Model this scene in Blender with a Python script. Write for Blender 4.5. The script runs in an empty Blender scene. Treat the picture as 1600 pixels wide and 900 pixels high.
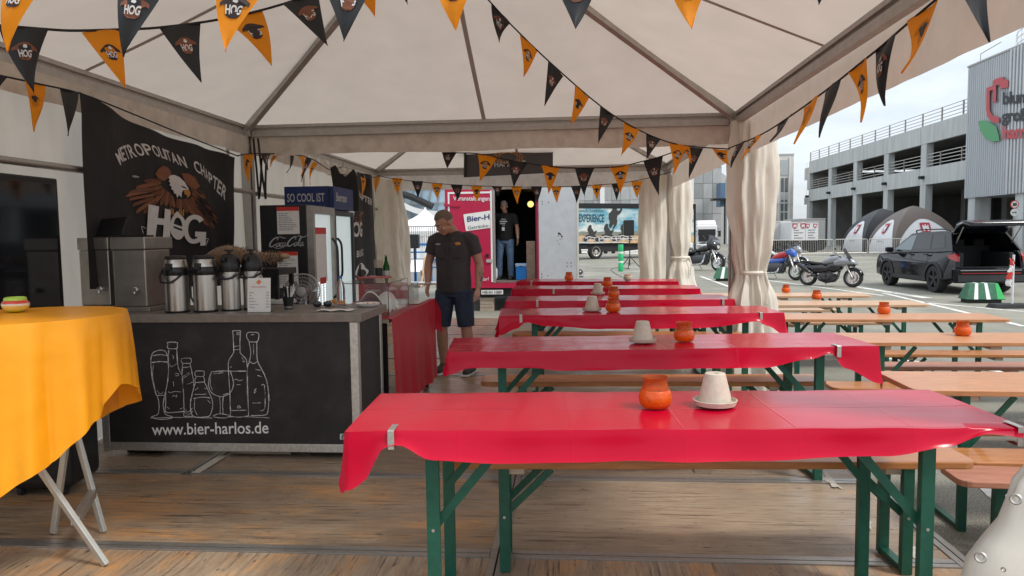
import bpy, bmesh, math, random
from mathutils import Vector, Matrix
random.seed(7)
SC = bpy.context.scene
COL = SC.collection
R = math.radians
sin, cos, PI = math.sin, math.cos, math.pi

# ------------------------------------------------------------------ camera
FPX, YAW, PIT, ROL, CH = 1120.867, 0.0809, 0.0724, -0.0134, 1.4186
def ray(px, py):
    du, dv = px-800, py-450
    c, s = cos(ROL), sin(ROL); u = c*du+s*dv; v = -s*du+c*dv
    x, y, z = u/FPX, 1.0, -v/FPX
    c, s = cos(PIT), sin(PIT); y, z = c*y+s*z, -s*y+c*z
    c, s = cos(YAW), sin(YAW)
    return Vector((c*x-s*y, s*x+c*y, z))
CAMP = Vector((0, 0, CH))
def U(px, py, z):           # where a line of sight meets a level plane
    r = ray(px, py); return CAMP+r*((z-CH)/r.z)
def D(px, py, y):           # where it meets an upright plane at depth y
    r = ray(px, py); return CAMP+r*(y/r.y)
def XX(px, py, x):          # where it meets an upright plane at side distance x
    r = ray(px, py); return CAMP+r*(x/r.x)
GZ = -0.20                  # asphalt level; the wooden stage floor is z = 0

cam_d = bpy.data.cameras.new('camera'); cam = bpy.data.objects.new('camera', cam_d); COL.objects.link(cam)
F = ray(800, 450); RT = (ray(801, 450)-F); UP = (F-ray(800, 451))
F, RT, UP = F.normalized(), RT.normalized(), UP.normalized()
cam.matrix_world = Matrix(((RT.x, UP.x, -F.x, 0), (RT.y, UP.y, -F.y, 0), (RT.z, UP.z, -F.z, CH), (0, 0, 0, 1)))
cam_d.sensor_width = 36; cam_d.lens = FPX/1600*36; cam_d.clip_start = 0.05; cam_d.clip_end = 3000
SC.camera = cam

# ------------------------------------------------------------------ sky, sun, exposure
SUN_EL, SUN_AZ = 52, 118          # azimuth clockwise from +y
W = bpy.data.worlds.new('World'); SC.world = W; W.use_nodes = True
nt = W.node_tree; nt.nodes.clear()
def N(tree, t, **k):
    n = tree.nodes.new(t)
    for a, b in k.items():
        if a in n.inputs: n.inputs[a].default_value = b
        else: setattr(n, a, b)
    return n
sky = N(nt, 'ShaderNodeTexSky', sky_type='NISHITA', sun_disc=False)
sky.sun_elevation = R(SUN_EL); sky.sun_rotation = R(SUN_AZ); sky.dust_density = 2.5
tc = N(nt, 'ShaderNodeTexCoord')
mp = N(nt, 'ShaderNodeMapping'); mp.inputs['Scale'].default_value = (1.2, 1.2, 4.5)
nz = N(nt, 'ShaderNodeTexNoise', Scale=2.2, Detail=9.0, Roughness=0.6)
rp = N(nt, 'ShaderNodeValToRGB'); rp.color_ramp.elements[0].position = .36; rp.color_ramp.elements[1].position = .62
rp.color_ramp.elements[0].color = (.50, .50, .50, 1); rp.color_ramp.elements[1].color = (.95, .95, .95, 1)
sx = N(nt, 'ShaderNodeSeparateXYZ')
mr = N(nt, 'ShaderNodeMapRange'); mr.inputs[1].default_value = 0; mr.inputs[2].default_value = 1; mr.inputs[3].default_value = .78; mr.inputs[4].default_value = 1.5
cm = N(nt, 'ShaderNodeMixRGB', blend_type='MULTIPLY'); cm.inputs[0].default_value = 1; cm.inputs[1].default_value = (8.0, 8.6, 9.2, 1)
mx = N(nt, 'ShaderNodeMixRGB')
bg = N(nt, 'ShaderNodeBackground', Strength=0.085); wo = N(nt, 'ShaderNodeOutputWorld')
L = nt.links.new
L(tc.outputs['Generated'], mp.inputs[0]); L(mp.outputs[0], nz.inputs['Vector']); L(nz.outputs['Fac'], rp.inputs[0])
L(tc.outputs['Generated'], sx.inputs[0]); L(sx.outputs[2], mr.inputs[0]); L(mr.outputs[0], cm.inputs[2])
L(rp.outputs[0], mx.inputs[0]); L(sky.outputs[0], mx.inputs[1]); L(cm.outputs[0], mx.inputs[2])
L(mx.outputs[0], bg.inputs[0]); L(bg.outputs[0], wo.inputs[0])
sun_d = bpy.data.lights.new('sun', 'SUN'); sun_d.energy = 1.5; sun_d.angle = R(11); sun_d.color = (1, .95, .88)
sun = bpy.data.objects.new('sun', sun_d); COL.objects.link(sun)
sd = Vector((sin(R(SUN_AZ))*cos(R(SUN_EL)), cos(R(SUN_AZ))*cos(R(SUN_EL)), sin(R(SUN_EL))))
sun.rotation_euler = sd.to_track_quat('Z', 'Y').to_euler()
SC.view_settings.view_transform = 'Standard'; SC.view_settings.look = 'None'
SC.view_settings.gamma = 1; SC.view_settings.exposure = 0.85
SC.render.engine = 'CYCLES'
try:
    SC.cycles.use_denoising = True; SC.cycles.max_bounces = 10; SC.cycles.transparent_max_bounces = 12
    SC.cycles.sample_clamp_indirect = 8
except Exception: pass

# ------------------------------------------------------------------ materials
MATS = {}
def mat(name, col, rough=.5, metal=0, var=.12, vs=9., bump=0, bs=80., spec=.5, stretch=(1, 1, 1), coat=0, col2=None, c2lo=.45, c2hi=.6,
        trans=0, alpha=1, emit=None, estr=1, ior=1.45, transl=0, sheen=0):
    if name in MATS: return MATS[name]
    m = bpy.data.materials.new(name); m.use_nodes = True; t = m.node_tree
    b = t.nodes['Principled BSDF']; o = t.nodes['Material Output']; lk = t.links.new
    b.inputs['Base Color'].default_value = (*col, 1); b.inputs['Roughness'].default_value = rough
    b.inputs['Metallic'].default_value = metal; b.inputs['Specular IOR Level'].default_value = spec
    b.inputs['Coat Weight'].default_value = coat; b.inputs['Coat Roughness'].default_value = .08
    b.inputs['Transmission Weight'].default_value = trans; b.inputs['IOR'].default_value = ior; b.inputs['Alpha'].default_value = alpha
    b.inputs['Sheen Weight'].default_value = sheen
    if emit: b.inputs['Emission Color'].default_value = (*emit, 1); b.inputs['Emission Strength'].default_value = estr
    if var or bump or col2:
        c = N(t, 'ShaderNodeTexCoord'); mpp = N(t, 'ShaderNodeMapping'); mpp.inputs['Scale'].default_value = stretch
        lk(c.outputs['Object'], mpp.inputs[0])
    src = None
    if var or col2:
        n1 = N(t, 'ShaderNodeTexNoise', Scale=vs, Detail=6.0, Roughness=.62); lk(mpp.outputs[0], n1.inputs['Vector'])
        if col2:
            r2 = N(t, 'ShaderNodeValToRGB'); r2.color_ramp.elements[0].position = c2lo; r2.color_ramp.elements[1].position = c2hi
            r2.color_ramp.elements[0].color = (*col, 1); r2.color_ramp.elements[1].color = (*col2, 1)
            lk(n1.outputs['Fac'], r2.inputs[0]); src = r2.outputs[0]
        if var:
            n3 = N(t, 'ShaderNodeTexNoise', Scale=vs*2.7, Detail=5.0); lk(mpp.outputs[0], n3.inputs['Vector'])
            mrr = N(t, 'ShaderNodeMapRange'); mrr.inputs[1].default_value = .25; mrr.inputs[2].default_value = .75
            mrr.inputs[3].default_value = 1-var; mrr.inputs[4].default_value = 1+var; lk(n3.outputs['Fac'], mrr.inputs[0])
            mm = N(t, 'ShaderNodeMixRGB', blend_type='MULTIPLY'); mm.inputs[0].default_value = 1; mm.inputs[1].default_value = (*col, 1)
            if src: lk(src, mm.inputs[1])
            lk(mrr.outputs[0], mm.inputs[2]); src = mm.outputs[0]
        lk(src, b.inputs['Base Color'])
        mr2 = N(t, 'ShaderNodeMapRange'); mr2.inputs[3].default_value = max(.02, rough-.12*(rough > .15)); mr2.inputs[4].default_value = min(1, rough+.12)
        lk(n1.outputs['Fac'], mr2.inputs[0]); lk(mr2.outputs[0], b.inputs['Roughness'])
    if bump:
        n2 = N(t, 'ShaderNodeTexNoise', Scale=bs, Detail=4.0); lk(mpp.outputs[0], n2.inputs['Vector'])
        bp = N(t, 'ShaderNodeBump', Strength=bump, Distance=.01); lk(n2.outputs['Fac'], bp.inputs['Height']); lk(bp.outputs[0], b.inputs['Normal'])
    if transl:
        tr = N(t, 'ShaderNodeBsdfTranslucent'); tr.inputs[0].default_value = (*[min(1, x*1.12) for x in col], 1)
        if src: lk(src, tr.inputs[0])
        mxs = N(t, 'ShaderNodeMixShader'); mxs.inputs[0].default_value = transl
        lk(b.outputs[0], mxs.inputs[1]); lk(tr.outputs[0], mxs.inputs[2]); lk(mxs.outputs[0], o.inputs[0])
    MATS[name] = m
    return m

# tent and floor
M_roof = mat('roof_fabric', (.57, .495, .425), .55, var=.05, vs=1.5, bump=.05, bs=9, transl=.38)
M_wall = mat('wall_fabric', (.66, .59, .51), .6, var=.08, vs=2, bump=.12, bs=7, stretch=(1, 1, .3), transl=.52)
M_curt = mat('curtain_fabric', (.80, .75, .66), .6, var=.1, vs=3, bump=.25, bs=8, stretch=(1, 1, .5), transl=.25)
M_valr = mat('eave_valance_fabric', (.66, .57, .49), .6, var=.06, vs=3, bump=.12, bs=8, transl=.25)
M_val = mat('valance_fabric', (.64, .565, .49), .6, var=.12, vs=4, bump=.25, bs=14, transl=.3, col2=(.44, .36, .30), c2lo=.54, c2hi=.8)
M_alu = mat('aluminium', (.42, .40, .37), .45, .85, var=.1, vs=14)
M_alud = mat('weathered_beam', (.44, .415, .385), .5, .3, var=.12, vs=6)
M_alub = mat('frame_aluminium', (.62, .60, .56), .42, .75, var=.18, vs=20)
M_black = mat('black_plastic', (.012, .012, .013), .35, var=.1)
M_rubber = mat('rubber', (.018, .018, .018), .8, var=.15)
M_groove = mat('dark_groove', (.02, .018, .016), .8, var=0)
M_ply = None

def ply_mat(name, axis, tone=1.0, worn_lo=.46, grey_hi=.6):
    m = bpy.data.materials.new(name); m.use_nodes = True; t = m.node_tree; lk = t.links.new; b = t.nodes['Principled BSDF']
    c = N(t, 'ShaderNodeTexCoord'); g = N(t, 'ShaderNodeNewGeometry')
    oi = N(t, 'ShaderNodeObjectInfo')
    ad = N(t, 'ShaderNodeVectorMath', operation='ADD'); lk(g.outputs['Position'], ad.inputs[0])
    sc_ = N(t, 'ShaderNodeVectorMath', operation='SCALE'); cb = N(t, 'ShaderNodeCombineXYZ')
    lk(oi.outputs['Random'], cb.inputs[0]); lk(oi.outputs['Random'], cb.inputs[1]); lk(cb.outputs[0], sc_.inputs[0]); sc_.inputs['Scale'].default_value = 37.
    lk(sc_.outputs[0], ad.inputs[1])
    def noise(scale, st, det=6, rough=.6):
        mp_ = N(t, 'ShaderNodeMapping'); mp_.inputs['Scale'].default_value = st if axis == 'x' else (st[1], st[0], st[2])
        lk(ad.outputs[0], mp_.inputs[0]); n = N(t, 'ShaderNodeTexNoise', Scale=scale, Detail=float(det), Roughness=rough); lk(mp_.outputs[0], n.inputs['Vector']); return n.outputs['Fac']
    def ramp(src, lo, hi, a, bcol):
        r = N(t, 'ShaderNodeValToRGB'); r.color_ramp.elements[0].position = lo; r.color_ramp.elements[1].position = hi
        r.color_ramp.elements[0].color = (*a, 1); r.color_ramp.elements[1].color = (*bcol, 1); lk(src, r.inputs[0]); return r.outputs[0]
    def mixc(f, a, b_, mode='MIX'):
        x = N(t, 'ShaderNodeMixRGB', blend_type=mode)
        for i, v in enumerate((f, a, b_)):
            if isinstance(v, (int, float)): x.inputs[i].default_value = v
            elif isinstance(v, tuple): x.inputs[i].default_value = (*v, 1)
            else: lk(v, x.inputs[i])
        return x.outputs[0]
    grain = noise(4, (1.0, 10, 1), 9, .78)
    base = ramp(grain, .3, .72, tuple(tone*v for v in (.105, .070, .044)), tuple(tone*v for v in (.285, .215, .145)))
    worn = ramp(noise(2.1, (.8, 2.2, 1), 7, .65), worn_lo, worn_lo+.13, (0, 0, 0), (1, 1, 1))
    fib = ramp(noise(5, (1.3, 12, 1), 7, .75), .42, .58, (.15, .15, .15), (1, 1, 1))
    wf = mixc(1.0, worn, fib, 'MULTIPLY')
    c1 = mixc(wf, base, tuple(tone*v for v in (.33, .165, .06)))
    grey = ramp(noise(1.3, (1, 1.6, 1), 4), .48 if grey_hi < .8 else .30, .68 if grey_hi < .8 else .5, (0, 0, 0), (grey_hi,)*3)
    c2 = mixc(grey, c1, mixc(.6, base, (.25, .20, .15)))
    dk = ramp(noise(6.5, (1, 3.2, 1), 5, .6), .66, .74, (0, 0, 0), (.85, .85, .85))
    c3 = mixc(dk, c2, (.055, .042, .034))
    streak = ramp(noise(3.2, (.6, 13, 1), 7, .72), .55, .62, (0, 0, 0), (.80, .80, .80))
    c3 = mixc(streak, c3, (.07, .050, .036))
    knot = ramp(noise(11, (1, 3.6, 1), 3, .5), .69, .725, (0, 0, 0), (.9, .9, .9))
    c3 = mixc(knot, c3, (.045, .032, .026))
    scf = ramp(noise(7, (1.4, 9, 1), 6, .75), .64, .70, (0, 0, 0), (.5, .5, .5))
    c3 = mixc(scf, c3, (.42, .35, .27))
    dirt = ramp(noise(.9, (1, 1, 1), 3), .35, .7, (.72, .72, .72), (1.15, 1.15, 1.15))
    c4 = mixc(1.0, c3, dirt, 'MULTIPLY')
    lk(c4, b.inputs['Base Color'])
    rr = ramp(noise(3, (1, 2, 1), 4), .35, .7, (.24, .24, .24), (.60, .60, .60)); lk(rr, b.inputs['Roughness'])
    bp = N(t, 'ShaderNodeBump', Strength=.35, Distance=.004); lk(grain, bp.inputs['Height']); lk(bp.outputs[0], b.inputs['Normal'])
    return m
M_plyx = ply_mat('weathered_plywood', 'x', 1.8)
M_plyg = ply_mat('weathered_plywood_grey', 'x', 1.85, .55, .8)
M_plyy = ply_mat('weathered_plywood_across', 'y', 1.75)

def asphalt_mat():
    m = bpy.data.materials.new('asphalt'); m.use_nodes = True; t = m.node_tree; lk = t.links.new; b = t.nodes['Principled BSDF']
    g = N(t, 'ShaderNodeNewGeometry')
    def noise(s, d=5, st=(1, 1, 1)):
        mp_ = N(t, 'ShaderNodeMapping'); mp_.inputs['Scale'].default_value = st; lk(g.outputs['Position'], mp_.inputs[0])
        n = N(t, 'ShaderNodeTexNoise', Scale=s, Detail=float(d), Roughness=.6); lk(mp_.outputs[0], n.inputs['Vector']); return n.outputs['Fac']
    def ramp(src, lo, hi, a, c):
        r = N(t, 'ShaderNodeValToRGB'); r.color_ramp.elements[0].position = lo; r.color_ramp.elements[1].position = hi
        r.color_ramp.elements[0].color = (a*1.01, a, a*.95, 1); r.color_ramp.elements[1].color = (c*1.01, c, c*.95, 1); lk(src, r.inputs[0]); return r.outputs[0]
    def mul(a, c):
        x = N(t, 'ShaderNodeMixRGB', blend_type='MULTIPLY'); x.inputs[0].default_value = 1; lk(a, x.inputs[1]); lk(c, x.inputs[2]); return x.outputs[0]
    big = ramp(noise(.16, 6), .3, .7, .185, .275)
    agg = ramp(noise(95, 3), .32, .7, .35, 1.5)
    pat = ramp(noise(1.1, 6), .35, .65, .82, 1.12)
    oil = ramp(noise(.45, 4, (1, .4, 1)), .6, .72, 1., .72)
    lk(mul(mul(mul(big, agg), pat), oil), b.inputs['Base Color']); b.inputs['Roughness'].default_value = .85
    bp = N(t, 'ShaderNodeBump', Strength=.6, Distance=.006); lk(noise(95, 3), bp.inputs['Height']); lk(bp.outputs[0], b.inputs['Normal'])
    return m
M_asph = asphalt_mat()
M_line = mat('road_paint', (.62, .61, .57), .7, var=.2, vs=5, col2=(.25, .25, .24), c2lo=.56, c2hi=.66)

# ------------------------------------------------------------------ mesh helpers
class MB:
    def __init__(s): s.v = []; s.f = []
    def add(s, vs, fs):
        k = len(s.v); s.v += [tuple(p) for p in vs]; s.f += [tuple(i+k for i in f) for f in fs]; return s
    def box(s, c, d, rot=None, taper=(1, 1)):
        x, y, z = (q/2 for q in d); vs = []
        for sz in (-1, 1):
            tx, ty = taper if sz > 0 else (1, 1)
            for sx_, sy_ in ((-1, -1), (1, -1), (1, 1), (-1, 1)): vs.append(Vector((sx_*x*tx, sy_*y*ty, sz*z)))
        if rot is not None: vs = [rot @ p for p in vs]
        c = Vector(c)
        return s.add([p+c for p in vs], [(0, 3, 2, 1), (4, 5, 6, 7), (0, 1, 5, 4), (1, 2, 6, 5), (2, 3, 7, 6), (3, 0, 4, 7)])
    def bb(s, x0, x1, y0, y1, z0, z1): return s.box(((x0+x1)/2, (y0+y1)/2, (z0+z1)/2), (x1-x0, y1-y0, z1-z0))
    def bar(s, a, b, w, h, up=(0, 0, 1)):
        a, b = Vector(a), Vector(b); d = (b-a); ln = d.length; d.normalize(); up = Vector(up)
        sd_ = d.cross(up)
        if sd_.length < 1e-4: sd_ = d.cross(Vector((0, 1, 0)))
        sd_.normalize(); u2 = sd_.cross(d)
        rot = Matrix((sd_, d, u2)).transposed()
        return s.box((a+b)/2, (w, ln, h), rot)
    def tube(s, pts, r, n=8, cap=True):
        pts = [Vector(p) for p in pts]; rs = r if isinstance(r, (list, tuple)) else [r]*len(pts)
        vs = []; fs = []; prev = None
        for i, p in enumerate(pts):
            d = (pts[min(i+1, len(pts)-1)]-pts[max(i-1, 0)])
            if d.length < 1e-9: d = Vector((0, 0, 1))
            d.normalize()
            if prev is None:
                a = d.cross(Vector((0, 0, 1)))
                if a.length < .05: a = d.cross(Vector((0, 1, 0)))
            else: a = prev-d*prev.dot(d)
            a.normalize(); prev = a; b = d.cross(a)
            for k in range(n):
                t = 2*PI*k/n; vs.append(p+(a*cos(t)+b*sin(t))*rs[i])
        for i in range(len(pts)-1):
            for k in range(n):
                k2 = (k+1) % n; fs.append((i*n+k, i*n+k2, (i+1)*n+k2, (i+1)*n+k))
        if cap: fs += [tuple(range(n))[::-1], tuple((len(pts)-1)*n+k for k in range(n))]
        return s.add(vs, fs)
    def lathe(s, prof, n=20, c=(0, 0, 0), rot=None, cap=True, a0=0, a1=2*PI):
        full = abs(a1-a0-2*PI) < 1e-6; m = n if full else n+1; vs = []; fs = []; c = Vector(c)
        for r, z in prof:
            for k in range(m):
                t = a0+(a1-a0)*k/n; p = Vector((r*cos(t), r*sin(t), z)); vs.append((rot @ p if rot is not None else p)+c)
        for i in range(len(prof)-1):
            for k in range(n):
                k2 = (k+1) % m if full else k+1; fs.append((i*m+k, i*m+k2, (i+1)*m+k2, (i+1)*m+k))
        if cap and full:
            if prof[0][0] > 1e-4: fs.append(tuple(range(m))[::-1])
            if prof[-1][0] > 1e-4: fs.append(tuple((len(prof)-1)*m+k for k in range(m)))
        return s.add(vs, fs)
    def ball(s, c, r, nu=12, nv=8, rot=None):
        r = r if isinstance(r, (list, tuple)) else (r, r, r); c = Vector(c); vs = []; fs = []
        for j in range(nv+1):
            t = PI*j/nv
            for i in range(nu):
                p = Vector((r[0]*sin(t)*cos(2*PI*i/nu), r[1]*sin(t)*sin(2*PI*i/nu), -r[2]*cos(t))); vs.append((rot @ p if rot is not None else p)+c)
        for j in range(nv):
            for i in range(nu):
                i2 = (i+1) % nu; fs.append((j*nu+i, j*nu+i2, (j+1)*nu+i2, (j+1)*nu+i))
        return s.add(vs, fs)
    def grid(s, fn, nu, nv):
        vs = [fn(i/nu, j/nv) for j in range(nv+1) for i in range(nu+1)]
        return s.add(vs, [(j*(nu+1)+i, j*(nu+1)+i+1, (j+1)*(nu+1)+i+1, (j+1)*(nu+1)+i) for j in range(nv) for i in range(nu)])
    def prism(s, pts2, mp_, d0, d1):                   # outline in 2D, mp_(a, b, depth) -> 3D
        n = len(pts2)
        vs = [mp_(a, b, d0) for a, b in pts2]+[mp_(a, b, d1) for a, b in pts2]
        return s.add(vs, [tuple(range(n))[::-1], tuple(range(n, 2*n))]+[(i, (i+1) % n, n+(i+1) % n, n+i) for i in range(n)])
    def poly(s, pts): return s.add(pts, [tuple(range(len(pts)))])
    def mesh(s, name, m, smooth=False, fix=True):
        me = bpy.data.meshes.new(name); me.from_pydata(s.v, [], s.f); me.validate()
        if fix:
            bm = bmesh.new(); bm.from_mesh(me); bmesh.ops.remove_doubles(bm, verts=bm.verts, dist=1e-5); bmesh.ops.recalc_face_normals(bm, faces=bm.faces); bm.to_mesh(me); bm.free()
        for q in (m if isinstance(m, (list, tuple)) else [m]): me.materials.append(q)
        if smooth:
            me.shade_smooth()
            try: me.set_sharp_from_angle(angle=R(smooth if smooth is not True else 40))
            except Exception: pass
        me.update(); return me
    def build(s, name, m, parent=None, smooth=False, loc=None, fix=True):
        o = bpy.data.objects.new(name, s.mesh(name, m, smooth, fix)); COL.objects.link(o)
        if parent: o.parent = parent
        if loc is not None: o.location = loc
        return o
def bevel(o, w=.006, seg=2):
    md = o.modifiers.new('bevel', 'BEVEL'); md.width = w; md.segments = seg; md.limit_method = 'ANGLE'; md.angle_limit = R(35); return o
def thing(name, label, cat, loc=(0, 0, 0), rz=0, group=None, mesh=None):
    o = bpy.data.objects.new(name, mesh); COL.objects.link(o); o.location = loc; o.rotation_euler = (0, 0, rz)
    o['label'] = label; o['category'] = cat
    if group: o['group'] = group
    return o
def tag(o, label, cat, group=None):
    o['label'] = label; o['category'] = cat
    if group: o['group'] = group
    return o
def struct(o, kind='structure'): o['kind'] = kind; return o
def inst(src, parent, mw=None, loc=None):
    c = src.copy(); COL.objects.link(c); c.parent = parent
    if mw is not None: c.matrix_local = mw
    if loc is not None: c.location = loc
    return c
def kids(o): return [c for c in o.children]
def dup(root, loc, rz=0, label=None):
    c = root.copy(); COL.objects.link(c); c.location = loc; c.rotation_euler = (0, 0, rz)
    if label: c['label'] = label
    def rec(a, b):
        for ch in kids(a):
            d = ch.copy(); COL.objects.link(d); d.parent = b; rec(ch, d)
    rec(root, c); return c
TXT = {}
def text_data(s, size=1, bold=0., space=1., align='CENTER', extr=0., res=3):
    k = (s, size, bold, space, align, extr)
    if k in TXT: return TXT[k]
    cu = bpy.data.curves.new('lettering', 'FONT'); cu.body = s; cu.size = size; cu.offset = bold; cu.space_character = space
    cu.align_x = align; cu.extrude = extr; cu.resolution_u = res; cu.fill_mode = 'FRONT' if not extr else 'BOTH'
    ob = bpy.data.objects.new('t', cu); me = bpy.data.meshes.new_from_object(ob)
    v = [tuple(p.co) for p in me.vertices]; f = [tuple(p.vertices) for p in me.polygons]
    bpy.data.objects.remove(ob); bpy.data.curves.remove(cu); bpy.data.meshes.remove(me)
    TXT[k] = (v, f); return TXT[k]
def text_to(mb, s, fn, size=1, bold=0., space=1., align='CENTER', sx=1., extr=0.):
    """letters laid through fn(a, b) -> point (a along the line, b up)"""
    v, f = text_data(s, size, bold, space, align, extr)
    mb.add([fn(p[0]*sx, p[1]) for p in v], f); return mb
def plane_fn(o, a, b):
    o, a, b = Vector(o), Vector(a), Vector(b)
    return lambda x, y: o+a*x+b*y
def lettering(name, s, o, a, b, size, m, parent, bold=0., sx=1., align='CENTER', space=1.):
    mb = MB(); text_to(mb, s, plane_fn(o, a, b), size, bold, space, align, sx)
    return mb.build(name, m, parent, fix=False)
def ribbon(mb, pts, w, fn):
    """a drawn line of width w through 2D points, laid through fn"""
    n = len(pts); vs = []
    for i in range(n):
        a = pts[max(i-1, 0)]; b = pts[min(i+1, n-1)]; dx, dy = b[0]-a[0], b[1]-a[1]; l = math.hypot(dx, dy) or 1
        nx, ny = -dy/l*w/2, dx/l*w/2; vs += [fn(pts[i][0]+nx, pts[i][1]+ny), fn(pts[i][0]-nx, pts[i][1]-ny)]
    mb.add(vs, [(2*i, 2*i+1, 2*i+3, 2*i+2) for i in range(n-1)])
def smooth_pts(pts, k=6, closed=False):
    out = []; n = len(pts)
    for i in range(n if closed else n-1):
        p = [pts[(i+j-1) % n] if closed else pts[max(0, min(n-1, i+j-1))] for j in range(4)]
        for q in range(k):
            t = q/k
            out.append(tuple(.5*(2*p[1][d]+(p[2][d]-p[0][d])*t+(2*p[0][d]-5*p[1][d]+4*p[2][d]-p[3][d])*t*t+(3*p[1][d]-p[0][d]-3*p[2][d]+p[3][d])*t**3) for d in range(len(p[1]))))
    if not closed: out.append(tuple(pts[-1]))
    return out
def interp(tab, x):
    if x <= tab[0][0]: return tab[0][1]
    for (a, b), (c, d) in zip(tab, tab[1:]):
        if x <= c:
            t = (x-a)/(c-a) if c > a else 0; t = t*t*(3-2*t); return b+(d-b)*t
    return tab[-1][1]
def rnd(a, b): return random.uniform(a, b)

# ------------------------------------------------------------------ ground, markings, stage floor
g = MB(); g.grid(lambda u, v: (-600+1300*u, -60+1300*v, GZ), 26, 26)
struct(g.build('ground', M_asph))
ln = MB()
def road_line(a, b, w=.11):
    a, b = Vector((*a, GZ+.004)), Vector((*b, GZ+.004)); d = (b-a).normalized(); s = Vector((-d.y, d.x, 0))*w/2
    ln.poly([a-s, b-s, b+s, a+s])
def pl(p, q, w=.12):
    a, b = U(*p, GZ), U(*q, GZ); road_line((a.x, a.y), (b.x, b.y), w)
pl((1190, 437), (1380, 462), .12); pl((1330, 447), (1450, 466), .25); pl((1380, 458), (1600, 510), .12); pl((1445, 473), (1600, 487), .12)
pl((1340, 555), (1600, 585), .12); pl((1500, 529), (1600, 540), .12); pl((905, 437), (1010, 437), .12); pl((900, 426), (1010, 424), .1)
pl((1095, 432), (1150, 452), .12); pl((1225, 400), (1420, 404), .2); pl((1540, 425), (1600, 428), .14); pl((1100, 400), (1260, 402), .2)
road_line((1.2, 13.2), (-3.2, 13.6), .12); road_line((2.3, 3.1), (3.0, 6.4), .14)
struct(ln.build('road_marking', M_line, fix=False))

sf = MB(); sf.bb(-4.33, 1.665, 1.0, 12.42, -.14, -.03)
for y in range(2, 13, 2):
    for x in (-3.2, -1.3, .3, 1.5): sf.bb(x-.07, x+.07, y-.07, y+.07, GZ, -.14)
stage = struct(sf.build('stage_floor', M_alud))
YJ = [1.04+1.032*i for i in range(12)]; XJ = [-4.329, -2.329, -.329, 1.671]
for i in range(11):
    for j in range(3):
        if i < 3 and j == 0: continue
        x0, x1, y0, y1 = (XJ[0] if i < 3 and j == 1 else XJ[j])+.035, XJ[j+1]-.035, YJ[i]+.042, min(YJ[i+1]-.042, 12.40)
        p = MB(); p.bb(x0, x1, y0, y1, -.03+rnd(0, .0), -.002+rnd(-.002, .002))
        p.build('floor_panel', M_plyy if i <= 1 else (M_plyg if (j == 2 or i % 4 == 3) else M_plyx), stage)
for i in range(1, 11):
    for j in range(3):
        p = MB(); y = YJ[i]
        if i < 3 and j == 1: p.bb(XJ[1]-.037, XJ[1]+.037, y-.040, y-.004, -.03, .001); p.bb(XJ[1]-.037, XJ[1]+.037, y+.004, y+.040, -.03, .001)
        p.bb(XJ[j]+.037, XJ[j+1]-.037, y-.040, y-.004, -.03, .001); p.bb(XJ[j]+.037, XJ[j+1]-.037, y+.004, y+.040, -.03, .001)
        p.bb(XJ[j]+.037, XJ[j+1]-.037, y-.04, y-.034, -.02, .004)
        p.build('joint_rail', M_alu, stage)
for x in XJ[1:]:
    ys = YJ[3]+.043 if x < -2 else 1.04
    p = MB(); p.bb(x-.034, x-.004, ys, 12.4, -.13, .002); p.bb(x+.004, x+.034, ys, 12.4, -.13, .002); p.build('edge_rail', M_alu, stage)
sc = MB()
M_scuff = mat('paint_scuff', (.46, .42, .36), .7, var=.25, vs=20)
for (x, y, l, w, a) in [(1.46, 3.62, .34, .022, 1.35), (1.47, 4.1, .35, .04, 1.5), (1.35, 4.45, .28, .06, 1.4), (1.5, 3.2, .25, .05, 1.6), (1.33, 5.0, .2, .04, 1.3), (1.56, 5.4, .5, .03, 1.55), (1.48, 6.1, .4, .04, 1.5)]:
    n = 14; pts = []
    for k in range(n):
        t = 2*PI*k/n; r = rnd(.35, 1.15); px_, py_ = l/2*cos(t)*r, w*sin(t)*r
        pts.append((x+px_*cos(a)-py_*sin(a), y+px_*sin(a)+py_*cos(a), .0035))
    sc.poly(pts)
sc.build('paint_scuff', M_scuff, stage, fix=False)
tp = MB(); a, b = U(305, 739, .004), U(350, 711, .004)
d = (b-a).normalized(); s_ = Vector((-d.y, d.x, 0))*.028; tp.poly([a-s_, b-s_, b+s_, a+s_])
tp.build('tape_strip', mat('old_tape', (.5, .48, .42), .6, var=.25, vs=30), stage, fix=False)

# ------------------------------------------------------------------ marquees
X0, X1, ZE, ZB, ZP = -3.355, 1.645, 2.48, 2.60, 3.75
def curtain_mesh(tab, seed, ztop, zbot, folds=7, amp=.16, sq=(1, 1), lean=(0, 0)):
    rr = random.Random(seed); ph = [rr.uniform(0, 6.28) for _ in range(5)]; m = MB(); nu, nv = 84, 40
    ztie = min(tab, key=lambda t: t[1])[0]
    def fn(u, v):
        z = ztop+(zbot-ztop)*v; r = interp(tab, -z) if False else interp(sorted(tab), z); t = 2*PI*u
        k = 1+amp*(sin(folds*t+ph[0]+z*.5)*.7+.5*sin((folds*2-3)*t+ph[1]-z*.9)+.4*sin(3*t+ph[2]+z*1.7)) + .03*sin(17*t+z*9+ph[3])*(abs(z-ztie) < .35)
        k += min(1, amp/.15)*.05*sin(5*z+2*t+ph[4])+amp*.35*sin(7*t+6.5*z+ph[2])*sin(2.7*z+ph[0])+amp*.13*sin(23*t+11*z)
        q = (z-ztop)/(zbot-ztop)
        return (r*k*cos(t)*sq[0]+lean[0]*q, r*k*sin(t)*sq[1]+lean[1]*q, z)
    m.grid(fn, nu, nv); return m
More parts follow.
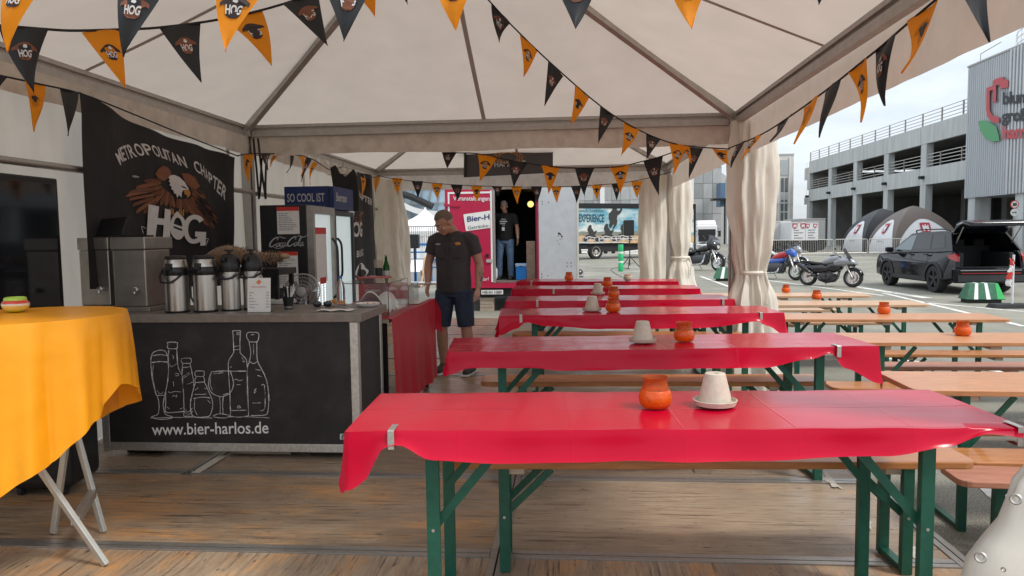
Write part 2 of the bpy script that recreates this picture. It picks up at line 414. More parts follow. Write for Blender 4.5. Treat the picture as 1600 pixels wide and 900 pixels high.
def tent(y0, label, rail_left=True):
    y1 = y0+5.0; cx, cy = (X0+X1)/2, (y0+y1)/2
    T = thing('pagoda_tent', label, 'tent', (cx, cy, 0))
    hx, hy = (X1-X0)/2, 2.5
    C4 = [(-hx, -hy), (hx, -hy), (hx, hy), (-hx, hy)]; pk = Vector((0, 0, ZP))
    def panel(i):
        a, b = Vector((*C4[i], ZB)), Vector((*C4[(i+1) % 4], ZB))
        def fn(u, v):
            p = a.lerp(b, u).lerp(pk, v); p.z -= .07*sin(PI*v)*(.55+.45*abs(2*u-1)) ; p.z += .012*sin(23*u+4*i)*sin(PI*v)*(1-v)
            return p
        return fn
    for i in range(4):
        m = MB(); m.grid(panel(i), 14, 14); m.build('roof_panel', M_roof, T, smooth=60)
        f = panel(i); s = MB()
        s.add([f(.5+q, v/12)+Vector((0, 0, -.006)) for v in range(12) for q in (-.004/(1.001-v/12), .004/(1.001-v/12))], [(2*k, 2*k+1, 2*k+3, 2*k+2) for k in range(11)])
        s.build('roof_seam', mat('seam', (.36, .31, .27), .6, var=0, transl=.3), T, fix=False)
        m = MB(); a = Vector((*C4[i], ZB-.02)); m.bar(a*.985+Vector((0, 0, .02)), pk-Vector((0, 0, .10)), .055, .075); m.build('roof_rafter', M_alud, T)
        m = MB(); b2 = pk-Vector((0, 0, .03))
        # eave beam: two ribs round a dark groove
    for i in range(4):
        a, b = Vector((*C4[i], 0)), Vector((*C4[(i+1) % 4], 0)); d = (b-a).normalized(); a = a+d*.05; b = b-d*.05
        n_ = Vector((d.y, -d.x, 0)); ins = -n_*.0
        m = MB()
        m.bar(a+Vector((0, 0, ZE+.03)), b+Vector((0, 0, ZE+.03)), .055, .06); m.bar(a+Vector((0, 0, ZE+.105)), b+Vector((0, 0, ZE+.105)), .055, .03)
        m.bar(a+n_*.012+Vector((0, 0, ZE+.075)), b+n_*.012+Vector((0, 0, ZE+.075)), .03, .03)
        m.build('eave_beam', M_alud, T)
    for x, y in C4:
        m = MB(); m.bb(x-.05, x+.05, y-.05, y+.05, .012, ZE-.0); m.bb(x-.056, x-.05, y-.012, y+.012, .02, ZE-.02); m.bb(x+.05, x+.056, y-.012, y+.012, .02, ZE-.02)
        p = m.build('tent_post', M_alu, T)
        m = MB(); m.bb(x-.075, x+.075, y-.075, y+.075, ZE-.0, ZE+.125); bevel(m.build('corner_bracket', M_alud, T), .01)
        m = MB(); m.bb(x-.11, x+.11, y-.11, y+.11, .004, .012); m.build('base_plate', M_alu, T)
    def valance(a, b, ztop, zbot, out, seed, k=1.):
        rr = random.Random(seed); a, b = Vector(a), Vector(b); d = (b-a).normalized(); n_ = Vector((d.y, -d.x, 0)); ph = [rr.uniform(0, 6) for _ in range(4)]; ln_ = (b-a).length
        m = MB()
        def fn(u, v):
            s = u*ln_; w = k*.012*sin(5.1*s+ph[0])+k*.010*sin(11.7*s+ph[1])+k*.006*sin(23*s+ph[2])
            p = a+d*s+n_*(out+w*(.25+v)); p.z = ztop+(zbot-ztop)*v+.008*k*v*sin(3.3*s+ph[3]); return p
        m.grid(fn, 110, 6); return m.build('valance', M_valr if seed == 2 else M_val, T, smooth=60)
    valance((hx, hy, 0), (-hx, hy, 0), ZE+.01, 2.29 if y0 < 4 else 2.23, .06 if y0 > 4 else .0, 1)
    valance((hx, -hy, 0), (hx, hy, 0), ZE+.09, 2.18, .07, 2, .25)
    valance((-hx, hy, 0), (-hx, -hy, 0), ZE+.0, 2.30, -.05, 3)
    m = MB(); ph = rnd(0, 6)
    def wl(u, v):
        y = -hy+5*u; z = ZE*(1-v)+.005*v
        return (-hx-.03+.022*sin(7.3*y+ph)*(.3+v)+.014*sin(15*y+ph*2)+.008*sin(3*z+2*y), y, z)
    m.grid(wl, 120, 10); m.build('side_wall', M_wall, T, smooth=60)
    for yy in (-.9, .75, 2.1):
        m = MB(); m.bb(-hx-.012, -hx+.0, yy-.02, yy+.02, .02, ZE-.02); m.build('wall_seam', M_wall, T)
    m = MB(); m.tube([(-hx+.055, -hy+.06, 1.90), (-hx+.055, hy-.06, 1.91)], .024, 10); m.build('wall_rail', M_alu, T, smooth=True)
    return T
near = tent(2.323, 'near open marquee of off white fabric over the bar and the first red tables')
far = tent(7.345, 'second marquee of off white fabric joined behind the first, in front of the trailer')
def add_curtain(T, x, y, m, tie, rt):
    o = m.build('curtain', M_curt, T, smooth=70, loc=(x-T.location.x, y-T.location.y, 0))
    b = MB(); b.lathe([(rt*1.02, tie-.02), (rt*1.1, tie), (rt*1.02, tie+.02)], 20, cap=False); b.tube([(rt*.9, -rt*.7, tie), (rt*1.1, -rt*.9, tie-.12), (rt*.95, -rt*1.0, tie-.3)], .012, 6)
    b.build('curtain_tie', M_curt, o, smooth=True)
    return o
add_curtain(near, D(1175, 380, 7.20).x, 7.20, curtain_mesh([(-.2, .30), (.25, .275), (.75, .19), (1.02, .12), (1.25, .155), (1.7, .20), (2.1, .20), (2.5, .19)], 3, 2.5, GZ+.01, 9, .19, (1.05, .8)), 1.03, .12)
fl = add_curtain(near, 1.74, 2.36, curtain_mesh([(-.2, .60), (.3, .48), (.55, .35), (.75, .25), (.95, .15), (1.2, .2), (1.8, .24), (2.5, .19)], 11, 2.5, GZ+.01, 5, .012, (1.0, .40)), .95, .16)
add_curtain(far, D(1062, 400, 12.33).x, 12.33, curtain_mesh([(-.2, .36), (.3, .33), (.8, .22), (1.02, .13), (1.3, .19), (2.0, .20), (2.5, .17)], 5, 2.4, GZ+.01, 6, .15, (.95, .8)), 1.02, .16)
m = curtain_mesh([(-.2, .19), (1, .185), (2.5, .18)], 8, 2.4, .01, 6, .16, (1.1, .6)); m.build('curtain', M_curt, far, smooth=70, loc=(D(1020, 400, 12.28).x-far.location.x, 12.28-far.location.y, 0))
m = curtain_mesh([(-.2, .30), (1, .27), (2.5, .24)], 15, 2.4, .01, 6, .16, (.95, .7), (.10, 0)); m.build('curtain', M_curt, far, smooth=70, loc=(-3.12-far.location.x, 12.25-far.location.y, 0))
gm = MB()
for px_, py_, s in ((1587, 780, .016), (1532, 871, .016), (1568, 890, .007)):
    p = D(px_, py_, 2.055); q = p-CAMP; q.normalize(); rot = q.to_track_quat('Z', 'Y').to_matrix()
    r_ = MB(); 
    gm = MB(); gm.lathe([(s*.45, .002), (s*.5, -.004), (s*.8, -.006), (s, -.003), (s, .004)], 16, Vector(p)-Vector(near.location), rot, cap=False); gm.build('grommet', M_alu, near, smooth=True)
m = MB()
for k in range(2):
    a = Vector((-3.22+.05*k, 7.2, 2.45)); m.tube([a, a+Vector((.03, -.02, -.3)), a+Vector((.05+.02*k, -.03, -.62)), a+Vector((.07, -.02, -.45)), a+Vector((.08, 0, -.2))], .012, 6)
m.build('black_strap', M_black, near, loc=(-near.location.x, -near.location.y, 0), smooth=True)

# ------------------------------------------------------------------ beer tables and benches
M_green = mat('green_enamel', (.012, .085, .055), .38, .1, var=.15, vs=14, bump=.05, bs=60)
M_screw = mat('screw', (.5, .5, .5), .3, .9, var=0)
def wood(name, c, c2, rough=.35):
    return mat(name, c, rough, var=.18, vs=3.2, stretch=(1.0, 11, 6), col2=c2, c2lo=.35, c2hi=.7, bump=.06, bs=30, coat=.15)
M_wtab = wood('varnished_spruce', (.41, .175, .07), (.53, .25, .11), .42)
M_wtab2 = wood('pale_worn_wood', (.46, .27, .15), (.52, .34, .21), .5)
M_wben = wood('bench_wood', (.36, .135, .04), (.48, .20, .065), .4)
M_wbenr = wood('reddish_bench_wood', (.33, .13, .075), (.42, .18, .11), .5)
M_wraw = wood('grey_raw_wood', (.42, .33, .25), (.52, .43, .34), .6)
M_red = mat('red_vinyl', (.47, .0006, .023), .19, var=.03, vs=3, bump=.05, bs=5, stretch=(1.2, 5, 2), spec=.25)
def crease(m):
    t = m.node_tree; b = t.nodes['Principled BSDF']; c = N(t, 'ShaderNodeTexCoord'); br = N(t, 'ShaderNodeTexBrick', Scale=1.0); br.offset = 0
    for k, v in (('Brick Width', .37), ('Row Height', .275), ('Mortar Size', .006), ('Mortar Smooth', 1.0)): br.inputs[k].default_value = v
    old = b.inputs['Normal'].links[0].from_node; bp = N(t, 'ShaderNodeBump', Strength=.10, Distance=.006); t.links.new(c.outputs['Object'], br.inputs['Vector']); t.links.new(br.outputs['Fac'], bp.inputs['Height']); t.links.new(old.outputs[0], bp.inputs['Normal']); t.links.new(bp.outputs[0], b.inputs['Normal'])
crease(M_red)
M_clip = mat('clip_steel', (.55, .52, .48), .35, .8, var=.15, vs=40)
TW, TL, TH = .55, 2.2, .775
def leg_frame(T, x, w, h, inw, brace_dx, brz, tag_inside):
    for y in (inw, w-inw):
        m = MB(); m.bb(x-.022, x+.022, y-.014, y+.014, .004, h); m.bb(x-.022, x+.022, y-.016, y-.014, .0, h); bevel(m.build('leg', M_green, T), .003, 1)
    m = MB(); m.bb(x-.018, x+.018, inw+.015, w-inw-.015, .006, .030); m.build('foot_bar', M_green, T)
    m = MB(); m.bb(x-.02, x+.02, inw+.015, w-inw-.015, h-.035, h-.004); m.build('cross_bar', M_green, T)
    for y in (inw+.018, w-inw-.018):
        m = MB(); m.bar((x, y, brz), (x+brace_dx, y, h-.012), .030, .008, up=(0, 1, 0)); m.build('brace', M_green, T)
    m = MB(); m.tube([(x, inw-.019, brz), (x, inw-.0165, brz)], .006, 8); m.build('screw', M_screw, T)
def beer_table(label, wm, group):
    T = thing('beer_table', label, 'table', group=group)
    m = MB(); r = .06; pts = []
    for cx, cy, a0 in ((TL-r, r, -90), (TL-r, TW-r, 0), (r, TW-r, 90), (r, r, 180)):
        for k in range(5): t = R(a0+22.5*k); pts.append((cx+r*cos(t), cy+r*sin(t)))
    m.prism(pts, lambda a, b, d: (a, b, d), TH-.03, TH); bevel(m.build('tabletop', wm, T), .004)
    for x in (.30, 1.1, 1.90):
        m = MB(); m.bb(x-.04, x+.04, .045, TW-.045, TH-.062, TH-.0305); m.build('batten', M_wraw, T)
    leg_frame(T, .27, TW, TH-.03, .05, .26, .42, 1); leg_frame(T, TL-.27, TW, TH-.03, .05, -.26, .42, -1)
    return T
def bench(label, wm, group):
    T = thing('beer_bench', label, 'bench', group=group)
    w, h = .25, .48; r = .05; pts = []; m = MB()
    for cx, cy, a0 in ((TL-r, r, -90), (TL-r, w-r, 0), (r, w-r, 90), (r, r, 180)):
        for k in range(5): t = R(a0+22.5*k); pts.append((cx+r*cos(t), cy+r*sin(t)))
    m.prism(pts, lambda a, b, d: (a, b, d), h-.032, h); bevel(m.build('seat', wm, T), .006)
    for x in (.32, 1.1, TL-.32):
        m = MB(); m.bb(x-.035, x+.035, .03, w-.03, h-.062, h-.0325); m.build('batten', M_wraw, T)
    leg_frame(T, .27, w, h-.032, .025, .2, .24, 1); leg_frame(T, TL-.27, w, h-.032, .025, -.2, .24, -1)
    return T
def cloth(label, fprof, le, re, corner, seed, clips, loc, rz):
    """red vinyl sheet: top, hanging front and back edges, hanging ends with pointed corners"""
    rr = random.Random(seed); ph = [rr.uniform(0, 6.28) for _ in range(8)]
    T = thing('tablecloth', label, 'tablecloth', loc, rz, 'red vinyl tablecloths on the tables under the marquee')
    nu, nv = 90, 8; z0 = TH+.0035; e = .012
    m = MB()
    def top(u, v):
        x = -e+(TL+2*e)*u; y = -e+(TW+2*e)*v
        return (x, y, z0+.0012*sin(9*x+ph[0]+5*y)+.001*sin(23*x-11*y+ph[1]))
    m.grid(top, nu, nv)
    per = [(-e+(TL+2*e)*i/nu, -e, 0, -1, 'f') for i in range(nu+1)]
    per += [(TL+e, -e, cos(R(a)), sin(R(a)), 'c1') for a in (-72, -54, -36, -18)]
    per += [(TL+e, -e+(TW+2*e)*i/nv, 1, 0, 'r') for i in range(nv+1)]
    per += [(TL+e, TW+e, cos(R(a)), sin(R(a)), 'c2') for a in (18, 36, 54, 72)]
    per += [(TL+e-(TL+2*e)*i/nu, TW+e, 0, 1, 'b') for i in range(nu+1)]
    per += [(-e, TW+e, cos(R(a)), sin(R(a)), 'c3') for a in (108, 126, 144, 162)]
    per += [(-e, TW+e-(TW+2*e)*i/nv, -1, 0, 'l') for i in range(nv+1)]
    per += [(-e, -e, cos(R(a)), sin(R(a)), 'c0') for a in (198, 216, 234, 252)]
    rows = 9; n = len(per); vs = []
    for j in range(rows+1):
        t = j/rows
        for i, (x, y, nx, ny, k) in enumerate(per):
            if k == 'f': h = interp(fprof, x)
            elif k == 'b': h = .09+.02*sin(3*x+ph[2])
            elif k == 'r': h = re
            elif k == 'l': h = le
            else: h = corner[{'c0': 0, 'c1': 1, 'c2': 2, 'c3': 3}[k]]
            lx = x if k in 'fb' else y*3
            near_end = max(0, 1-min(abs(x+e), abs(x-TL-e))/.35) if k in 'fb' else 1
            wv = (.010*sin(7*lx+ph[3])+.007*sin(17*lx+ph[4]))*t+.02*near_end*t*sin(13*lx+ph[5])
            out = .004*min(1, t*6)+.018*t*t+wv*.7+h*(.02 if len(k) == 2 else .06)*t
            drop = h*(1-(1-t)**1.15) if t < 1 else h
            zt = z0+.0012*sin(9*x+ph[0]+5*y)+.001*sin(23*x-11*y+ph[1])
            vs.append((x+nx*out, y+ny*out, zt-drop-(.003*min(1, t*6))))
    m.add(vs, [(j*n+i, j*n+(i+1) % n, (j+1)*n+(i+1) % n, (j+1)*n+i) for j in range(rows) for i in range(n)])
    m.build('vinyl_sheet', M_red, T, smooth=60)
    for x in clips:
        c = MB(); c.bb(x-.011, x+.011, -.030, -.026, TH-.055, TH+.009); c.bb(x-.011, x+.011, -.026, .055, TH+.0068, TH+.0095); c.bb(x-.011, x+.011, -.026, .03, TH-.055, TH-.052)
        bevel(c.build('clamp', M_clip, T), .002, 1)
    return T
# inside rows: (front left pixel, front right pixel) on the table plane give place and turn
ROWS = [((548, 674), (1592, 668)), ((702, 551), (1368, 541)), ((782, 494), (1222, 489)), ((797, 471), (1140, 468)), ((812, 452), (1080, 451)), ((824, 440), (1042, 440))]
WORDS = ['nearest', 'second', 'third', 'fourth', 'fifth', 'farthest']
CL = [dict(fprof=[(0, .19), (.04, .17), (.13, .045), (.17, .04), (.28, .085), (.5, .10), (1.2, .095), (1.75, .085), (1.95, .05), (2.08, .012), (2.2, .02)], le=.17, re=.05, corner=(.20, .03, .12, .16), clips=(.145, 2.185)),
      dict(fprof=[(0, .12), (.1, .085), (.4, .085), (.6, .105), (1.6, .105), (1.85, .06), (1.96, .03), (2.03, .12), (2.2, .2)], le=.12, re=.2, corner=(.13, .24, .14, .12), clips=(2.0,)),
      dict(fprof=[(0, .15), (.12, .10), (.2, .05), (.35, .08), (.8, .11), (1.6, .11), (2.0, .06), (2.08, .1), (2.2, .17)], le=.16, re=.16, corner=(.18, .2, .12, .12), clips=(.16, 2.03)),
      dict(fprof=[(0, .13), (.2, .10), (1, .12), (2.0, .11), (2.2, .13)], le=.14, re=.13, corner=(.15, .15, .12, .12), clips=(.3, 2.1)),
      dict(fprof=[(0, .12), (.2, .10), (1, .12), (2.0, .10), (2.2, .06)], le=.12, re=.07, corner=(.13, .07, .12, .12), clips=(.5,)),
      dict(fprof=[(0, .12), (.2, .09), (1, .10), (2.0, .10), (2.2, .1)], le=.12, re=.12, corner=(.13, .12, .12, .12), clips=(.2,))]
LOOK = ['red cloth with its corner hanging over the floor at front left', 'red cloth hanging in a long flap at its right end', 'red cloth in front of the tied curtain', 'dark red cloth shadowed, one pot and two jars around it', 'red cloth behind the row, close to the trailer side', 'red cloth just in front of the open trailer door']
table0 = None; TPL = []
for i, (l, r) in enumerate(ROWS):
    a, b = U(*l, TH), U(*r, TH); mid = (a+b)/2; an = math.atan2(b.y-a.y, b.x-a.x)
    ks = min(1.085, max(1, (b-a).length/TL)); o = Vector((mid.x-1.1*ks*cos(an), mid.y-1.1*ks*sin(an), 0)); TPL.append((o, an))
    lab = f'{WORDS[i]} of the six beer tables under the marquee, green steel legs below a red cloth'
    if table0 is None: table0 = beer_table(lab, M_wtab, 'beer tables under the marquee'); table0.location = o; table0.rotation_euler.z = an
    else: dup(table0, o, an, lab).scale.x = ks
    cloth(f'{WORDS[i]} '+LOOK[i], seed=20+i, loc=o, rz=an, **CL[i]).scale.x = ks
B0 = None
for i, (l, r) in enumerate([((672, 722), (1545, 722)), ((745, 597), (1300, 596)), ((785, 522), (1185, 524)), ((800, 487), (1105, 487)), ((815, 461), (1075, 461))]):
    a, b = U(*l, .48), U(*r, .48); mid = (a+b)/2; an = math.atan2(b.y-a.y, b.x-a.x)
    o = Vector((mid.x-1.1*cos(an), mid.y-1.1*sin(an), 0))
    lab = f'orange brown bench with green legs behind the {WORDS[i]} red clothed table'
    if B0 is None: B0 = bench(lab, M_wben, 'benches between the red clothed tables'); B0.location = o; B0.rotation_euler.z = an
    else: dup(B0, o, an, lab)
# outside on the asphalt
HT = TH+GZ
def on(p, q, z, right=None):
    a, b = U(*p, z), U(*q, z); an = math.atan2(b.y-a.y, b.x-a.x); return a, b, an
OT = [((1208, 462), (1364, 462), 'R', M_wtab2, 'farthest bare wooden beer table outside, ending below the grey motorcycle'),
      ((1215, 476), (1455, 476), 'R', M_wtab2, 'pale bare beer table outside, second from the motorcycles'),
      ((1200, 497), (1583, 499), 'R', M_wtab, 'long bare orange brown beer table whose right end lies below the black car'),
      ((1330, 535), (1620, 536), 'L', M_wtab, 'bare beer table with an orange jar at its right, reaching the right picture edge'),
      ((1440, 610), (1620, 613), 'L', M_wtab, 'nearest bare beer table outside, its rounded left corner beside the hanging red cloth')]
o0 = {}
for p, q, side, wm, lab in OT:
    a, b, an = on(p, q, HT); an *= .5
    o = a-Vector((cos(an), sin(an), 0))*.03 if side == 'L' else b-Vector((cos(an), sin(an), 0))*TL
    o.z = GZ
    if wm.name not in o0: o0[wm.name] = beer_table(lab, wm, 'bare wooden beer tables outside'); o0[wm.name].location = o; o0[wm.name].rotation_euler.z = an
    else: dup(o0[wm.name], o, an, lab)
OB = [((1160, 504), (1382, 504), 'R', M_wtab2, 'pale bench outside, between the second and third bare tables from the motorcycles'),
      ((1215, 484), (1312, 484), 'R', M_wtab2, 'short visible bench end outside, behind the white curtain and a pale table'),
      ((1372, 553), (1600, 555), 'L', M_wben, 'orange bench outside, just below the table with the jar at the right'),
      ((1378, 573), (1600, 574), 'L', M_wbenr, 'reddish bench outside, directly behind the nearest bare table'),
      ((1308, 606), (1480, 609), 'L', M_wben, 'orange bench outside, its end peeping out under the hanging red flap'),
      ((1520, 722), (1600, 724), 'L', M_wben, 'orange bench outside at the right edge, upper one behind the nearest red table'),
      ((1512, 752), (1600, 757), 'L', M_wbenr, 'reddish rounded bench end at the right edge, lower one next to the front curtain')]
for p, q, side, wm, lab in OB:
    a, b, an = on(p, q, .48+GZ); an *= .5
    o = a-Vector((cos(an), sin(an), 0))*.03 if side == 'L' else b-Vector((cos(an), sin(an), 0))*TL
    o.z = GZ; k = 'b'+wm.name
    if k not in o0: o0[k] = bench(lab, wm, 'benches outside on the asphalt'); o0[k].location = o; o0[k].rotation_euler.z = an
    else: dup(o0[k], o, an, lab)

# ------------------------------------------------------------------ candle jars, clay pots
def glass_mat():
    m = mat('orange_jar_glass', (.85, .13, .005), .12, var=.0, trans=.35, ior=1.35, bump=.6, bs=55, coat=.4)
    return m
M_jar = glass_mat(); M_wax = mat('orange_wax', (.95, .16, .01), .6, var=.06, emit=(.9, .13, .0), estr=0)
M_jar2 = mat('clear_rim_glass', (.80, .25, .07), .08, var=.15, vs=30, trans=.8, ior=1.25, bump=.5, bs=50)
M_clay = mat('pale_clay', (.56, .49, .40), .85, var=.1, vs=18, bump=.15, bs=120)
def jar_proto():
    T = thing('candle_jar', '', 'candle jar')
    m = MB(); m.lathe([(.030, 0), (.044, .004), (.053, .022), (.055, .042), (.051, .062), (.046, .072)], 24, cap=True); m.build('jar_body', M_jar, T, smooth=50)
    m = MB(); m.lathe([(.0462, .0722), (.040, .092), (.0375, .104), (.041, .118), (.043, .121), (.041, .121), (.0355, .104), (.038, .092), (.044, .0722)], 24, cap=False); m.build('jar_neck', M_jar2, T, smooth=50)
    m = MB(); m.lathe([(.002, .0625), (.043, .0625), (.043, .067), (.002, .069)], 20); m.build('candle_wax', M_wax, T, smooth=40)
    return T
def pot_proto():
    T = thing('clay_pot', '', 'flower pot')
    m = MB(); m.lathe([(.047, .016), (.052, .018), (.050, .038), (.033, .108), (.030, .11), (.012, .109), (.010, .103)], 32); m.build('upturned_pot', M_clay, T, smooth=40)
    m = MB(); m.lathe([(.045, 0), (.066, .006), (.072, .022), (.069, .023), (.063, .012), (.0, .010)], 32); m.build('saucer', M_clay, T, smooth=40)
    return T
def place_on(proto, used, px, py, z, label, sc, group, **kw):
    p = U(px, py, z)
    if not used: o = proto; o.location = p; o['label'] = label; used.append(1)
    else: o = dup(proto, p, rnd(0, 6), label)
    o['group'] = group; o.scale = (sc, sc, sc*(.84 if 'jars' in group else 1)); return o
ju, pu = [], []; JP, PP = jar_proto(), pot_proto()
zt = TH+.0065
for px, py, z, lab, s in [(1024, 636, zt, 'orange glass candle jar on the nearest red table, left of the clay pot', 1.12), (1069, 533, zt, 'orange glass candle jar right of the clay pot on the second red table', 1.12),
        (958, 487, zt, 'orange candle jar on the third red table, just right of a clay pot', 1.15), (959, 465, zt, 'dark orange candle jar on the fourth red table, above the jar on the third', 1.1), (949, 448, zt, 'orange candle jar on the fifth red table, top of the stack of three jars', 1.15),
        (889, 438, zt, 'small orange candle jar on the farthest red table, before the white door', 1.15), (1228, 457, HT+.001, 'orange candle jar on the farthest bare table, beside the white curtain', 1.1),
        (1276, 468, HT+.001, 'orange candle jar on the second bare table, under the grey motorcycle', 1.15), (1381, 490, HT+.001, 'orange candle jar in the middle of the long bare table, below the car front wheel', 1.15),
        (1504, 524, HT+.001, 'orange candle jar on the bare table at the right, below the green barrier', 1.15)]:
    place_on(JP, ju, px, py, z, lab, s, 'orange candle jars on the tables')
for px, py, lab, s in [(1117, 634, 'large upturned pale clay pot on a saucer on the nearest red table', 1.12), (1004, 535, 'upturned pale clay pot on a saucer on the second red table', 1.15), (925, 486, 'upturned grey clay pot on a saucer on the third red table', 1.15), (934, 460, 'small upturned clay pot on the fourth red table, left of the stacked jars', 1.1)]:
    place_on(PP, pu, px, py, zt, lab, s, 'upturned clay pots on the red tables')
T = thing('tan_bowl', 'small tan bowl on the farthest red table, right of the green post', 'bowl', U(981, 439, zt)); m = MB(); m.lathe([(.03, 0), (.06, .03), (.062, .06), (.05, .075), (.0, .078)], 20); m.build('bowl_body', M_clay, T, smooth=40)
T['label'] = 'small tan lidded bowl on the farthest red table, below the tripod'; m = MB(); m.lathe([(.052, .0755), (.045, .088), (.0, .092)], 20); m.build('bowl_lid', mat('terracotta', (.5, .2, .08), .7), T, smooth=40)

# ------------------------------------------------------------------ bar counter
M_chalk = mat('chalkboard_black', (.022, .020, .020), .62, var=.25, vs=4, col2=(.038, .035, .034), c2lo=.45, c2hi=.7)
M_white = mat('white_print', (.82, .81, .79), .6, var=.06, vs=30)
M_top = mat('counter_top', (.23, .20, .175), .38, .35, var=.15, vs=7, bump=.05, bs=40)
M_steel = mat('brushed_steel', (.48, .46, .43), .30, .95, var=.08, vs=30, stretch=(1, 1, .06))
M_steel2 = mat('dull_steel', (.36, .33, .30), .36, .85, var=.14, vs=5)
M_crimson = mat('crimson_paint', (.42, .012, .055), .4, var=.06, vs=3, coat=.2)
M_paper = mat('white_paper', (.72, .71, .69), .8, var=.05, vs=12)
M_redpr = mat('red_print', (.55, .04, .03), .6, var=.05)
M_ink = mat('ink', (.05, .05, .055), .7, var=0)
M_glass = mat('clear_acrylic', (.92, .94, .94), .04, var=0, trans=.96, ior=1.15, spec=.5)
M_darkglass = mat('dark_glass', (.008, .009, .011), .06, var=0, spec=.6)
CX0, CX1, CY0, CY1, CZ = -3.10, -1.31, 4.40, 5.03, .945
T = thing('bar_counter', 'black bar counter with chalk drawings of bottles and glasses on its front panel', 'bar counter')
m = MB(); m.bb(CX0, CX1, CY0, CY1, CZ-.055, CZ); bevel(m.build('worktop', M_top, T), .004)
m = MB(); m.bb(CX0+.03, CX1-.085, CY0+.018, CY0+.03, .10, CZ-.057); m.build('front_panel', M_chalk, T)
m = MB(); m.bb(CX1-.05, CX1-.038, CY0+.075, CY1-.075, .10, CZ-.057); m.build('side_panel', M_chalk, T)
m = MB(); m.bb(CX0+.03, CX0+.045, CY0+.075, CY1-.075, .10, CZ-.057); m.build('side_panel', M_chalk, T)
for x in (CX1-.085, CX0+.02):
    for y in (CY0+.015, CY1-.07):
        m = MB(); m.bb(x, x+.052, y, y+.055, .035, CZ-.056); bevel(m.build('corner_post', M_alub, T), .004)
m = MB(); m.bb(CX0+.073, CX1-.086, CY0+.012, CY0+.06, .045, .099); bevel(m.build('bottom_rail', M_alub, T), .004)
m = MB(); m.bb(CX1-.08, CX1-.036, CY0+.071, CY1-.071, .045, .099); bevel(m.build('bottom_rail', M_alub, T), .004)
for x, w in ((CX0+.25, .24), (-2.05, .42), (CX1-.3, .2)):
    m = MB(); m.bb(x-w/2, x+w/2, CY0+.10, CY1-.1, .003, .045); m.build('foot_block', M_black if w < .3 else M_steel2, T)
PF = CY0+.0165
def panel_px(u, v): return D(220+u/4.285, 500+v/4.285, PF)
dr = MB(); LW = 4.0
def dl(pts, w=LW, sm=True, jit=1.0, twice=True):
    p = smooth_pts(pts, 5) if sm else pts
    for q in range(2 if twice else 1):
        off = [(x+rnd(-jit, jit)+q*rnd(-2.0, 2.5), y+rnd(-jit, jit)+q*1.2) for x, y in p]
        ribbon(dr, off, w*(1 if q == 0 else .55)*rnd(.8, 1.2), panel_px)
# wheat beer glass
dl([(105, 505), (82, 420), (70, 330), (68, 260), (80, 222), (110, 205), (150, 203), (172, 222), (182, 270), (185, 340), (178, 420), (160, 505)])
dl([(70, 285), (130, 278), (182, 282)]); dl([(78, 240), (125, 232), (176, 238)], 2.4); dl([(105, 505), (160, 503)]); dl([(112, 510), (122, 560), (120, 610), (112, 632), (72, 650), (120, 664), (180, 662), (215, 650), (170, 634), (155, 605), (150, 560), (158, 510)])
dl([(108, 470), (130, 495), (150, 480)], 2); dl([(84, 300), (80, 380), (95, 460)], 2)
# long neck bottle
dl([(183, 160), (180, 150), (240, 150), (244, 165), (240, 190), (183, 190), (180, 165)]); dl([(186, 200), (186, 300)]); dl([(240, 195), (248, 300), (262, 345), (278, 380), (285, 470), (290, 620)])
dl([(168, 480), (166, 560), (168, 615), (225, 618), (288, 612)]); dl([(190, 292), (205, 312), (240, 292)], 2.6); dl([(182, 480), (200, 486), (225, 478), (268, 482)], 2.4); dl([(212, 515), (222, 503), (238, 515), (240, 500)], 2); dl([(212, 235), (220, 250), (214, 258)], 2); dl([(218, 412), (222, 444)], 2); dl([(172, 580), (190, 592)], 2); dl([(262, 595), (285, 585)], 2); dl([(228, 360), (252, 358), (250, 372), (230, 372)], 2)
# crown cap bottle
dl([(270, 262), (285, 256), (330, 256), (338, 270), (332, 288), (280, 288), (270, 270)]); dl([(282, 290), (276, 340), (278, 400), (288, 520), (288, 645)]); dl([(330, 290), (342, 350), (356, 420), (352, 440)]); dl([(276, 320), (332, 312)], 2.5); dl([(280, 380), (325, 350)], 2.2); dl([(284, 390), (330, 360)], 1.8); dl([(310, 430), (350, 415)], 2.2); dl([(290, 590), (318, 616), (345, 590)], 3); dl([(288, 605), (318, 632), (348, 610)], 2); dl([(288, 645), (350, 645)])
# juice bottle
dl([(362, 352), (372, 342), (420, 342), (424, 356), (418, 376), (368, 376), (362, 356)]); dl([(370, 380), (366, 415), (424, 412), (420, 378)]); dl([(366, 418), (345, 490), (332, 560), (338, 620), (360, 648), (440, 648), (468, 630), (482, 560), (460, 490), (426, 415)]); dl([(352, 525), (410, 516), (465, 522)]); dl([(358, 498), (440, 496)], 2.2); dl([(362, 530), (358, 590), (378, 635)], 2.2); dl([(362, 470), (385, 452)], 2); dl([(425, 455), (442, 462)], 2); dl([(447, 535), (468, 558)], 2.5)
# wine glass
dl([(470, 348), (530, 342), (600, 342)]); dl([(472, 352), (456, 400), (456, 450), (478, 490), (520, 510), (565, 508), (604, 480), (620, 430), (612, 380), (600, 345)]); dl([(528, 512), (532, 570), (530, 628)]); dl([(552, 512), (548, 570), (550, 628)]); dl([(486, 640), (530, 628), (600, 640), (560, 655), (500, 652), (486, 640)]); dl([(490, 360), (550, 352)], 2.4); dl([(468, 390), (464, 430), (480, 470)], 2); dl([(550, 500), (585, 490)], 3)
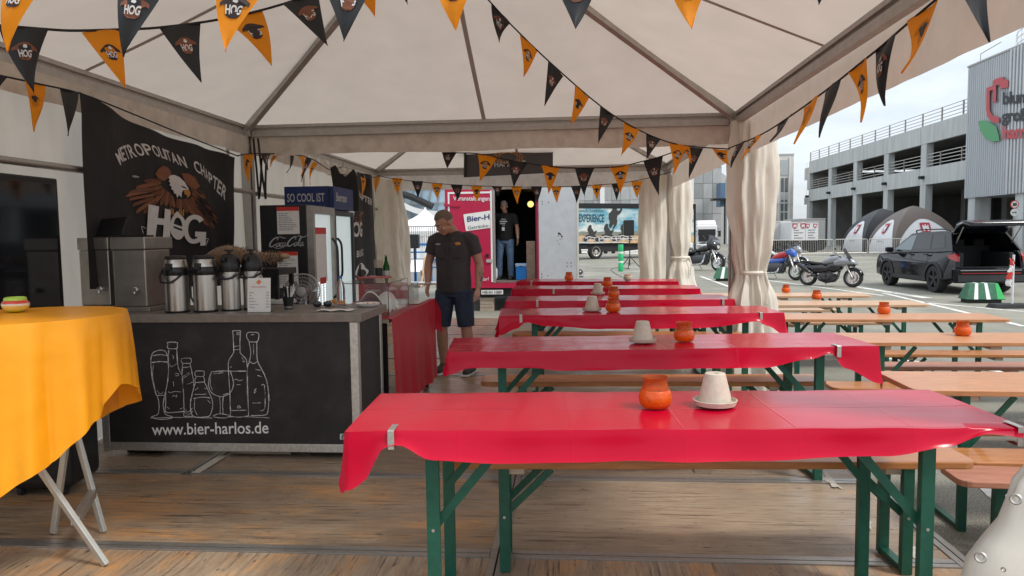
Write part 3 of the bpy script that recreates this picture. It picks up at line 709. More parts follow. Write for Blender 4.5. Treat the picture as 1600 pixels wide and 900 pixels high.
# wine bottle
dl([(614, 82), (620, 72), (664, 72), (668, 84)]); dl([(617, 85), (622, 200), (618, 225), (590, 270), (586, 330), (596, 480), (600, 645)]); dl([(666, 85), (664, 200), (672, 228), (706, 265), (712, 330), (716, 480), (722, 640)]); dl([(620, 178), (664, 172)], 2.6); dl([(622, 200), (664, 196)], 2.6); dl([(600, 343), (705, 342)]); dl([(622, 402), (640, 396), (660, 406), (682, 400)], 2.4); dl([(640, 432), (668, 432)], 1.8); dl([(602, 606), (705, 604)]); dl([(600, 645), (660, 650), (722, 642)]); dl([(645, 585), (655, 572), (668, 585), (645, 588)], 2); dl([(640, 88), (660, 84), (658, 96), (642, 98)], 2.5); dl([(676, 250), (696, 280), (680, 276)], 2.5); dl([(598, 320), (608, 312)], 3)
# sparkling wine bottle
dl([(722, 140), (708, 110), (716, 86), (750, 82), (784, 86), (790, 112), (776, 145), (722, 145)]); dl([(726, 148), (736, 220), (726, 280), (712, 330), (714, 480), (722, 640)]); dl([(776, 148), (778, 220), (784, 280), (820, 350), (846, 420), (856, 520), (850, 610), (830, 636), (740, 640)]); dl([(728, 275), (755, 292), (784, 275)]); dl([(754, 160), (756, 230)], 2.2); dl([(806, 436), (828, 440), (832, 560), (824, 600), (802, 606)], 2.6); dl([(758, 470), (772, 460), (758, 490), (774, 480)], 2.6); dl([(748, 556), (802, 554)], 1.8); dl([(770, 330), (800, 336)], 3); dl([(780, 370), (808, 380)], 3); dl([(738, 100), (760, 96)], 3); dl([(850, 430), (862, 540)], 2.2)
dl([(62, 655), (250, 652), (480, 656)], 2); dl([(590, 650), (720, 648), (862, 655)], 2.4)
dr.build('chalk_drawing', M_white, T, fix=False)
a_, b_ = panel_px(75, 770), panel_px(856, 768)
v, f = text_data('www.bier-harlos.de', 1, .008, 1, 'LEFT'); xs = [p[0] for p in v]; w_ = max(xs)-min(xs)
sx_ = (b_-a_).length/w_; dirx = (b_-a_).normalized()
mb = MB(); text_to(mb, 'www.bier-harlos.de', plane_fn(a_, dirx, Vector((0, 0, 1))), 1, .008, 1, 'LEFT', 1)
mb.v = [tuple(a_+dirx*((Vector(p)-a_).dot(dirx)-min(xs))*sx_+Vector((0, 0, (p[2]-a_.z)*sx_*1.12))) for p in mb.v]
mb.build('web_address', M_white, T, fix=False)
m = MB(); m.poly([panel_px(1334, 800)+Vector((0, -.001, 0)), panel_px(1420, 798)+Vector((0, -.001, 0)), panel_px(1420, 760)+Vector((0, -.001, 0)), panel_px(1334, 762)+Vector((0, -.001, 0))]); st_ = m.build('maker_sticker', M_paper, T, fix=False)
lettering('sticker_text', 'EWO', panel_px(1343, 793)+Vector((0, -.003, 0)), (1, 0, .02), (.15, 0, 1), .036, M_ink, st_, .002, align='LEFT', sx=.8)

# ------------------------------------------------------------------ things on the counter
def txt_lines(o, a, b, w, rows, mm, parent, seed=1, h=.006, gap=.014, frac=(.4, 1)):
    rr = random.Random(seed); m = MB(); fn = plane_fn(o, a, b)
    for i in range(rows):
        x = 0; y = -i*gap; lim = w*rr.uniform(*frac)
        while x < lim:
            q = min(rr.uniform(.08, .22)*w, lim-x); m.poly([fn(x, y), fn(x+q, y), fn(x+q, y+h), fn(x, y+h)]); x += q+.03*w
    return m.build('printed_lines', mm, parent, fix=False)
def steel_box(loc, w, d, h, label):
    T = thing('drink_dispenser', label, 'drink dispenser', loc, group='steel drink dispensers on the counter')
    m = MB(); m.bb(0, w, 0, d, .035, h-.085); bevel(m.build('tank', M_steel2, T), .008)
    m = MB(); m.bb(-.006, w+.006, -.008, d+.03, h-.083, h); bevel(m.build('lid', M_steel2, T), .006)
    m = MB(); m.bb(-.004, w+.02, -.012, d+.02, 0, .034); b = bevel(m.build('base', M_steel2, T), .005)
    m = MB(); rot = Matrix.Rotation(R(90), 3, 'X'); m.lathe([(.012, 0), (.012, .02), (.02, .024), (.022, .032), (.016, .038)], 14, (w*.72, 0, .15), rot); m.tube([(w*.72, -.03, .148), (w*.72, -.034, .125)], .007, 8); m.build('tap', M_steel, T, smooth=True)
    m = MB(); m.bb(.004, .008, -.002, 0, .04, h-.09); m.build('edge_strip', M_steel, T)
    return T
bxa, bxb = D(128, 480, 4.66), D(174, 480, 4.66)
steel_box(Vector((bxa.x, 4.66, CZ)), bxb.x-bxa.x, .3, .50, 'left one of the two tall brushed steel drink dispensers on the counter')
bxa, bxb = D(180, 488, 4.56), D(231, 488, 4.56)
tb = steel_box(Vector((bxa.x, 4.56, CZ)), bxb.x-bxa.x, .30, .50, 'right one of the two tall brushed steel drink dispensers, beside the vacuum jugs')
m = MB(); m.bb(.216, .2165, .02, .10, .20, .24); m.build('data_label', M_paper, tb)
T = thing('tablet_till', 'black tablet till tilted back on top of the steel dispensers', 'tablet', (D(176, 368, 4.72).x, 4.72, CZ+.501))
rot = Matrix.Rotation(R(-32), 3, 'X') @ Matrix.Rotation(R(-8), 3, 'Z')
m = MB(); m.box((0, 0, .075), (.21, .012, .14), rot); bevel(m.build('screen', M_black, T), .004); m = MB(); m.box((.03, -.02, .035), (.06, .004, .03), rot); m.build('display_glow', M_steel2, T); m = MB(); m.bb(-.03, .26, -.05, .06, 0, .012); m.build('foot', M_black, T)
def jug(label, kind, loc):
    T = thing('vacuum_jug', label, 'vacuum jug', loc, group='steel vacuum jugs on the counter')
    if kind == 'A':
        m = MB(); m.lathe([(.076, .0), (.078, .012), (.074, .014)], 28); m.build('base_ring', M_black, T, smooth=40)
        m = MB(); m.lathe([(.0735, .0142), (.0735, .245)], 32, cap=False); m.build('steel_body', M_steel, T, smooth=True)
        m = MB(); m.lathe([(.0745, .2452), (.078, .25), (.078, .295), (.0745, .30)], 32, cap=False); m.build('grip_band', M_black, T, smooth=40)
        m = MB(); m.lathe([(.074, .3002), (.066, .345), (.064, .35)], 32, cap=False); m.build('steel_shoulder', M_steel, T, smooth=True)
        m = MB(); m.lathe([(.066, .3502), (.068, .36), (.06, .374), (.0, .376)], 28); m.build('lid', M_black, T, smooth=40)
        m = MB(); m.tube([(-.076, -.02, .29), (-.085, -.05, .24), (-.05, -.095, .205), (.01, -.10, .20), (.05, -.085, .225), (.072, -.04, .26)] if 'looped' in label else [(-.08, 0, .29), (-.1, 0, .2), (-.1, 0, .1), (-.08, 0, .06)], .007, 8); m.build('handle', M_black, T, smooth=True)
        m = MB(); m.bb(-.018, .018, -.098, -.07, .285, .325); m.build('spout', M_black, T)
    else:
        m = MB(); m.lathe([(.064, 0), (.066, .01), (.062, .012)], 28); m.build('base_ring', M_black, T, smooth=40)
        m = MB(); m.lathe([(.061, .0122), (.061, .26)], 32, cap=False); m.build('steel_body', M_steel, T, smooth=True)
        m = MB(); m.lathe([(.063, .2602), (.066, .27), (.067, .30), (.062, .34), (.045, .372), (.03, .38), (.0, .38)], 28); m.build('pump_top', M_black, T, smooth=40)
        m = MB(); m.lathe([(.012, .3802), (.012, .395), (.03, .40), (.03, .408), (.0, .41)], 16); m.build('pump_button', M_black, T, smooth=40)
        m = MB(); m.tube([(-.066, 0, .29), (-.078, -.03, .25), (-.05, -.075, .222), (0, -.09, .215), (.05, -.075, .222), (.078, -.03, .25), (.066, 0, .29)], .0075, 8); m.build('handle', M_black, T, smooth=True)
        m = MB(); m.tube([(0, -.05, .35), (0, -.09, .355), (0, -.105, .335)], .012, 8); m.build('spout', M_black, T, smooth=True)
    return T
jug('steel vacuum jug with black band and looped strap handle, next to the dispenser', 'A', U(278, 488, CZ)); jug('steel vacuum jug with a wide black band and flat lid, second from the dispenser', 'A', U(322, 487, CZ))
jug('steel jug with domed black pump top, third from the dispenser', 'B', U(362, 485, CZ)); jug('steel jug with domed black pump top, right behind the price card', 'B', U(396, 483, CZ))
T = thing('plush_toy', 'brown fluffy plush lying behind the vacuum jugs', 'plush toy', (-2.62, 5.22, 1.27))
M_plush = mat('brown_fur', (.22, .125, .06), .95, var=.3, vs=40, bump=.9, bs=160, sheen=.4)
m = MB(); rr = random.Random(5)
path = smooth_pts([(-.14, 0, -.03), (-.04, 0, .015), (.08, 0, .04), (.22, .01, .02), (.36, .02, .012), (.46, .03, .02)], 5); rad = [interp([(0, .045), (.3, .07), (.55, .055), (.8, .035), (1, .02)], k/(len(path)-1)) for k in range(len(path))]
m.tube(path, rad, 14); m.build('plush_body', M_plush, T, smooth=True)
m = MB(); m.tube(smooth_pts([(.1, -.03, .0), (.14, -.05, -.07), (.15, -.055, -.13)], 5), .03, 10); m.build('plush_leg', M_plush, T, smooth=True); m = MB(); m.ball((.48, .03, .02), (.04, .035, .022)); m.build('plush_paw', mat('tan_fur', (.34, .22, .13), .95, var=.3, vs=40), T, smooth=True)
m = MB()
for k in range(900):
    i = rr.randrange(1, len(path)-1); a = rr.uniform(0, 6.28); c_ = Vector(path[i]); u_ = Vector((rr.uniform(-.3, .5), cos(a), sin(a))).normalized(); p0 = c_+Vector((0, cos(a), sin(a)))*rad[i]*.95; p1 = p0+u_*rr.uniform(.018, .035)+Vector((.012, 0, -.006)); w_ = Vector((.005, 0, .003)); m.add([p0-w_, p0+w_, p1], [(0, 1, 2)])
m.build('fur_tuft', M_plush, T, fix=False)['kind'] = 'stuff'
T = thing('back_shelf', 'black shelf box behind the counter carrying the brown plush', 'shelf', (-2.62, 5.22, 0)); m = MB(); m.bb(-.25, .5, -.14, .2, 1.155, 1.20); m.build('shelf_board', M_black, T)
for x in (-.22, .47):
    for y in (-.11, .17):
        m = MB(); m.bb(x-.015, x+.015, y-.015, y+.015, .002, 1.155); m.build('leg', M_black, T)
T = thing('price_card', 'white upright price card on the counter in front of the jugs', 'price card', U(405, 488, CZ), R(3))
m = MB(); m.box((0, .01, .112), (.15, .004, .222), Matrix.Rotation(R(-6), 3, 'X')); m.build('card', M_paper, T)
m = MB(); m.bb(-.075, .075, -.012, .06, 0, .003); m.build('card_foot', M_glass, T)
ca, cb = Vector((1, 0, 0)), Vector((0, .1045, .9945)); co = Vector((0, -.0045, 0))
lettering('card_heading', 'Kaffeespezialitäten', co+cb*.163+Vector((0, -.001, 0)), ca, cb, .013, M_redpr, T)
m = MB(); fn = plane_fn(co+cb*.195, ca, cb); m.poly([fn(-.018, 0), fn(0, -.016), fn(.016, .004), fn(-.002, .02)]); m.build('card_logo', mat('orange_print', (.7, .2, .04), .6, var=0), T, fix=False)
for k, (l_, p_) in enumerate([('Kaffee', '2,50'), ('Tee', '2,00'), ('Kakao', '3,00'), ('Espresso', '2,50'), ('Cappuccino', '3,00'), ('Wasser', '2,00')]):
    y = .125-.019*k; lettering('card_line', l_, co+cb*y+ca*-.066, ca, cb, .013, M_ink, T, align='LEFT'); lettering('card_price', p_, co+cb*y+ca*.066, ca, cb, .013, M_ink, T, align='RIGHT')
T = thing('stirrer_cup', 'black paper cup full of black and white stirrers on the counter', 'cup', U(451, 483, CZ))
m = MB(); m.lathe([(.028, 0), (.030, .02), (.040, .085), (.037, .085), (.027, .02), (.0, .015)], 22); m.build('cup', M_black, T, smooth=40)
m = MB(); m.lathe([(.0275, -.0), (.031, .022)], 22, cap=False); m.build('cup_sleeve', M_steel2, T)
for k in range(22):
    a = rnd(0, 6.28); r0 = rnd(0, .015); lean = rnd(.02, .06); m = MB(); x, y = r0*cos(a), r0*sin(a)
    wht = cos(a) > .1; m.bar((x, y, .03), (x+lean*cos(a), y+lean*sin(a), rnd(.13, .175)), .006, .0025); m.build('stirrer', M_paper if wht else M_black, T)
T = thing('desk_fan', 'grey desk fan with wire guard behind the counter, before the drinks fridge', 'fan', (-1.93, 5.42, 0))
fc = D(474, 457, 5.42); fo = fc-Vector((-1.93, 5.42, 0)); rotf = Matrix.Rotation(R(78), 3, 'X')
M_fang = mat('grey_fan_plastic', (.42, .41, .40), .4, var=.05, trans=.0); M_fanb = mat('smoky_blade', (.36, .36, .36), .25, var=0, trans=.45, ior=1.2)
m = MB()
for k in range(5): m.tube([fo+rotf @ Vector((.142*(k+1)/5*cos(2*PI*i/36), .142*(k+1)/5*sin(2*PI*i/36), .03+.02*(1-((k+1)/5)**2))) for i in range(37)], .0018 if k < 4 else .005, 5, cap=False)
for k in range(40):
    t = 2*PI*k/40; m.tube([fo+rotf @ Vector((r*cos(t), r*sin(t), .03+.02*(1-(r/.142)**2))) for r in (.035, .08, .142)], .0011, 4)
g_ = m.build('wire_guard', M_fang, T); g_['kind'] = 'stuff'
for k in range(3):
    t0 = k*2.094+.4; m = MB(); m.add([fo+rotf @ Vector((r*cos(t0+w), r*sin(t0+w), .012*w*4)) for r, w in ((.03, 0), (.07, -.28), (.115, -.3), (.13, .1), (.11, .55), (.06, .5), (.03, .35))], [tuple(range(7))]); m.build('blade', M_fanb, T, fix=False)
m = MB(); m.lathe([(.038, .03), (.036, .055), (.02, .06), (0, .06)], 20, fo, rotf); m.build('hub', M_fang, T, smooth=40)
m = MB(); m.tube([(fo.x, fo.y+.03, .76), (fo.x, fo.y+.03, fo.z-.02)], .014, 10); m.build('stem', M_fang, T, smooth=True); m = MB(); m.lathe([(.09, .742), (.085, .755), (.02, .77)], 20, (fo.x, fo.y+.03, 0)); m.build('foot', M_fang, T, smooth=40)
T = thing('back_bench', 'low dark work table behind the counter under the fan', 'table', (-1.95, 5.5, 0)); m = MB(); m.bb(-.35, .3, -.28, .25, .70, .74); m.build('tabletop', M_black, T)
for x in (-.3, .25):
    for y in (-.23, .2): m = MB(); m.bb(x-.02, x+.02, y-.02, y+.02, .002, .7); m.build('leg', M_black, T)
p = U(533, 479, CZ); T = thing('water_bottle', 'clear plastic water bottle with blue cap on the counter', 'bottle', p)
m = MB(); m.lathe([(.026, 0), (.03, .008), (.029, .05), (.031, .06), (.029, .07), (.031, .12), (.026, .15), (.012, .185), (.011, .195)], 20); m.build('bottle_body', M_glass, T, smooth=40)
m = MB(); m.lathe([(.013, .1955), (.013, .212), (0, .213)], 14); m.build('cap', mat('blue_cap', (.03, .10, .45), .4, var=0), T)
p = U(525, 477, CZ); T = thing('snack_tray', 'small heap of orange pretzel snacks on the counter beside sunglasses', 'snacks', p); m = MB(); m.lathe([(.07, 0), (.085, .008), (.0, .006)], 18); m.build('tray', M_paper, T)
M_snack = mat('baked_snack', (.52, .22, .05), .7, var=.25, vs=30)
for k in range(9): a = rnd(0, 6.28); q = rnd(0, .05); m = MB(); m.tube([(q*cos(a)+.02*cos(t+k), q*sin(a)*.6+.02*sin(t+k), .012+k*.003+.003*sin(2*t)) for t in [i*.7 for i in range(8)]], .0055, 6); m.build('pretzel', M_snack, T, smooth=True)
p = U(504, 480, CZ); T = thing('sunglasses', 'black sunglasses lying on the counter left of the snacks', 'sunglasses', p, .3)
for s in (-1, 1): m = MB(); m.ball((s*.034, 0, .022), (.029, .006, .022), 14, 8); m.build('lens', M_darkglass, T, smooth=True); m = MB(); m.tube([(s*.062, .0, .03), (s*.064, .07, .028), (s*.058, .12, .012)], .003, 6); m.build('temple', M_black, T)
m = MB(); m.tube([(-.01, -.003, .028), (0, -.006, .032), (.01, -.003, .028)], .003, 6); m.build('bridge', M_black, T)
p = U(575, 479, CZ); T = thing('white_saucer', 'round white dish with crumbs near the counter corner', 'dish', p); m = MB(); m.lathe([(.05, 0), (.075, .012), (.085, .026), (.08, .026), (.07, .014), (0, .01)], 26); m.build('dish', M_paper, T, smooth=50)
for k in range(8): m = MB(); a = rnd(0, 6.3); q = rnd(.01, .05); m.ball((q*cos(a), q*sin(a), .016), rnd(.006, .012), 6, 4); m.build('crumb', M_snack, T)
p = U(525, 486, CZ); T = thing('paper_napkin', 'crumpled white paper napkin at the front edge of the counter', 'napkin', p); m = MB(); m.grid(lambda u, v: ((u-.5)*.24+.01*sin(9*v), (v-.5)*.10+.012*sin(11*u), .004+.006*abs(sin(7*u+5*v))*1.2), 16, 8); m.build('napkin_sheet', M_paper, T, smooth=60)
p = U(438, 474, CZ); T = thing('napkin_stack', 'stack of white napkins behind the stirrer cup', 'napkins', p)
for k in range(5): m = MB(); m.box((.01*k % .02, 0, .004+.006*k), (.19, .12, .005), Matrix.Rotation(.06*k, 3, 'Z')); m.build('napkin', M_paper, T)

# ------------------------------------------------------------------ fridges behind the bar
M_fr = mat('black_fridge_paint', (.010, .010, .011), .4, var=.1, vs=3)
M_lit = mat('cold_interior', (.60, .66, .66), .35, var=.04, vs=4, stretch=(1, 1, .3), emit=(.75, .9, .92), estr=.22)
M_led = mat('led_strip', (.9, .95, 1), .4, var=0, emit=(.9, .97, 1), estr=1.1)
M_silver = mat('silver_print', (.50, .50, .50), .4, .3, var=.05)
M_blue = mat('navy_sign', (.012, .028, .13), .5, var=.06)
def swash(o, a, b, s, mm, parent):
    """flowing script lettering drawn as pen strokes"""
    m = MB(); fn = plane_fn(o, a, b)
    def st(pts, w):
        p = smooth_pts(pts, 6); n = len(p)
        for i in range(n-1):
            t = i/(n-1); ww = s*w*(.45+.75*sin(PI*t)); ribbon(m, [(p[i][0]*s, p[i][1]*s), (p[i+1][0]*s, p[i+1][1]*s)], ww, fn)
    for x0 in (0, 4.15):
        st([(x0+1.55, 1.5), (x0+1.75, 1.95), (x0+1.35, 2.15), (x0+.7, 1.75), (x0+.2, 1.0), (x0+.2, .3), (x0+.7, .1), (x0+1.3, .45), (x0+1.6, .75)], .28)
    st([(1.35, 2.1), (2.2, 2.25), (3.0, 1.95), (3.6, 2.0)], .12)
    def o_(x): st([(x+.5, .95), (x+.15, .75), (x, .35), (x+.2, .08), (x+.55, .3), (x+.62, .75), (x+.4, .95)], .20)
    def c_(x): st([(x+.55, .75), (x+.4, .95), (x+.1, .6), (x+.1, .2), (x+.35, .08), (x+.7, .35)], .2)
    def a_(x): o_(x); st([(x+.62, .95), (x+.55, .3), (x+.72, .08), (x+1., .4)], .2)
    o_(1.7); c_(2.45); a_(3.15); st([(4.0, .78), (4.35, .85)], .18)
    o_(5.85); st([(6.55, .2), (7.0, 1.2), (7.1, 1.95), (6.85, 1.9), (6.75, 1.0), (6.8, .25), (7.1, .15)], .17); a_(7.15)
    st([(5.6, 2.0), (6.6, 2.35), (7.6, 2.0), (8.6, 2.6)], .14); st([(1.0, .05), (2.2, -.32), (3.6, -.1)], .12)
    return m.build('script_logo', mm, parent, fix=False)
fx0, fx1, fy0, fz = D(408, 400, 6.2).x, D(491, 400, 6.2).x, 6.2, 1.72
fy1 = XX(525, 400, fx1).y
T = thing('drinks_fridge', 'black drinks fridge with white script logo on its side and papers taped above and below', 'fridge', (fx0, fy0, 0))
w, d = fx1-fx0, fy1-fy0
m = MB(); m.bb(0, w-.06, 0, d, .05, fz); bevel(m.build('cabinet', M_fr, T), .008)
m = MB(); m.bb(w-.058, w-.0, .0, .05, .06, fz-.01); m.bb(w-.058, w, d-.05, d, .06, fz-.01); m.bb(w-.058, w, .051, d-.051, fz-.08, fz-.01); m.bb(w-.058, w, .051, d-.051, .06, .12); dr_ = m.build('door_frame', M_steel2, T)
m = MB(); m.bb(w-.04, w-.03, .051, d-.051, .121, fz-.081); m.build('door_glass', M_lit, T)
m = MB()
for k in range(34):
    for y in (.18, .26, .34): z = .3+.023*k; m.bb(w-.0295, w-.027, y-.007, y+.007, z, z+.010)
o = m.build('led_dots', M_led, T); o['kind'] = 'stuff'
m = MB(); m.tube(smooth_pts([(w, d-.1, .85), (w+.045, d-.1, .92), (w+.05, d-.1, 1.15), (w+.045, d-.1, 1.34), (w, d-.1, 1.42)], 5), .012, 8); m.build('handle', M_black, T, smooth=True)
def paper(u0, v0, u1, v1, seed, T=T, head=True):
    a, b = D(u0, v1, fy0)-Vector((fx0, fy0, 0)), D(u1, v0, fy0)-Vector((fx0, fy0, 0))
    m = MB(); m.bb(a.x, b.x, -.004, -.001, a.z, b.z); o = m.build('taped_paper', M_paper, T)
    if head: m = MB(); m.bb(a.x, b.x, -.006, -.0045, b.z-.035, b.z); m.build('red_heading', M_redpr, o)
    txt_lines((a.x+.015, -.0062, b.z-.06), (1, 0, 0), (0, 0, 1), b.x-a.x-.03, int((b.z-a.z-.07)/.016), M_ink, o, seed, .004, .016)
paper(434, 323, 467, 366, 3); paper(435, 393, 465, 450, 5)
m = MB(); m.bb(w-.0265, w-.0245, .10, .40, 1.02, 1.52); o = m.build('taped_paper', M_paper, T); m = MB(); m.bb(w-.0242, w-.0235, .10, .40, 1.46, 1.52); m.bb(w-.0242, w-.0235, .2, .36, 1.0, 1.06); m.build('red_heading', M_redpr, o)
a = D(420, 388, fy0)-Vector((fx0, fy0, 0)); b = D(480, 388, fy0)-Vector((fx0, fy0, 0)); swash(Vector((a.x, -.003, a.z+.01)), (1, 0, .02), (.28, 0, 1), (b.x-a.x)/8.9, M_silver, T)
bx0, bx1, by0, bz = D(444, 310, 7.15).x, D(522, 310, 7.15).x, 7.15, D(480, 291, 7.15).z
by1 = XX(552, 310, bx1).y
T = thing('beer_fridge', 'taller fridge with navy sign reading So cool ist der Norden and a glass door', 'fridge', (bx0, by0, 0))
w, d = bx1-bx0, by1-by0
m = MB(); m.bb(0, w-.05, 0, d, .05, bz); bevel(m.build('cabinet', M_fr, T), .008)
m = MB(); m.bb(w-.048, w, .0, .045, .06, bz-.25); m.bb(w-.048, w, d-.045, d, .06, bz-.25); m.bb(w-.048, w, .046, d-.046, bz-.30, bz-.25); m.bb(w-.048, w, .046, d-.046, .06, .12); m.build('door_frame', M_fr, T)
m = MB(); m.bb(w-.035, w-.028, .046, d-.046, .121, bz-.301); m.build('door_glass', M_lit, T)
m = MB(); m.bb(w-.048, w-.002, .002, d-.002, bz-.235, bz-.004); hd = m.build('header_sign', M_blue, T)
mb = MB(); text_to(mb, 'Bavermann', plane_fn((w+.001, .05, bz-.15), (0, 1, 0), (0, .25, 1)), .125, .001, .85, 'LEFT', .75); mb.build('header_lettering', M_silver, hd, fix=False)
m = MB(); m.bb(.012, w-.06, -.008, -.001, bz-.40, bz-.006); sg = m.build('side_sign', M_blue, T)
for k, s_ in enumerate(('SO COOL IST', 'DER NORDEN')):
    v, f = text_data(s_, 1, .02, 1.02, 'LEFT'); xs = [q[0] for q in v]; sc_ = (w-.13)/(max(xs)-min(xs))
    mb = MB(); mb.add([(.035+(q[0]-min(xs))*sc_, -.0105, bz-.155-.13*k+q[1]*.118) for q in v], f); mb.build('sign_lettering', M_silver, sg, fix=False)
m = MB(); m.tube(smooth_pts([(w, .06, 1.0), (w+.04, .06, 1.05), (w+.045, .06, 1.2), (w+.04, .06, 1.36), (w, .06, 1.42)], 5), .012, 8); m.build('handle', M_black, T, smooth=True)
T = thing('dark_glass_cabinet', 'tall black glass fronted cabinet at the left picture edge behind the yellow table', 'cabinet', (-3.34, 3.55, 0))
m = MB(); m.bb(0, .10, 0, .80, .02, 1.82); bevel(m.build('cabinet', M_fr, T), .01); m = MB(); m.bb(.1005, .108, .03, .77, .06, 1.78); m.build('door_glass', M_darkglass, T); m = MB(); m.tube([(.125, .09, .8), (.125, .09, 1.2)], .01, 8); m.build('handle', M_black, T)

# ------------------------------------------------------------------ chapter flag on the left wall
M_flag = mat('black_flag_cloth', (.020, .018, .019), .7, var=.2, vs=3, transl=.12)
M_flagw = mat('flag_white_print', (.60, .57, .56), .7, var=.06)
M_brown1 = mat('flag_brown_print', (.20, .075, .035), .7, var=.15, vs=12)
M_brown2 = mat('flag_dark_brown_print', (.125, .045, .022), .7, var=.15, vs=12)
M_beak = mat('flag_yellow_print', (.45, .20, .045), .7, var=.05)
FX = -3.245
def flag_pt(px, py, off=0.):
    p = XX(px, py, FX); p.x += .035*sin(4.2*p.y+1.0)*(1-.35*(p.z-1.0))*.8+.018*sin(11*p.y+2*p.z)+off*1.0; return p
T = thing('chapter_flag', 'large black cloth flag with brown eagle and white lettering Metropolitan Chapter on the left wall', 'flag')
TLp, TRp, BRp, BLp = Vector((124, 143)), Vector((372, 246)), Vector((363, 446)), Vector((128, 452))
def fl_fn(u, v):
    t = TLp.lerp(TRp, u); t.y += 14*sin(PI*u)*(1-u*.2); b = BLp.lerp(BRp, u); q = t.lerp(b, v); q.x += (10*sin(PI*v*.9) if u == 0 else 0)*(1-u)
    return flag_pt(q.x, q.y)
m = MB(); m.grid(fl_fn, 80, 24); m.build('flag_cloth', M_flag, T, smooth=60)
def ck(u, v): return (120+u/4.5, 200+v/4.5)
def fpoly(name, polys, mm, off, parent=T):
    m = MB()
    for P in polys: m.poly([flag_pt(*ck(*q), off) for q in P])
    return m.build(name, mm, parent, fix=False)
def feather(a, b, w):
    (x0, y0), (x1, y1) = a, b; dx, dy = x1-x0, y1-y0; l = math.hypot(dx, dy); nx, ny = -dy/l, dx/l; out = []
    prof = [(0, .5), (.2, .85), (.5, 1), (.78, .95), (.92, .65), (1, .12)]
    for t, k in prof: out.append((x0+dx*t+nx*w*k/2, y0+dy*t+ny*w*k/2))
    for t, k in prof[::-1]: out.append((x0+dx*t-nx*w*k/2, y0+dy*t-ny*w*k/2))
    return out
LFt = [((540, 440), (326, 480), 26), ((550, 425), (358, 458), 26), ((545, 470), (362, 505), 26), ((550, 490), (398, 548), 28), ((555, 505), (440, 598), 30), ((565, 515), (495, 600), 28),
       ((585, 385), (440, 422), 30), ((590, 365), (490, 374), 30), ((590, 410), (462, 462), 28), ((600, 420), (500, 505), 28), ((610, 430), (545, 535), 28), ((625, 440), (585, 545), 28), ((640, 450), (620, 550), 26), ((655, 460), (655, 560), 26), ((668, 475), (690, 560), 26)]
RFt = [((780, 400), (872, 500), 28), ((790, 430), (925, 585), 28), ((795, 455), (988, 640), 26), ((795, 475), (992, 672), 24), ((790, 490), (955, 708), 26), ((785, 500), (918, 712), 26), ((780, 510), (885, 690), 26), ((770, 500), (850, 640), 28), ((760, 500), (815, 620), 26), ((748, 500), (775, 600), 26), ((735, 500), (735, 580), 26), ((715, 495), (712, 565), 26)]
for FS in (LFt, RFt):
    for k_, q in enumerate(FS): fpoly('eagle_feather', [feather(*q)], (M_brown1, M_brown2)[k_ % 2], .005+.002*(k_ % 2))
fpoly('eagle_wing', [[(545, 322), (562, 290), (600, 264), (640, 278), (666, 310), (660, 345), (630, 358), (600, 372), (562, 350)]], M_brown1, .010); fpoly('eagle_wing', [[(735, 318), (768, 320), (800, 345), (832, 412), (805, 432), (770, 402), (745, 352)]], M_brown1, .010)
fpoly('eagle_head', [[(638, 346), (660, 332), (690, 330), (722, 345), (752, 380), (775, 432), (745, 438), (738, 455), (736, 490), (722, 470), (706, 490), (700, 462), (684, 462), (676, 436), (660, 430), (664, 410), (642, 402), (655, 385), (638, 376), (650, 362)]], M_flagw, .012)
fpoly('eagle_beak', [[(748, 440), (772, 434), (782, 452), (780, 474), (764, 494), (766, 474), (752, 466)]], M_beak, .014)
fpoly('eagle_eye', [[(728, 404), (750, 412), (766, 428), (744, 420)]], M_flag, .014)
fpoly('eagle_claw', [feather((640+q*14, 565), (650+q*12, 612), 9) for q in range(3)], M_beak, .011); fpoly('eagle_claw', [feather((722+q*14, 572), (714+q*16, 622), 9) for q in range(3)], M_beak, .011)
def ring(cx, cy, rx, ry, w, a0, a1, n=22):
    o = [(cx+rx*cos(R(a0+(a1-a0)*k/n)), cy+ry*sin(R(a0+(a1-a0)*k/n))) for k in range(n+1)]
    i_ = [(cx+(rx-w)*cos(R(a0+(a1-a0)*k/n)), cy+(ry-w*1.05)*sin(R(a0+(a1-a0)*k/n))) for k in range(n+1)]
    return [[o[k], o[k+1], i_[k+1], i_[k]] for k in range(n)]
hog = [[(516, 536), (572, 552), (562, 770), (512, 770)], [(560, 632), (612, 640), (612, 684), (560, 676)], [(606, 566), (644, 578), (640, 770), (600, 770)]]
hog += ring(700, 694, 62, 92, 26, 0, 360, 30)+[[(650, 668), (750, 700), (750, 716), (650, 684)], [(672, 606), (700, 585), (722, 606), (712, 625), (684, 625)], [(655, 700), (748, 730), (730, 752), (700, 762), (668, 745)]]
hog += ring(806, 712, 62, 102, 30, 20, 320, 26)+[[(812, 728), (868, 732), (866, 826), (840, 828), (838, 766), (812, 764)]]
fpoly('eagle_lettering', hog, M_flagw, .016)
fpoly('trade_mark', [feather((480, 690), (498, 745), 4), feather((480, 690), (515, 705), 4), feather((870, 775), (890, 780), 4), feather((888, 780), (872, 825), 4)], M_flagw, .008)
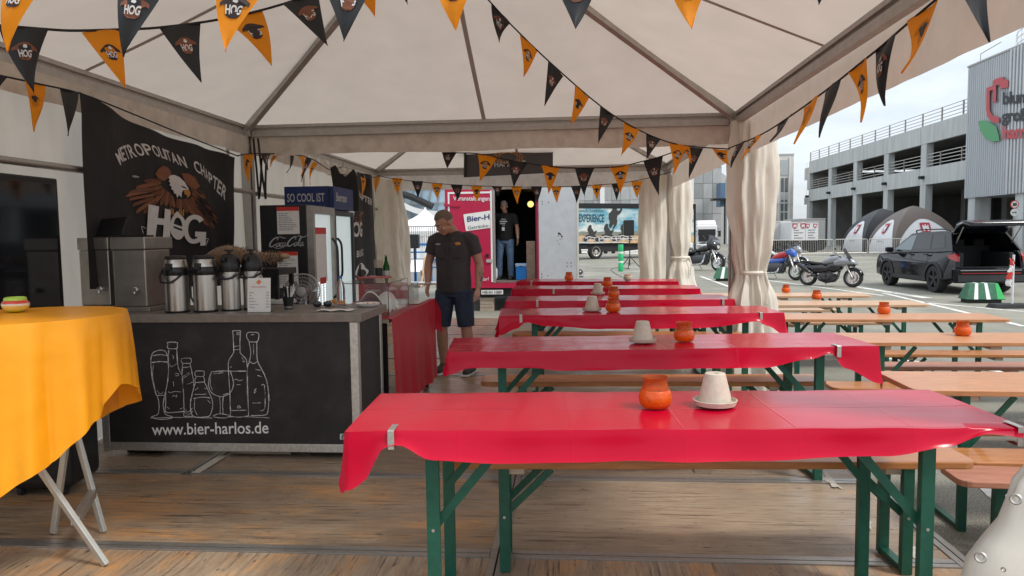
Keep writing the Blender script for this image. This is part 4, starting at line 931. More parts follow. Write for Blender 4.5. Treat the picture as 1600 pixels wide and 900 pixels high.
# arc lettering: letter feet along a curve, heads leaning off it
feet = smooth_pts([(284, 266), (322, 236), (385, 218), (450, 200), (505, 190), (560, 200), (610, 214), (665, 232), (740, 268), (800, 302), (860, 338), (920, 378), (970, 430), (1005, 470), (1040, 512)], 10)
heads = smooth_pts([(236, 182), (276, 138), (360, 115), (425, 106), (490, 108), (545, 122), (600, 140), (660, 160), (715, 185), (790, 222), (860, 260), (925, 305), (985, 345), (1020, 385), (1050, 425)], 10)
txt = 'METROPOLITAN CHAPTER'
adv = []; cx_ = 0
for c in txt:
    wdt = {'M': 1.05, ' ': .75, 'I': .42, 'L': .72, 'E': .76, 'T': .8}.get(c, .92); adv.append((c, cx_, cx_+wdt)); cx_ += wdt
m = MB(); FL_ = T
def along(pp, t):
    ls = [0]
    for a, b in zip(pp, pp[1:]): ls.append(ls[-1]+math.hypot(b[0]-a[0], b[1]-a[1]))
    q = t*ls[-1]
    for k in range(len(pp)-1):
        if q <= ls[k+1]:
            f_ = (q-ls[k])/(ls[k+1]-ls[k]); return (pp[k][0]+(pp[k+1][0]-pp[k][0])*f_, pp[k][1]+(pp[k+1][1]-pp[k][1])*f_)
    return pp[-1]
for c, a, b in adv:
    if c == ' ': m.build('arc_lettering', M_flagw, FL_, fix=False); m = MB(); continue
    v, f = text_data(c, 1, .018, 1, 'LEFT'); xs = [q[0] for q in v]; x0, x1 = min(xs), max(xs); vs = []
    for q in v:
        t = (a+(b-a)*(.06+.86*(q[0]-x0)/(x1-x0)))/cx_; lo, hi = along(feet, t), along(heads, t); h = min(1, max(0, q[1]/.73))
        vs.append(flag_pt(*ck(lo[0]+(hi[0]-lo[0])*h, lo[1]+(hi[1]-lo[1])*h), .006))
    m.add(vs, f)
m.build('arc_lettering', M_flagw, T, fix=False)

# ------------------------------------------------------------------ second flag in the far marquee
T = thing('hanging_flag', 'smaller black flag with white letters hanging on the far left wall beside the fridges', 'flag')
def f2(px, py, off=0): p = XX(px, py, -3.2); p.x += .02*sin(9*p.y)+off; return p
m = MB(); m.grid(lambda u, v: f2(556+(582+9*v-556)*u-8*v*(1-u), 268+6*u+(164+6*u)*v), 16, 10); m.build('flag_cloth', M_flag, T, smooth=60)
def c2(u, v): return (400+u/4, 225+v/4)
def word2(name, s, p0, p1, hgt, bold=.012):
    v, f = text_data(s, 1, bold, 1, 'LEFT'); xs = [q[0] for q in v]; x0, x1 = min(xs), max(xs); m = MB(); vs = []
    for q in v:
        t = (q[0]-x0)/(x1-x0); x = p0[0]+(p1[0]-p0[0])*t; y = p0[1]+(p1[1]-p0[1])*t-q[1]/.73*hgt; vs.append(f2(*c2(x, y), .008))
    m.add(vs, f); m.build(name, M_flagw, T, fix=False)
word2('flag_lettering', 'CHAPTER', (622, 316), (716, 388), 40); word2('flag_lettering', 'HOG', (572, 578), (668, 576), 92, .03); word2('flag_lettering', 'BURG', (622, 708), (674, 696), 42)
m = MB()
for q in LFt[:8]: m.poly([f2(*c2(668+(u-560)*.28, 470+(v-480)*.38), .006) for u, v in feather(*q)])
m.build('eagle_feathers', M_brown1, T, fix=False)
m = MB(); m.poly([f2(*c2(655+38*cos(R(a))*(1.2 if a < 180 else .9), 790+48*sin(R(a))), .008) for a in range(0, 360, 20)]); m.build('round_print', M_flagw, T, fix=False)
m = MB(); m.poly([f2(*c2(665+26*cos(R(a)), 806+30*sin(R(a))*.8), .012) for a in range(0, 360, 20)]); m.build('dark_print', M_flag, T, fix=False)
T = thing('hanging_vest', 'black sleeveless vest hanging from the eave rail above the fridges', 'vest')
vp = [(516, 262), (524, 258), (530, 270), (540, 276), (548, 268), (552, 264), (556, 272), (560, 300), (560, 330), (522, 330), (520, 290)]
m = MB()
def vf(a, b, d): p = D(a, b, 8.6); p.y += d; return p
m.prism(vp, vf, 0, .03); m.build('vest_body', M_flag, T); m = MB(); m.tube([D(536, 262, 8.62), D(536, 254, 8.62), D(540, 250, 8.62)], .006, 6); m.tube([D(520, 266, 8.62), D(536, 260, 8.62), D(553, 266, 8.62)], .008, 6); m.build('hanger', M_steel2, T)
for k in range(11):
    p0 = Vector((-3.24, 7.75+.34*k, 2.40)); T_ = MB(); T_.tube([p0+Vector((0, -.05, .05)), p0+Vector((.03, 0, -.02)), p0+Vector((0, .06, .05)), p0+Vector((0, .15, -.01))], .014, 6)
    o = T_.build('lacing_loop', M_paper, far, loc=(-far.location.x, -far.location.y, 0), smooth=True)

# ------------------------------------------------------------------ snack stall table with red drape
T = thing('stall_table', 'long snack stall table along the bar, hidden under a red drape', 'table', (-1.95, 5.08, 0))
m = MB(); m.bb(0, .64, 0, 1.62, .80, .83); m.build('tabletop', M_wraw, T)
for x in (.06, .58):
    for y in (.06, 1.56): m = MB(); m.bb(x-.025, x+.025, y-.025, y+.025, .003, .80); m.build('leg', M_black, T)
M_red2 = mat('dark_red_drape', (.40, .003, .02), .38, var=.08, vs=3, bump=.2, bs=6, stretch=(2, 2, .6), spec=.4)
T = thing('red_drape', 'red vinyl drape hanging down the side of the snack stall to the floor', 'drape', (-1.95, 5.08, 0))
m = MB(); m.grid(lambda u, v: (-.01+.675*u, -.02+1.66*v, .834+.002*sin(9*v+5*u)), 8, 24); m.build('drape_top', M_red2, T, smooth=60)
def dside(u, v):
    y = -.02+1.66*u; z = .834-.73*v
    return (.665+.02*v+.012*sin(9*y+2)*v+.010*sin(21*y)*v, y, z)
m = MB(); m.grid(dside, 60, 12); m.build('drape_side', M_red2, T, smooth=60)
def dflap(u, v):
    x = .665+.03*v+.02*sin(5*v)-.45*u*(1-.3*v); y = 1.64+.015+.05*v+.03*sin(12*u+2)*v; return (x+.05*v*(1-u), y, .834-(.34-.22*u)*v)
m = MB(); m.grid(dflap, 20, 8); m.build('drape_flap', M_red2, T, smooth=60)
SZ = .838
def acr(label, x0, x1, y0, y1, h):
    T = thing('snack_guard', label, 'display case', (0, 0, 0), group='clear snack guards on the stall')
    t = .005
    for q in ((x0, x1, y0, y0+t), (x0, x1, y1-t, y1), (x1-t, x1, y0+t, y1-t)): m = MB(); m.bb(*q, SZ+.001, SZ+h); m.build('clear_pane', M_glass, T)
    m = MB(); m.bb(x0, x1, y0, y1, SZ+h+.0005, SZ+h+.006); m.build('clear_lid', M_glass, T); return T
acr('clear acrylic snack guard with a white cloth inside, next to the counter', -1.72, -1.34, 5.2, 5.85, .24); acr('clear acrylic snack guard farther along the stall', -1.72, -1.36, 5.95, 6.35, .17)
T = thing('white_towel', 'white towel folded over in the snack guard', 'towel', (-1.50, 5.48, SZ)); m = MB(); m.grid(lambda u, v: ((u-.5)*.24, (v-.5)*.4, .02+.15*sin(PI*u)**.7*(.75+.25*sin(5*v+3*u))+.012*sin(19*v)), 18, 14); m.build('towel_sheet', M_paper, T, smooth=60)
T = thing('paper_sheet', 'white paper sheet lying on the far half of the stall', 'paper', (-1.5, 6.25, SZ)); m = MB(); m.bb(-.12, .18, -.1, .4, .001, .004); m.build('sheet', M_paper, T)
T = thing('pie_slice', 'brown baked snack under the near snack guard', 'snack', (-1.42, 5.28, SZ)); m = MB(); m.ball((0, 0, .03), (.06, .05, .03), 12, 6); m.build('crust', M_snack, T, smooth=True)
M_redbox = mat('red_plastic', (.42, .01, .02), .35, var=.06)
T = thing('red_crate', 'dark red plastic crate at the far end of the snack stall', 'crate', (-1.80, 6.52, SZ)); m = MB(); m.bb(-.13, .12, -.12, .12, 0.001, .20); bevel(m.build('crate_body', M_redbox, T), .015); m = MB(); m.bb(-.14, .13, -.13, .13, .201, .22); bevel(m.build('rim', M_redbox, T), .008); m = MB(); m.bb(-.06, .08, -.1222, -.1205, .09, .11); m.build('white_mark', M_silver, T)
T = thing('side_table', 'grey side table behind the red crate carrying bottle and cups', 'table', (-2.35, 7.0, 0)); m = MB(); m.bb(-.4, .62, -.7, .35, .68, .715); m.build('tabletop', M_steel2, T)
for x in (-.35, .57):
    for y in (-.65, .3): m = MB(); m.bb(x-.02, x+.02, y-.02, y+.02, .002, .68); m.build('leg', M_black, T)
T = thing('red_tray', 'red tray box on the side table below the green bottle', 'tray', (D(606, 441, 7.0).x, 7.0, .716)); m = MB(); m.bb(-.17, .17, -.12, .12, 0, .22); bevel(m.build('tray_body', M_redbox, T), .015)
p = D(604, 438, 7.15); T = thing('green_bottle', 'green glass bottle standing on the stall side table', 'bottle', (p.x, p.y, .716+.0)); s_ = p.z-.716
M_gb = mat('green_glass', (.01, .12, .02), .08, var=0, trans=.5, ior=1.3)
m = MB(); m.lathe([(.033, .0), (.035, .01), (.035, .14+s_), (.015, .20+s_), (.013, .245+s_), (.0, .246+s_)], 18); m.build('bottle_glass', M_gb, T, smooth=40); m = MB(); m.lathe([(.0355, .05+s_), (.0355, .10+s_)], 18, cap=False); m.build('bottle_label', M_silver, T); m = MB(); m.lathe([(.015, .2465+s_), (.015, .262+s_), (0, .263+s_)], 12); m.build('cap', M_steel2, T)
p = D(592, 437, 7.1); T = thing('utensil_cup', 'dark cup of wooden sticks beside the green bottle', 'cup', (p.x, p.y, .716)); h0 = p.z-.716; m = MB(); m.lathe([(.035, 0), (.04, .12+h0), (.036, .12+h0), (.03, .02)], 18); m.build('cup', M_black, T, smooth=40)
for k in range(9): m = MB(); a = k*.7; m.bar((.01*cos(a), .01*sin(a), .05), (.045*cos(a), .03*sin(a), .21+h0+rnd(-.02, .02)), .008, .003); m.build('wooden_stick', M_wraw, T)
p = D(583, 445, 6.9); T = thing('paper_cup_tower', 'tall stack of pale paper cups beside the utensil cup', 'cups', (p.x, p.y, .716))
for k in range(11): m = MB(); m.lathe([(.03, .03*k), (.037, .03*k+.028), (.037, .03*k+.0295)], 16, cap=True); m.build('paper_cup', M_paper, T, smooth=40)

# ------------------------------------------------------------------ standing table with yellow cloth
M_yel = mat('yellow_cloth', (.93, .37, .010), .36, var=.04, vs=4, bump=.28, bs=11, transl=.12)
TC = Vector((-2.40, 2.96, 0)); TR = .405; TZ = 1.10
T = thing('standing_table', 'tall round standing table with crossed aluminium legs under the yellow cloth', 'table', TC)
m = MB(); m.lathe([(TR-.01, TZ-.028), (TR, TZ-.022), (TR, TZ-.004), (0, TZ-.004)], 40); m.build('tabletop', M_alu, T, smooth=40)
M_leg = mat('satin_aluminium', (.55, .56, .52), .38, .7, var=.08, vs=10)
def tl(a, b): m = MB(); m.bar(a, b, .030, .022, up=(.2, 1, .2)); bevel(m.build('leg', M_leg, T), .003, 1)
f1, f2_ = U(166, 884, 0)-TC, U(162, 832, 0)-TC
for fp in (f1, f2_):
    tp_ = Vector((-fp.x*.9-.0, fp.y*.95, 1.05)); tl(fp+Vector((0, 0, .004)), tp_)
    tl(Vector((-fp.x, fp.y*.9, .004)), Vector((fp.x*.9, fp.y*.85, 1.05)))
m = MB(); q1, q2 = f1.lerp(Vector((-f1.x*.9, f1.y*.95, 1.05)), .19), f2_.lerp(Vector((-f2_.x*.9, f2_.y*.95, 1.05)), .19); m.bar(q1, q2, .035, .035); m.build('cross_bar', M_alu, T)
T = thing('yellow_tablecloth', 'yellow orange cloth draped in deep folds over the standing table', 'tablecloth', TC)
def ycl(u, v):
    t = 2*PI*u
    a = t+PI/2-.35                                   # angle from the low front corner
    sq = 1/max(abs(cos(a)), abs(sin(a)))
    drop = interp([(1, .36), (1.2, .50), (1.414, .64)], sq)
    drop = interp([(0, .28), (.30, .43), (.8, .59), (1.3, .67), (1.9, .70), (4.2, .64), (5.2, .5), (6.28, .28)], (-t) % (2*PI)) + .02*sin(4*t+1)
    fo = .75*(2*abs(sin(5.5*t+.9))**.6-1)*.8+.3*sin(15*t+2)+.22*sin(5*t)+.12*sin(29*t+3*v)
    if v < .25:
        r = TR*(v/.25); return (r*cos(t), r*sin(t), TZ+.001*sin(5*t)*v)
    q = (v-.25)/.75; e = min(1, q*7)
    r = TR+.006*e+.012*q+.056*min(1, .35+min((-t) % (2*PI), t % (2*PI))/.8)*fo*q**.8*(1-.15*q)
    return (r*cos(t), r*sin(t), TZ-.010*e*e-drop*q)
m = MB(); m.grid(ycl, 320, 44); m.build('cloth_sheet', M_yel, T, smooth=70)
p = U(25, 487, TZ+.003); T = thing('striped_jar', 'low striped pottery jar, red white yellow and lime, on the yellow cloth', 'jar', p)
for nm, col, pr in (('lime_base', (.55, .62, .03), [(.022, 0), (.036, .003), (.044, .010)]), ('yellow_band', (.80, .55, .12), [(.044, .0101), (.053, .022), (.055, .030)]), ('white_band', (.75, .70, .60), [(.055, .0301), (.0555, .039)]), ('red_band', (.60, .05, .03), [(.0555, .0391), (.051, .048), (.046, .053)]), ('lime_lid', (.36, .55, .04), [(.046, .0532), (.0455, .060), (.043, .066), (.037, .068), (.034, .062), (0, .06)])):
    m = MB(); m.lathe(pr, 32, cap=False); m.build(nm, mat('glaze_'+nm, col, .15, var=.06, vs=30, coat=.5), T, smooth=50)
T = thing('black_case', 'black rounded case standing on the floor between yellow table and bar counter', 'case', (-2.98, 3.83, 0), .1)
m = MB(); m.bb(-.17, .17, -.14, .2, .03, .62); bevel(m.build('case_body', M_black, T), .05, 4); m = MB(); m.bb(-.15, .15, -.145, -.141, .10, .115); m.build('case_strip', M_rubber, T)
for x in (-.12, .12): m = MB(); m.lathe([(.03, -.012), (.03, .012)], 14, (x, -.1, .03), Matrix.Rotation(R(90), 3, 'Y')); m.build('castor', M_rubber, T)

# ------------------------------------------------------------------ pennant strings
def pen_mat(name, c, tr): return mat(name, c, .55, var=.06, vs=6, bump=.04, bs=30, transl=tr)
M_po = pen_mat('orange_pennant', (.88, .30, .006), .42); M_pb = pen_mat('black_pennant', (.016, .016, .018), .05)
M_rope = mat('black_tape', (.012, .012, .013), .7, var=0)
M_bird = mat('dark_print', (.03, .017, .014), .6, var=0); M_bird2 = mat('rust_print', (.18, .06, .03), .6, var=0)
WING = [(-.40, .02), (-.36, .10), (-.24, .16), (-.12, .23), (0, .25), (.12, .23), (.24, .16), (.36, .10), (.40, .02), (.28, .05), (.20, .02), (.18, -.10), (-.18, -.10), (-.20, .02), (-.28, .05)]
PLATE = [(-.22, -.08), (.22, -.08), (.22, -.16), (.12, -.21), (-.12, -.21), (-.22, -.16)]
HOGV = text_data('HOG', 1, .03, .95, 'CENTER')
def bunting(label, rope, pens, dfun, big=0):
    T = thing('pennant_string', label, 'bunting', group='strings of orange and black pennants')
    m = MB(); m.tube([dfun(*q) for q in smooth_pts(rope, 4)], .006, 5); m.build('tape', M_rope, T, smooth=True)
    for k, (c, l, r, t, *bend) in enumerate(pens):
        A, B = dfun(*l), dfun(*r); mid = dfun((l[0]+r[0])/2, (l[1]+r[1])/2); dt = mid.y
        Cp = D(t[0], t[1], dt); Cp = Cp+Vector((0, .012*sin(k*2.3), 0))
        n_ = (B-A).cross(Cp-A); n_.normalize()
        if n_.y > 0: n_ = -n_
        bd = rnd(-.012, .012); cv = rnd(-.9, .9); hgt = (Cp-(A+B)/2).length; up_ = ((A+B)/2-Cp).normalized(); wv = (B-A)
        cb = .12*wv.length*(1 if k % 2 else -1)*.35
        def f_(a, b, off=0., A=A, B=B, Cp=Cp, n_=n_, bd=bd, k=k, hgt=hgt, cb=cb, wv=wv):   # a -0.5..0.5 across, b 0..1 down
            top = A.lerp(B, .5+a); tip = Cp; p = A.lerp(B, .5).lerp(tip, b)+wv*a*(1-b)
            p = p+wv.normalized()*cb*sin(PI*b)
            return p+n_*(bd*sin(PI*b)*2+.010*sin(5*a+4*b+k)*(1-b*.5)+off)
        m = MB(); rows = 8; vs = []; fs = []
        for j in range(rows+1):
            b = j/rows
            for i in range(7): vs.append(f_(-.5+i/6, b))
        fs = [(j*7+i, j*7+i+1, (j+1)*7+i+1, (j+1)*7+i) for j in range(rows) for i in range(6)]
        m.add(vs, fs); P = m.build('pennant', M_po if c == 'o' else M_pb, T, smooth=70)
        asp = wv.length/max(.05, hgt)
        if wv.length < .06: continue
        ey = .36; es = 1.0
        def e_(x, y, off): b = ey-y*asp*es*.9; return f_(x*es*(1.0), b, off)
        m = MB(); m.poly([e_(x, y, .0025) for x, y in WING]); m.poly([e_(x, y, .0025) for x, y in PLATE]); m.build('eagle_print', M_bird if c == 'o' else M_bird2, P, fix=False)
        v, f = HOGV; m = MB(); m.add([e_(q[0]*.20, -.13+q[1]*.25, .0045) for q in v], f)
        m.poly([e_(x, y, .0045) for x, y in [(-.06, .11), (-.04, .18), (.03, .19), (.07, .12), (.03, .09)]]); m.build('eagle_lettering', M_flagw, P, fix=False)
    return T
const = lambda y: (lambda a, b: D(a, b, y))
def lin(x0, y0, x1, y1): return lambda a, b: D(a, b, y0+(y1-y0)*(a-x0)/(x1-x0))
o, b = 'o', 'b'
bunting('string of big pennants along the front edge of the near marquee, tops above the picture', [(-60, -55), (200, -25), (400, -28), (700, -48), (1000, -52), (1300, -75), (1620, -60)],
        [(o, (12, -45), (88, -42), (12, 80)), (b, (180, -30), (262, -25), (190, 88)), (o, (336, -28), (420, -28), (355, 83)), (b, (500, -36), (592, -40), (536, 64)), (o, (670, -48), (760, -50), (712, 48)), (b, (853, -50), (942, -52), (899, 47)), (o, (1036, -55), (1124, -58), (1082, 45)), (b, (1216, -70), (1304, -76), (1279, 8)), (b, (1478, -70), (1552, -62), (1545, 67))], const(2.20))
bunting('string of pennants slung across the upper left under the roof of the near marquee', [(-60, 36), (0, 40), (75, 46), (120, 48), (190, 46), (250, 43), (345, 30), (440, 7), (520, -25), (660, -100)],
        [(b, (-2, 40), (75, 46), (53, 146)), (o, (128, 49), (191, 47), (194, 138)), (b, (249, 43), (314, 35), (317, 130)), (o, (345, 30), (410, 15), (424, 102)), (b, (440, 7), (496, -14), (512, 71)), (o, (530, -30), (580, -50), (587, 28)), (b, (600, -70), (648, -95), (636, 6))], lin(0, 2.75, 520, 3.7))
bunting('short string of pennants along the left wall, running to the top of the large flag', [(-40, 110), (0, 118), (60, 131), (125, 146), (200, 175), (290, 212), (372, 244)],
        [(b, (-32, 112), (10, 121), (-5, 166)), (o, (36, 126), (70, 133), (51, 206)), (b, (92, 138), (121, 144), (108, 213))], lambda p, q: XX(p, q, -3.17))
bunting('long diagonal string of pennants from the marquee peak down to the right rear post', [(690, -80), (765, 2), (800, 40), (860, 98), (940, 167), (1000, 204), (1060, 226), (1140, 233)],
        [(b, (768, 4), (797, 36), (780, 67)), (o, (813, 54), (840, 80), (818, 120)), (b, (857, 95), (881, 119), (851, 166)), (o, (898, 133), (921, 153), (892, 196)), (b, (937, 165), (960, 180), (935, 224)), (o, (974, 190), (998, 203), (970, 244)), (b, (1010, 208), (1032, 217), (1010, 250)), (o, (1046, 221), (1073, 228), (1052, 273)), (o, (1064, 227), (1080, 230), (1080, 256)), (b, (1078, 230), (1100, 232), (1077, 278)), (o, (1112, 233), (1137, 234), (1140, 258))], lin(765, 5.6, 1140, 6.75))
bunting('string of windblown pennants rising along the right eave of the near marquee', [(1138, 232), (1190, 210), (1240, 178), (1300, 134), (1345, 98), (1380, 70), (1420, 35), (1480, -15), (1540, -60)],
        [(b, (1150, 226), (1166, 220), (1142, 262)), (o, (1178, 215), (1190, 210), (1160, 248)), (b, (1216, 194), (1240, 177), (1202, 222)), (o, (1255, 168), (1281, 148), (1241, 225)), (b, (1287, 144), (1314, 123), (1280, 215)), (o, (1327, 113), (1357, 89), (1344, 192)), (b, (1367, 81), (1404, 49), (1384, 165)), (o, (1420, 34), (1468, -5), (1408, 115))], lambda p, q: XX(p, q, 1.50))
bunting('string of pennants sagging across just behind the rear valance of the near marquee', [(640, 228), (700, 238), (745, 240), (800, 251), (880, 262), (960, 261), (1000, 253), (1040, 242), (1090, 222)],
        [(b, (690, 236), (714, 238), (699, 263)), (o, (746, 240), (776, 246), (749, 284)), (b, (795, 250), (824, 255), (803, 293)), (o, (846, 258), (874, 262), (857, 303)), (b, (898, 262), (929, 262), (913, 306)), (o, (952, 261), (983, 257), (969, 302)), (b, (1005, 251), (1036, 243), (1030, 306))], const(7.75))
bunting('string of small curled pennants along the left eave of the far marquee', [(372, 243), (400, 240), (475, 244), (520, 268), (563, 277), (592, 276)],
        [(o, (379, 242), (398, 240), (389, 284)), (b, (409, 240), (424, 240), (418, 266)), (o, (429, 240), (436, 240), (423, 261)), (b, (454, 243), (459, 243), (447, 270)), (o, (469, 243), (477, 245), (470, 276)), (b, (478, 245), (486, 249), (471, 284)), (o, (490, 252), (496, 256), (484, 289)), (o, (562, 276), (571, 277), (566, 305)), (o, (584, 276), (594, 276), (587, 304))], lambda p, q: XX(p, q, -3.05))
far_p = [(o, 612, 629, 278, 304), (b, 643, 661, 283, 310), (o, 674, 692, 287, 312), (b, 704, 723, 289, 314), (o, 736, 754, 290, 317), (b, 768, 785, 291, 307), (o, 799, 816, 291, 319), (b, 829, 847, 291, 318), (o, 861, 878, 291, 318), (b, 892, 908, 291, 318), (o, 924, 941, 289, 313), (b, 955, 970, 287, 314), (o, 986, 1004, 283, 311)]
bunting('farthest string of small pennants across the back opening of the far marquee', [(590, 274), (620, 280), (700, 288), (800, 292), (870, 292), (960, 287), (1010, 279), (1050, 268)],
        [(c, (l, y), (r, y), ((l+r)/2+1, t)) for c, l, r, y, t in far_p], const(12.05))
T = thing('marquee_banner', 'grey banner lettered Hamburg hanging under the back roof of the far marquee', 'banner')
M_ban = mat('grey_banner', (.075, .068, .068), .7, var=.08)
m = MB(); q = [D(727, 277, 11.9), D(864, 270, 11.9), D(864, 226, 11.9), D(727, 226, 11.9)]; m.prism([(0, 0), (1, 0), (1, 1), (0, 1)], lambda x, y, d: q[0].lerp(q[1], x).lerp(q[3].lerp(q[2], x), y)+Vector((0, d, 0)), 0, .01); m.build('banner_sheet', M_ban, T)
o_ = D(772, 261, 11.88); lettering('banner_lettering', 'HAMBURG', o_, (1, 0, .02), (0, 0, 1), .125, M_silver, T, .002, .85, 'LEFT', 1.05)
m = MB(); fn = lambda a, b_: D(794+a, 246-b_, 11.88)
for rad in (12, 15, 18): ribbon(m, [(rad*1.25*cos(R(a)), rad*.62*sin(R(a))) for a in range(0, 361, 15)], 1.1, fn)
m.build('banner_crest', M_beak, T, fix=False)
m = MB(); m.tube([D(727, 225, 11.87), D(726.5, 277, 11.87)], .022, 6); m.build('banner_edge', M_black, T)

# ------------------------------------------------------------------ beverage trailer
M_cream = mat('cream_wall', (.60, .575, .52), .7, var=.06, vs=.6)
M_conc = mat('concrete', (.50, .515, .505), .8, var=.16, vs=.9, stretch=(1, 1, .12), bump=.05, bs=3)
M_dark = mat('dark_interior', (.018, .018, .020), .7, var=.2)
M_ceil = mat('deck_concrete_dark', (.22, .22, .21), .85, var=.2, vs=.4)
M_wpan = mat('white_panel', (.68, .69, .70), .4, var=.07, vs=2, col2=(.60, .60, .58), c2lo=.6, c2hi=.8)
M_wpaint = mat('white_paint', (.72, .72, .72), .35, var=.04, coat=.3)
M_rust = mat('rust_spot', (.05, .035, .03), .8, var=.2)
def plane_hit(px, py, p0, n_): r = ray(px, py); return CAMP+r*((Vector(p0)-CAMP).dot(n_)/r.dot(n_))
TY = 15.3
T = thing('drinks_trailer', 'crimson drinks trailer with open rear door, white lettering and a number plate', 'trailer', (0, 0, 0))
def tp_(px, py, off=0): p = D(px, py, TY+off); return p
xl, xm, xr = -2.66, -1.63, -.69
m = MB(); m.bb(xl, xl+.05, TY+.03, TY+4.5, .30, 2.5); m.bb(xr-.02, xr+.03, TY+.03, TY+4.5, .30, 2.5); m.bb(xl+.05, xr-.02, TY+4.45, TY+4.5, .30, 2.5); m.build('trailer_wall', M_crimson, T)
m = MB(); m.bb(xl, xr+.03, TY+.0, TY+4.55, 2.501, 2.56); m.build('trailer_roof', M_wpaint, T)
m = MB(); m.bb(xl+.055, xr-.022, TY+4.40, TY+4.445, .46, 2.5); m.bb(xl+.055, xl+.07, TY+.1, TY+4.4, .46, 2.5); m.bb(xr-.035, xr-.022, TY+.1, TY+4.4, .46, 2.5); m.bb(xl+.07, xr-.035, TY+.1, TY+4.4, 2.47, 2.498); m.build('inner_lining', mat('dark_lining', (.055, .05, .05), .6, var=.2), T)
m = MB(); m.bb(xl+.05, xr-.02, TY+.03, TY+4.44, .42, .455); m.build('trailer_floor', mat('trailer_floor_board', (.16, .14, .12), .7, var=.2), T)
m = MB(); m.bb(xl, xr+.03, TY-.03, TY+.03, .31, .415); m.build('rear_sill', M_crimson, T)
m = MB(); m.bb(xl+.1, xr-.05, TY+.05, TY+4.4, .12, .30); m.build('chassis', M_dark, T)
for x in (xl+.12, xr-.1):
    m = MB(); m.lathe([(.20, -.09), (.31, -.08), (.31, .08), (.20, .09)], 24, (x, TY+2.3, .11), Matrix.Rotation(R(90), 3, 'Y')); w_ = m.build('wheel', M_rubber, T, smooth=40)
ld = MB(); ld.bb(xl+.005, xm+.03, TY-.025, TY+.0, .42, 2.44); DL = ld.build('closed_door', M_crimson, T)
def strip(x0, x1, z0, z1): m = MB(); m.bb(x0, x1, TY-.031, TY-.026, z0, z1); m.build('white_border', M_wpaint, DL)
strip(xl+.07, xl+.105, .52, 2.37); strip(xl+.106, xm-.05, 2.33, 2.37); strip(xm-.049, xm-.01, .44, 2.39)
m = MB(); m.bb(xm-.0, xm+.05, TY-.035, TY-.0255, .42, 2.45); m.build('door_post', M_alu, DL)
m = MB(); m.bar((xl-.02, TY-.04, 2.10), (xl+.34, TY-.04, 2.08), .02, .05); m.build('door_hinge', M_crimson, DL); m = MB(); m.bb(xm-.15, xm-.02, TY-.05, TY-.027, .86, .93); m.build('door_latch', M_alub, DL); m = MB(); m.bb(xm-.16, xm-.1, TY-.06, TY-.027, .98, 1.04); m.build('door_handle', M_black, DL)
q = [tp_(728, 361, -.034), tp_(766, 356, -.034), tp_(766, 329, -.034), tp_(724, 335, -.034)]
m = MB(); m.add([*q, *[p+Vector((0, .006, 0)) for p in q]], [(0, 1, 2, 3), (7, 6, 5, 4), (0, 4, 5, 1), (1, 5, 6, 2), (2, 6, 7, 3), (3, 7, 4, 0)]); sg = m.build('name_board', M_paper, DL)
def put_text(name, s, a, b, hpx, mm, parent, off, bold=.01, squeeze=1.0):
    A, B = tp_(*a, off), tp_(*b, off); v, f = text_data(s, 1, bold, 1, 'LEFT'); xs = [p[0] for p in v]; x0, x1 = min(xs), max(xs); hh = hpx*TY/1121
    m = MB(); m.add([A.lerp(B, (p[0]-x0)/(x1-x0))+Vector((0, 0, p[1]/.73*hh)) for p in v], f); return m.build(name, mm, parent, fix=False)
put_text('board_lettering', 'Bier-H', (730, 346.5), (765, 342.5), 8.5, M_blue, sg, -.038, .02); put_text('board_lettering', 'Getränke-', (731, 358.5), (765, 354.5), 5.5, M_ink, sg, -.038, .0)
put_text('door_lettering', 'Veranstaltungen', (708, 313), (765, 313.5), 7, M_wpaint, DL, -.033, .012); put_text('door_lettering', 'bedarf', (748, 439), (764, 438), 5, M_wpaint, DL, -.033, 0)
m = MB(); q0, q1 = tp_(752, 460, -.05), tp_(786, 453, -.05); m.bb(q0.x, q1.x, TY-.05, TY-.044, q0.z, q1.z); npl = m.build('number_plate', M_paper, T); put_text('plate_lettering', 'HB·IH 1089', (754, 459), (784, 459), 5, M_ink, npl, -.053, .015)
for k in range(4): m = MB(); m.bb(-1.95, -1.65, TY+.1, TY+.35, GZ+.075*k+.002, GZ+.075*k+.07); m.build('support_block', M_wraw, T)
# open right door
th_ = R(33); dx, dy = Vector((cos(th_), -sin(th_), 0)), Vector((sin(th_), cos(th_), 0)); h0 = Vector((xr+.035, TY-.03, 0)); LWD = .94
def dp(a, z, off=0): return h0+dx*a+Vector((0, 0, z))-dy*off
m = MB(); m.prism([(0.0, .42), (LWD, .42), (LWD, 2.42), (0.0, 2.42)], lambda a, b, d: dp(a, b, d), -.045, 0); RD = bevel(m.build('open_door', M_wpan, T), .004)
m = MB(); m.prism([(LWD+.001, .40), (LWD+.03, .40), (LWD+.03, 2.44), (LWD+.001, 2.44)], lambda a, b, d: dp(a, b, d), -.055, .012); m.build('door_edge', M_alub, RD)
m = MB(); m.prism([(-.03, .40), (-.001, .40), (-.001, 2.44), (-.03, 2.44)], lambda a, b, d: dp(a, b, d), -.055, .012); m.build('door_edge', M_crimson, RD)
m = MB()
for (u, v) in [(698, 172), (698, 190), (740, 180), (690, 655), (690, 675), (730, 665), (855, 577), (880, 577), (855, 600), (880, 600), (905, 105), (892, 103)]:
    a = (u-672)/240*LWD; z = 2.36-(v-100)/600*1.9; m.poly([dp(a+.012*cos(t), z+.016*sin(t), .002) for t in [k*PI/4 for k in range(8)]])
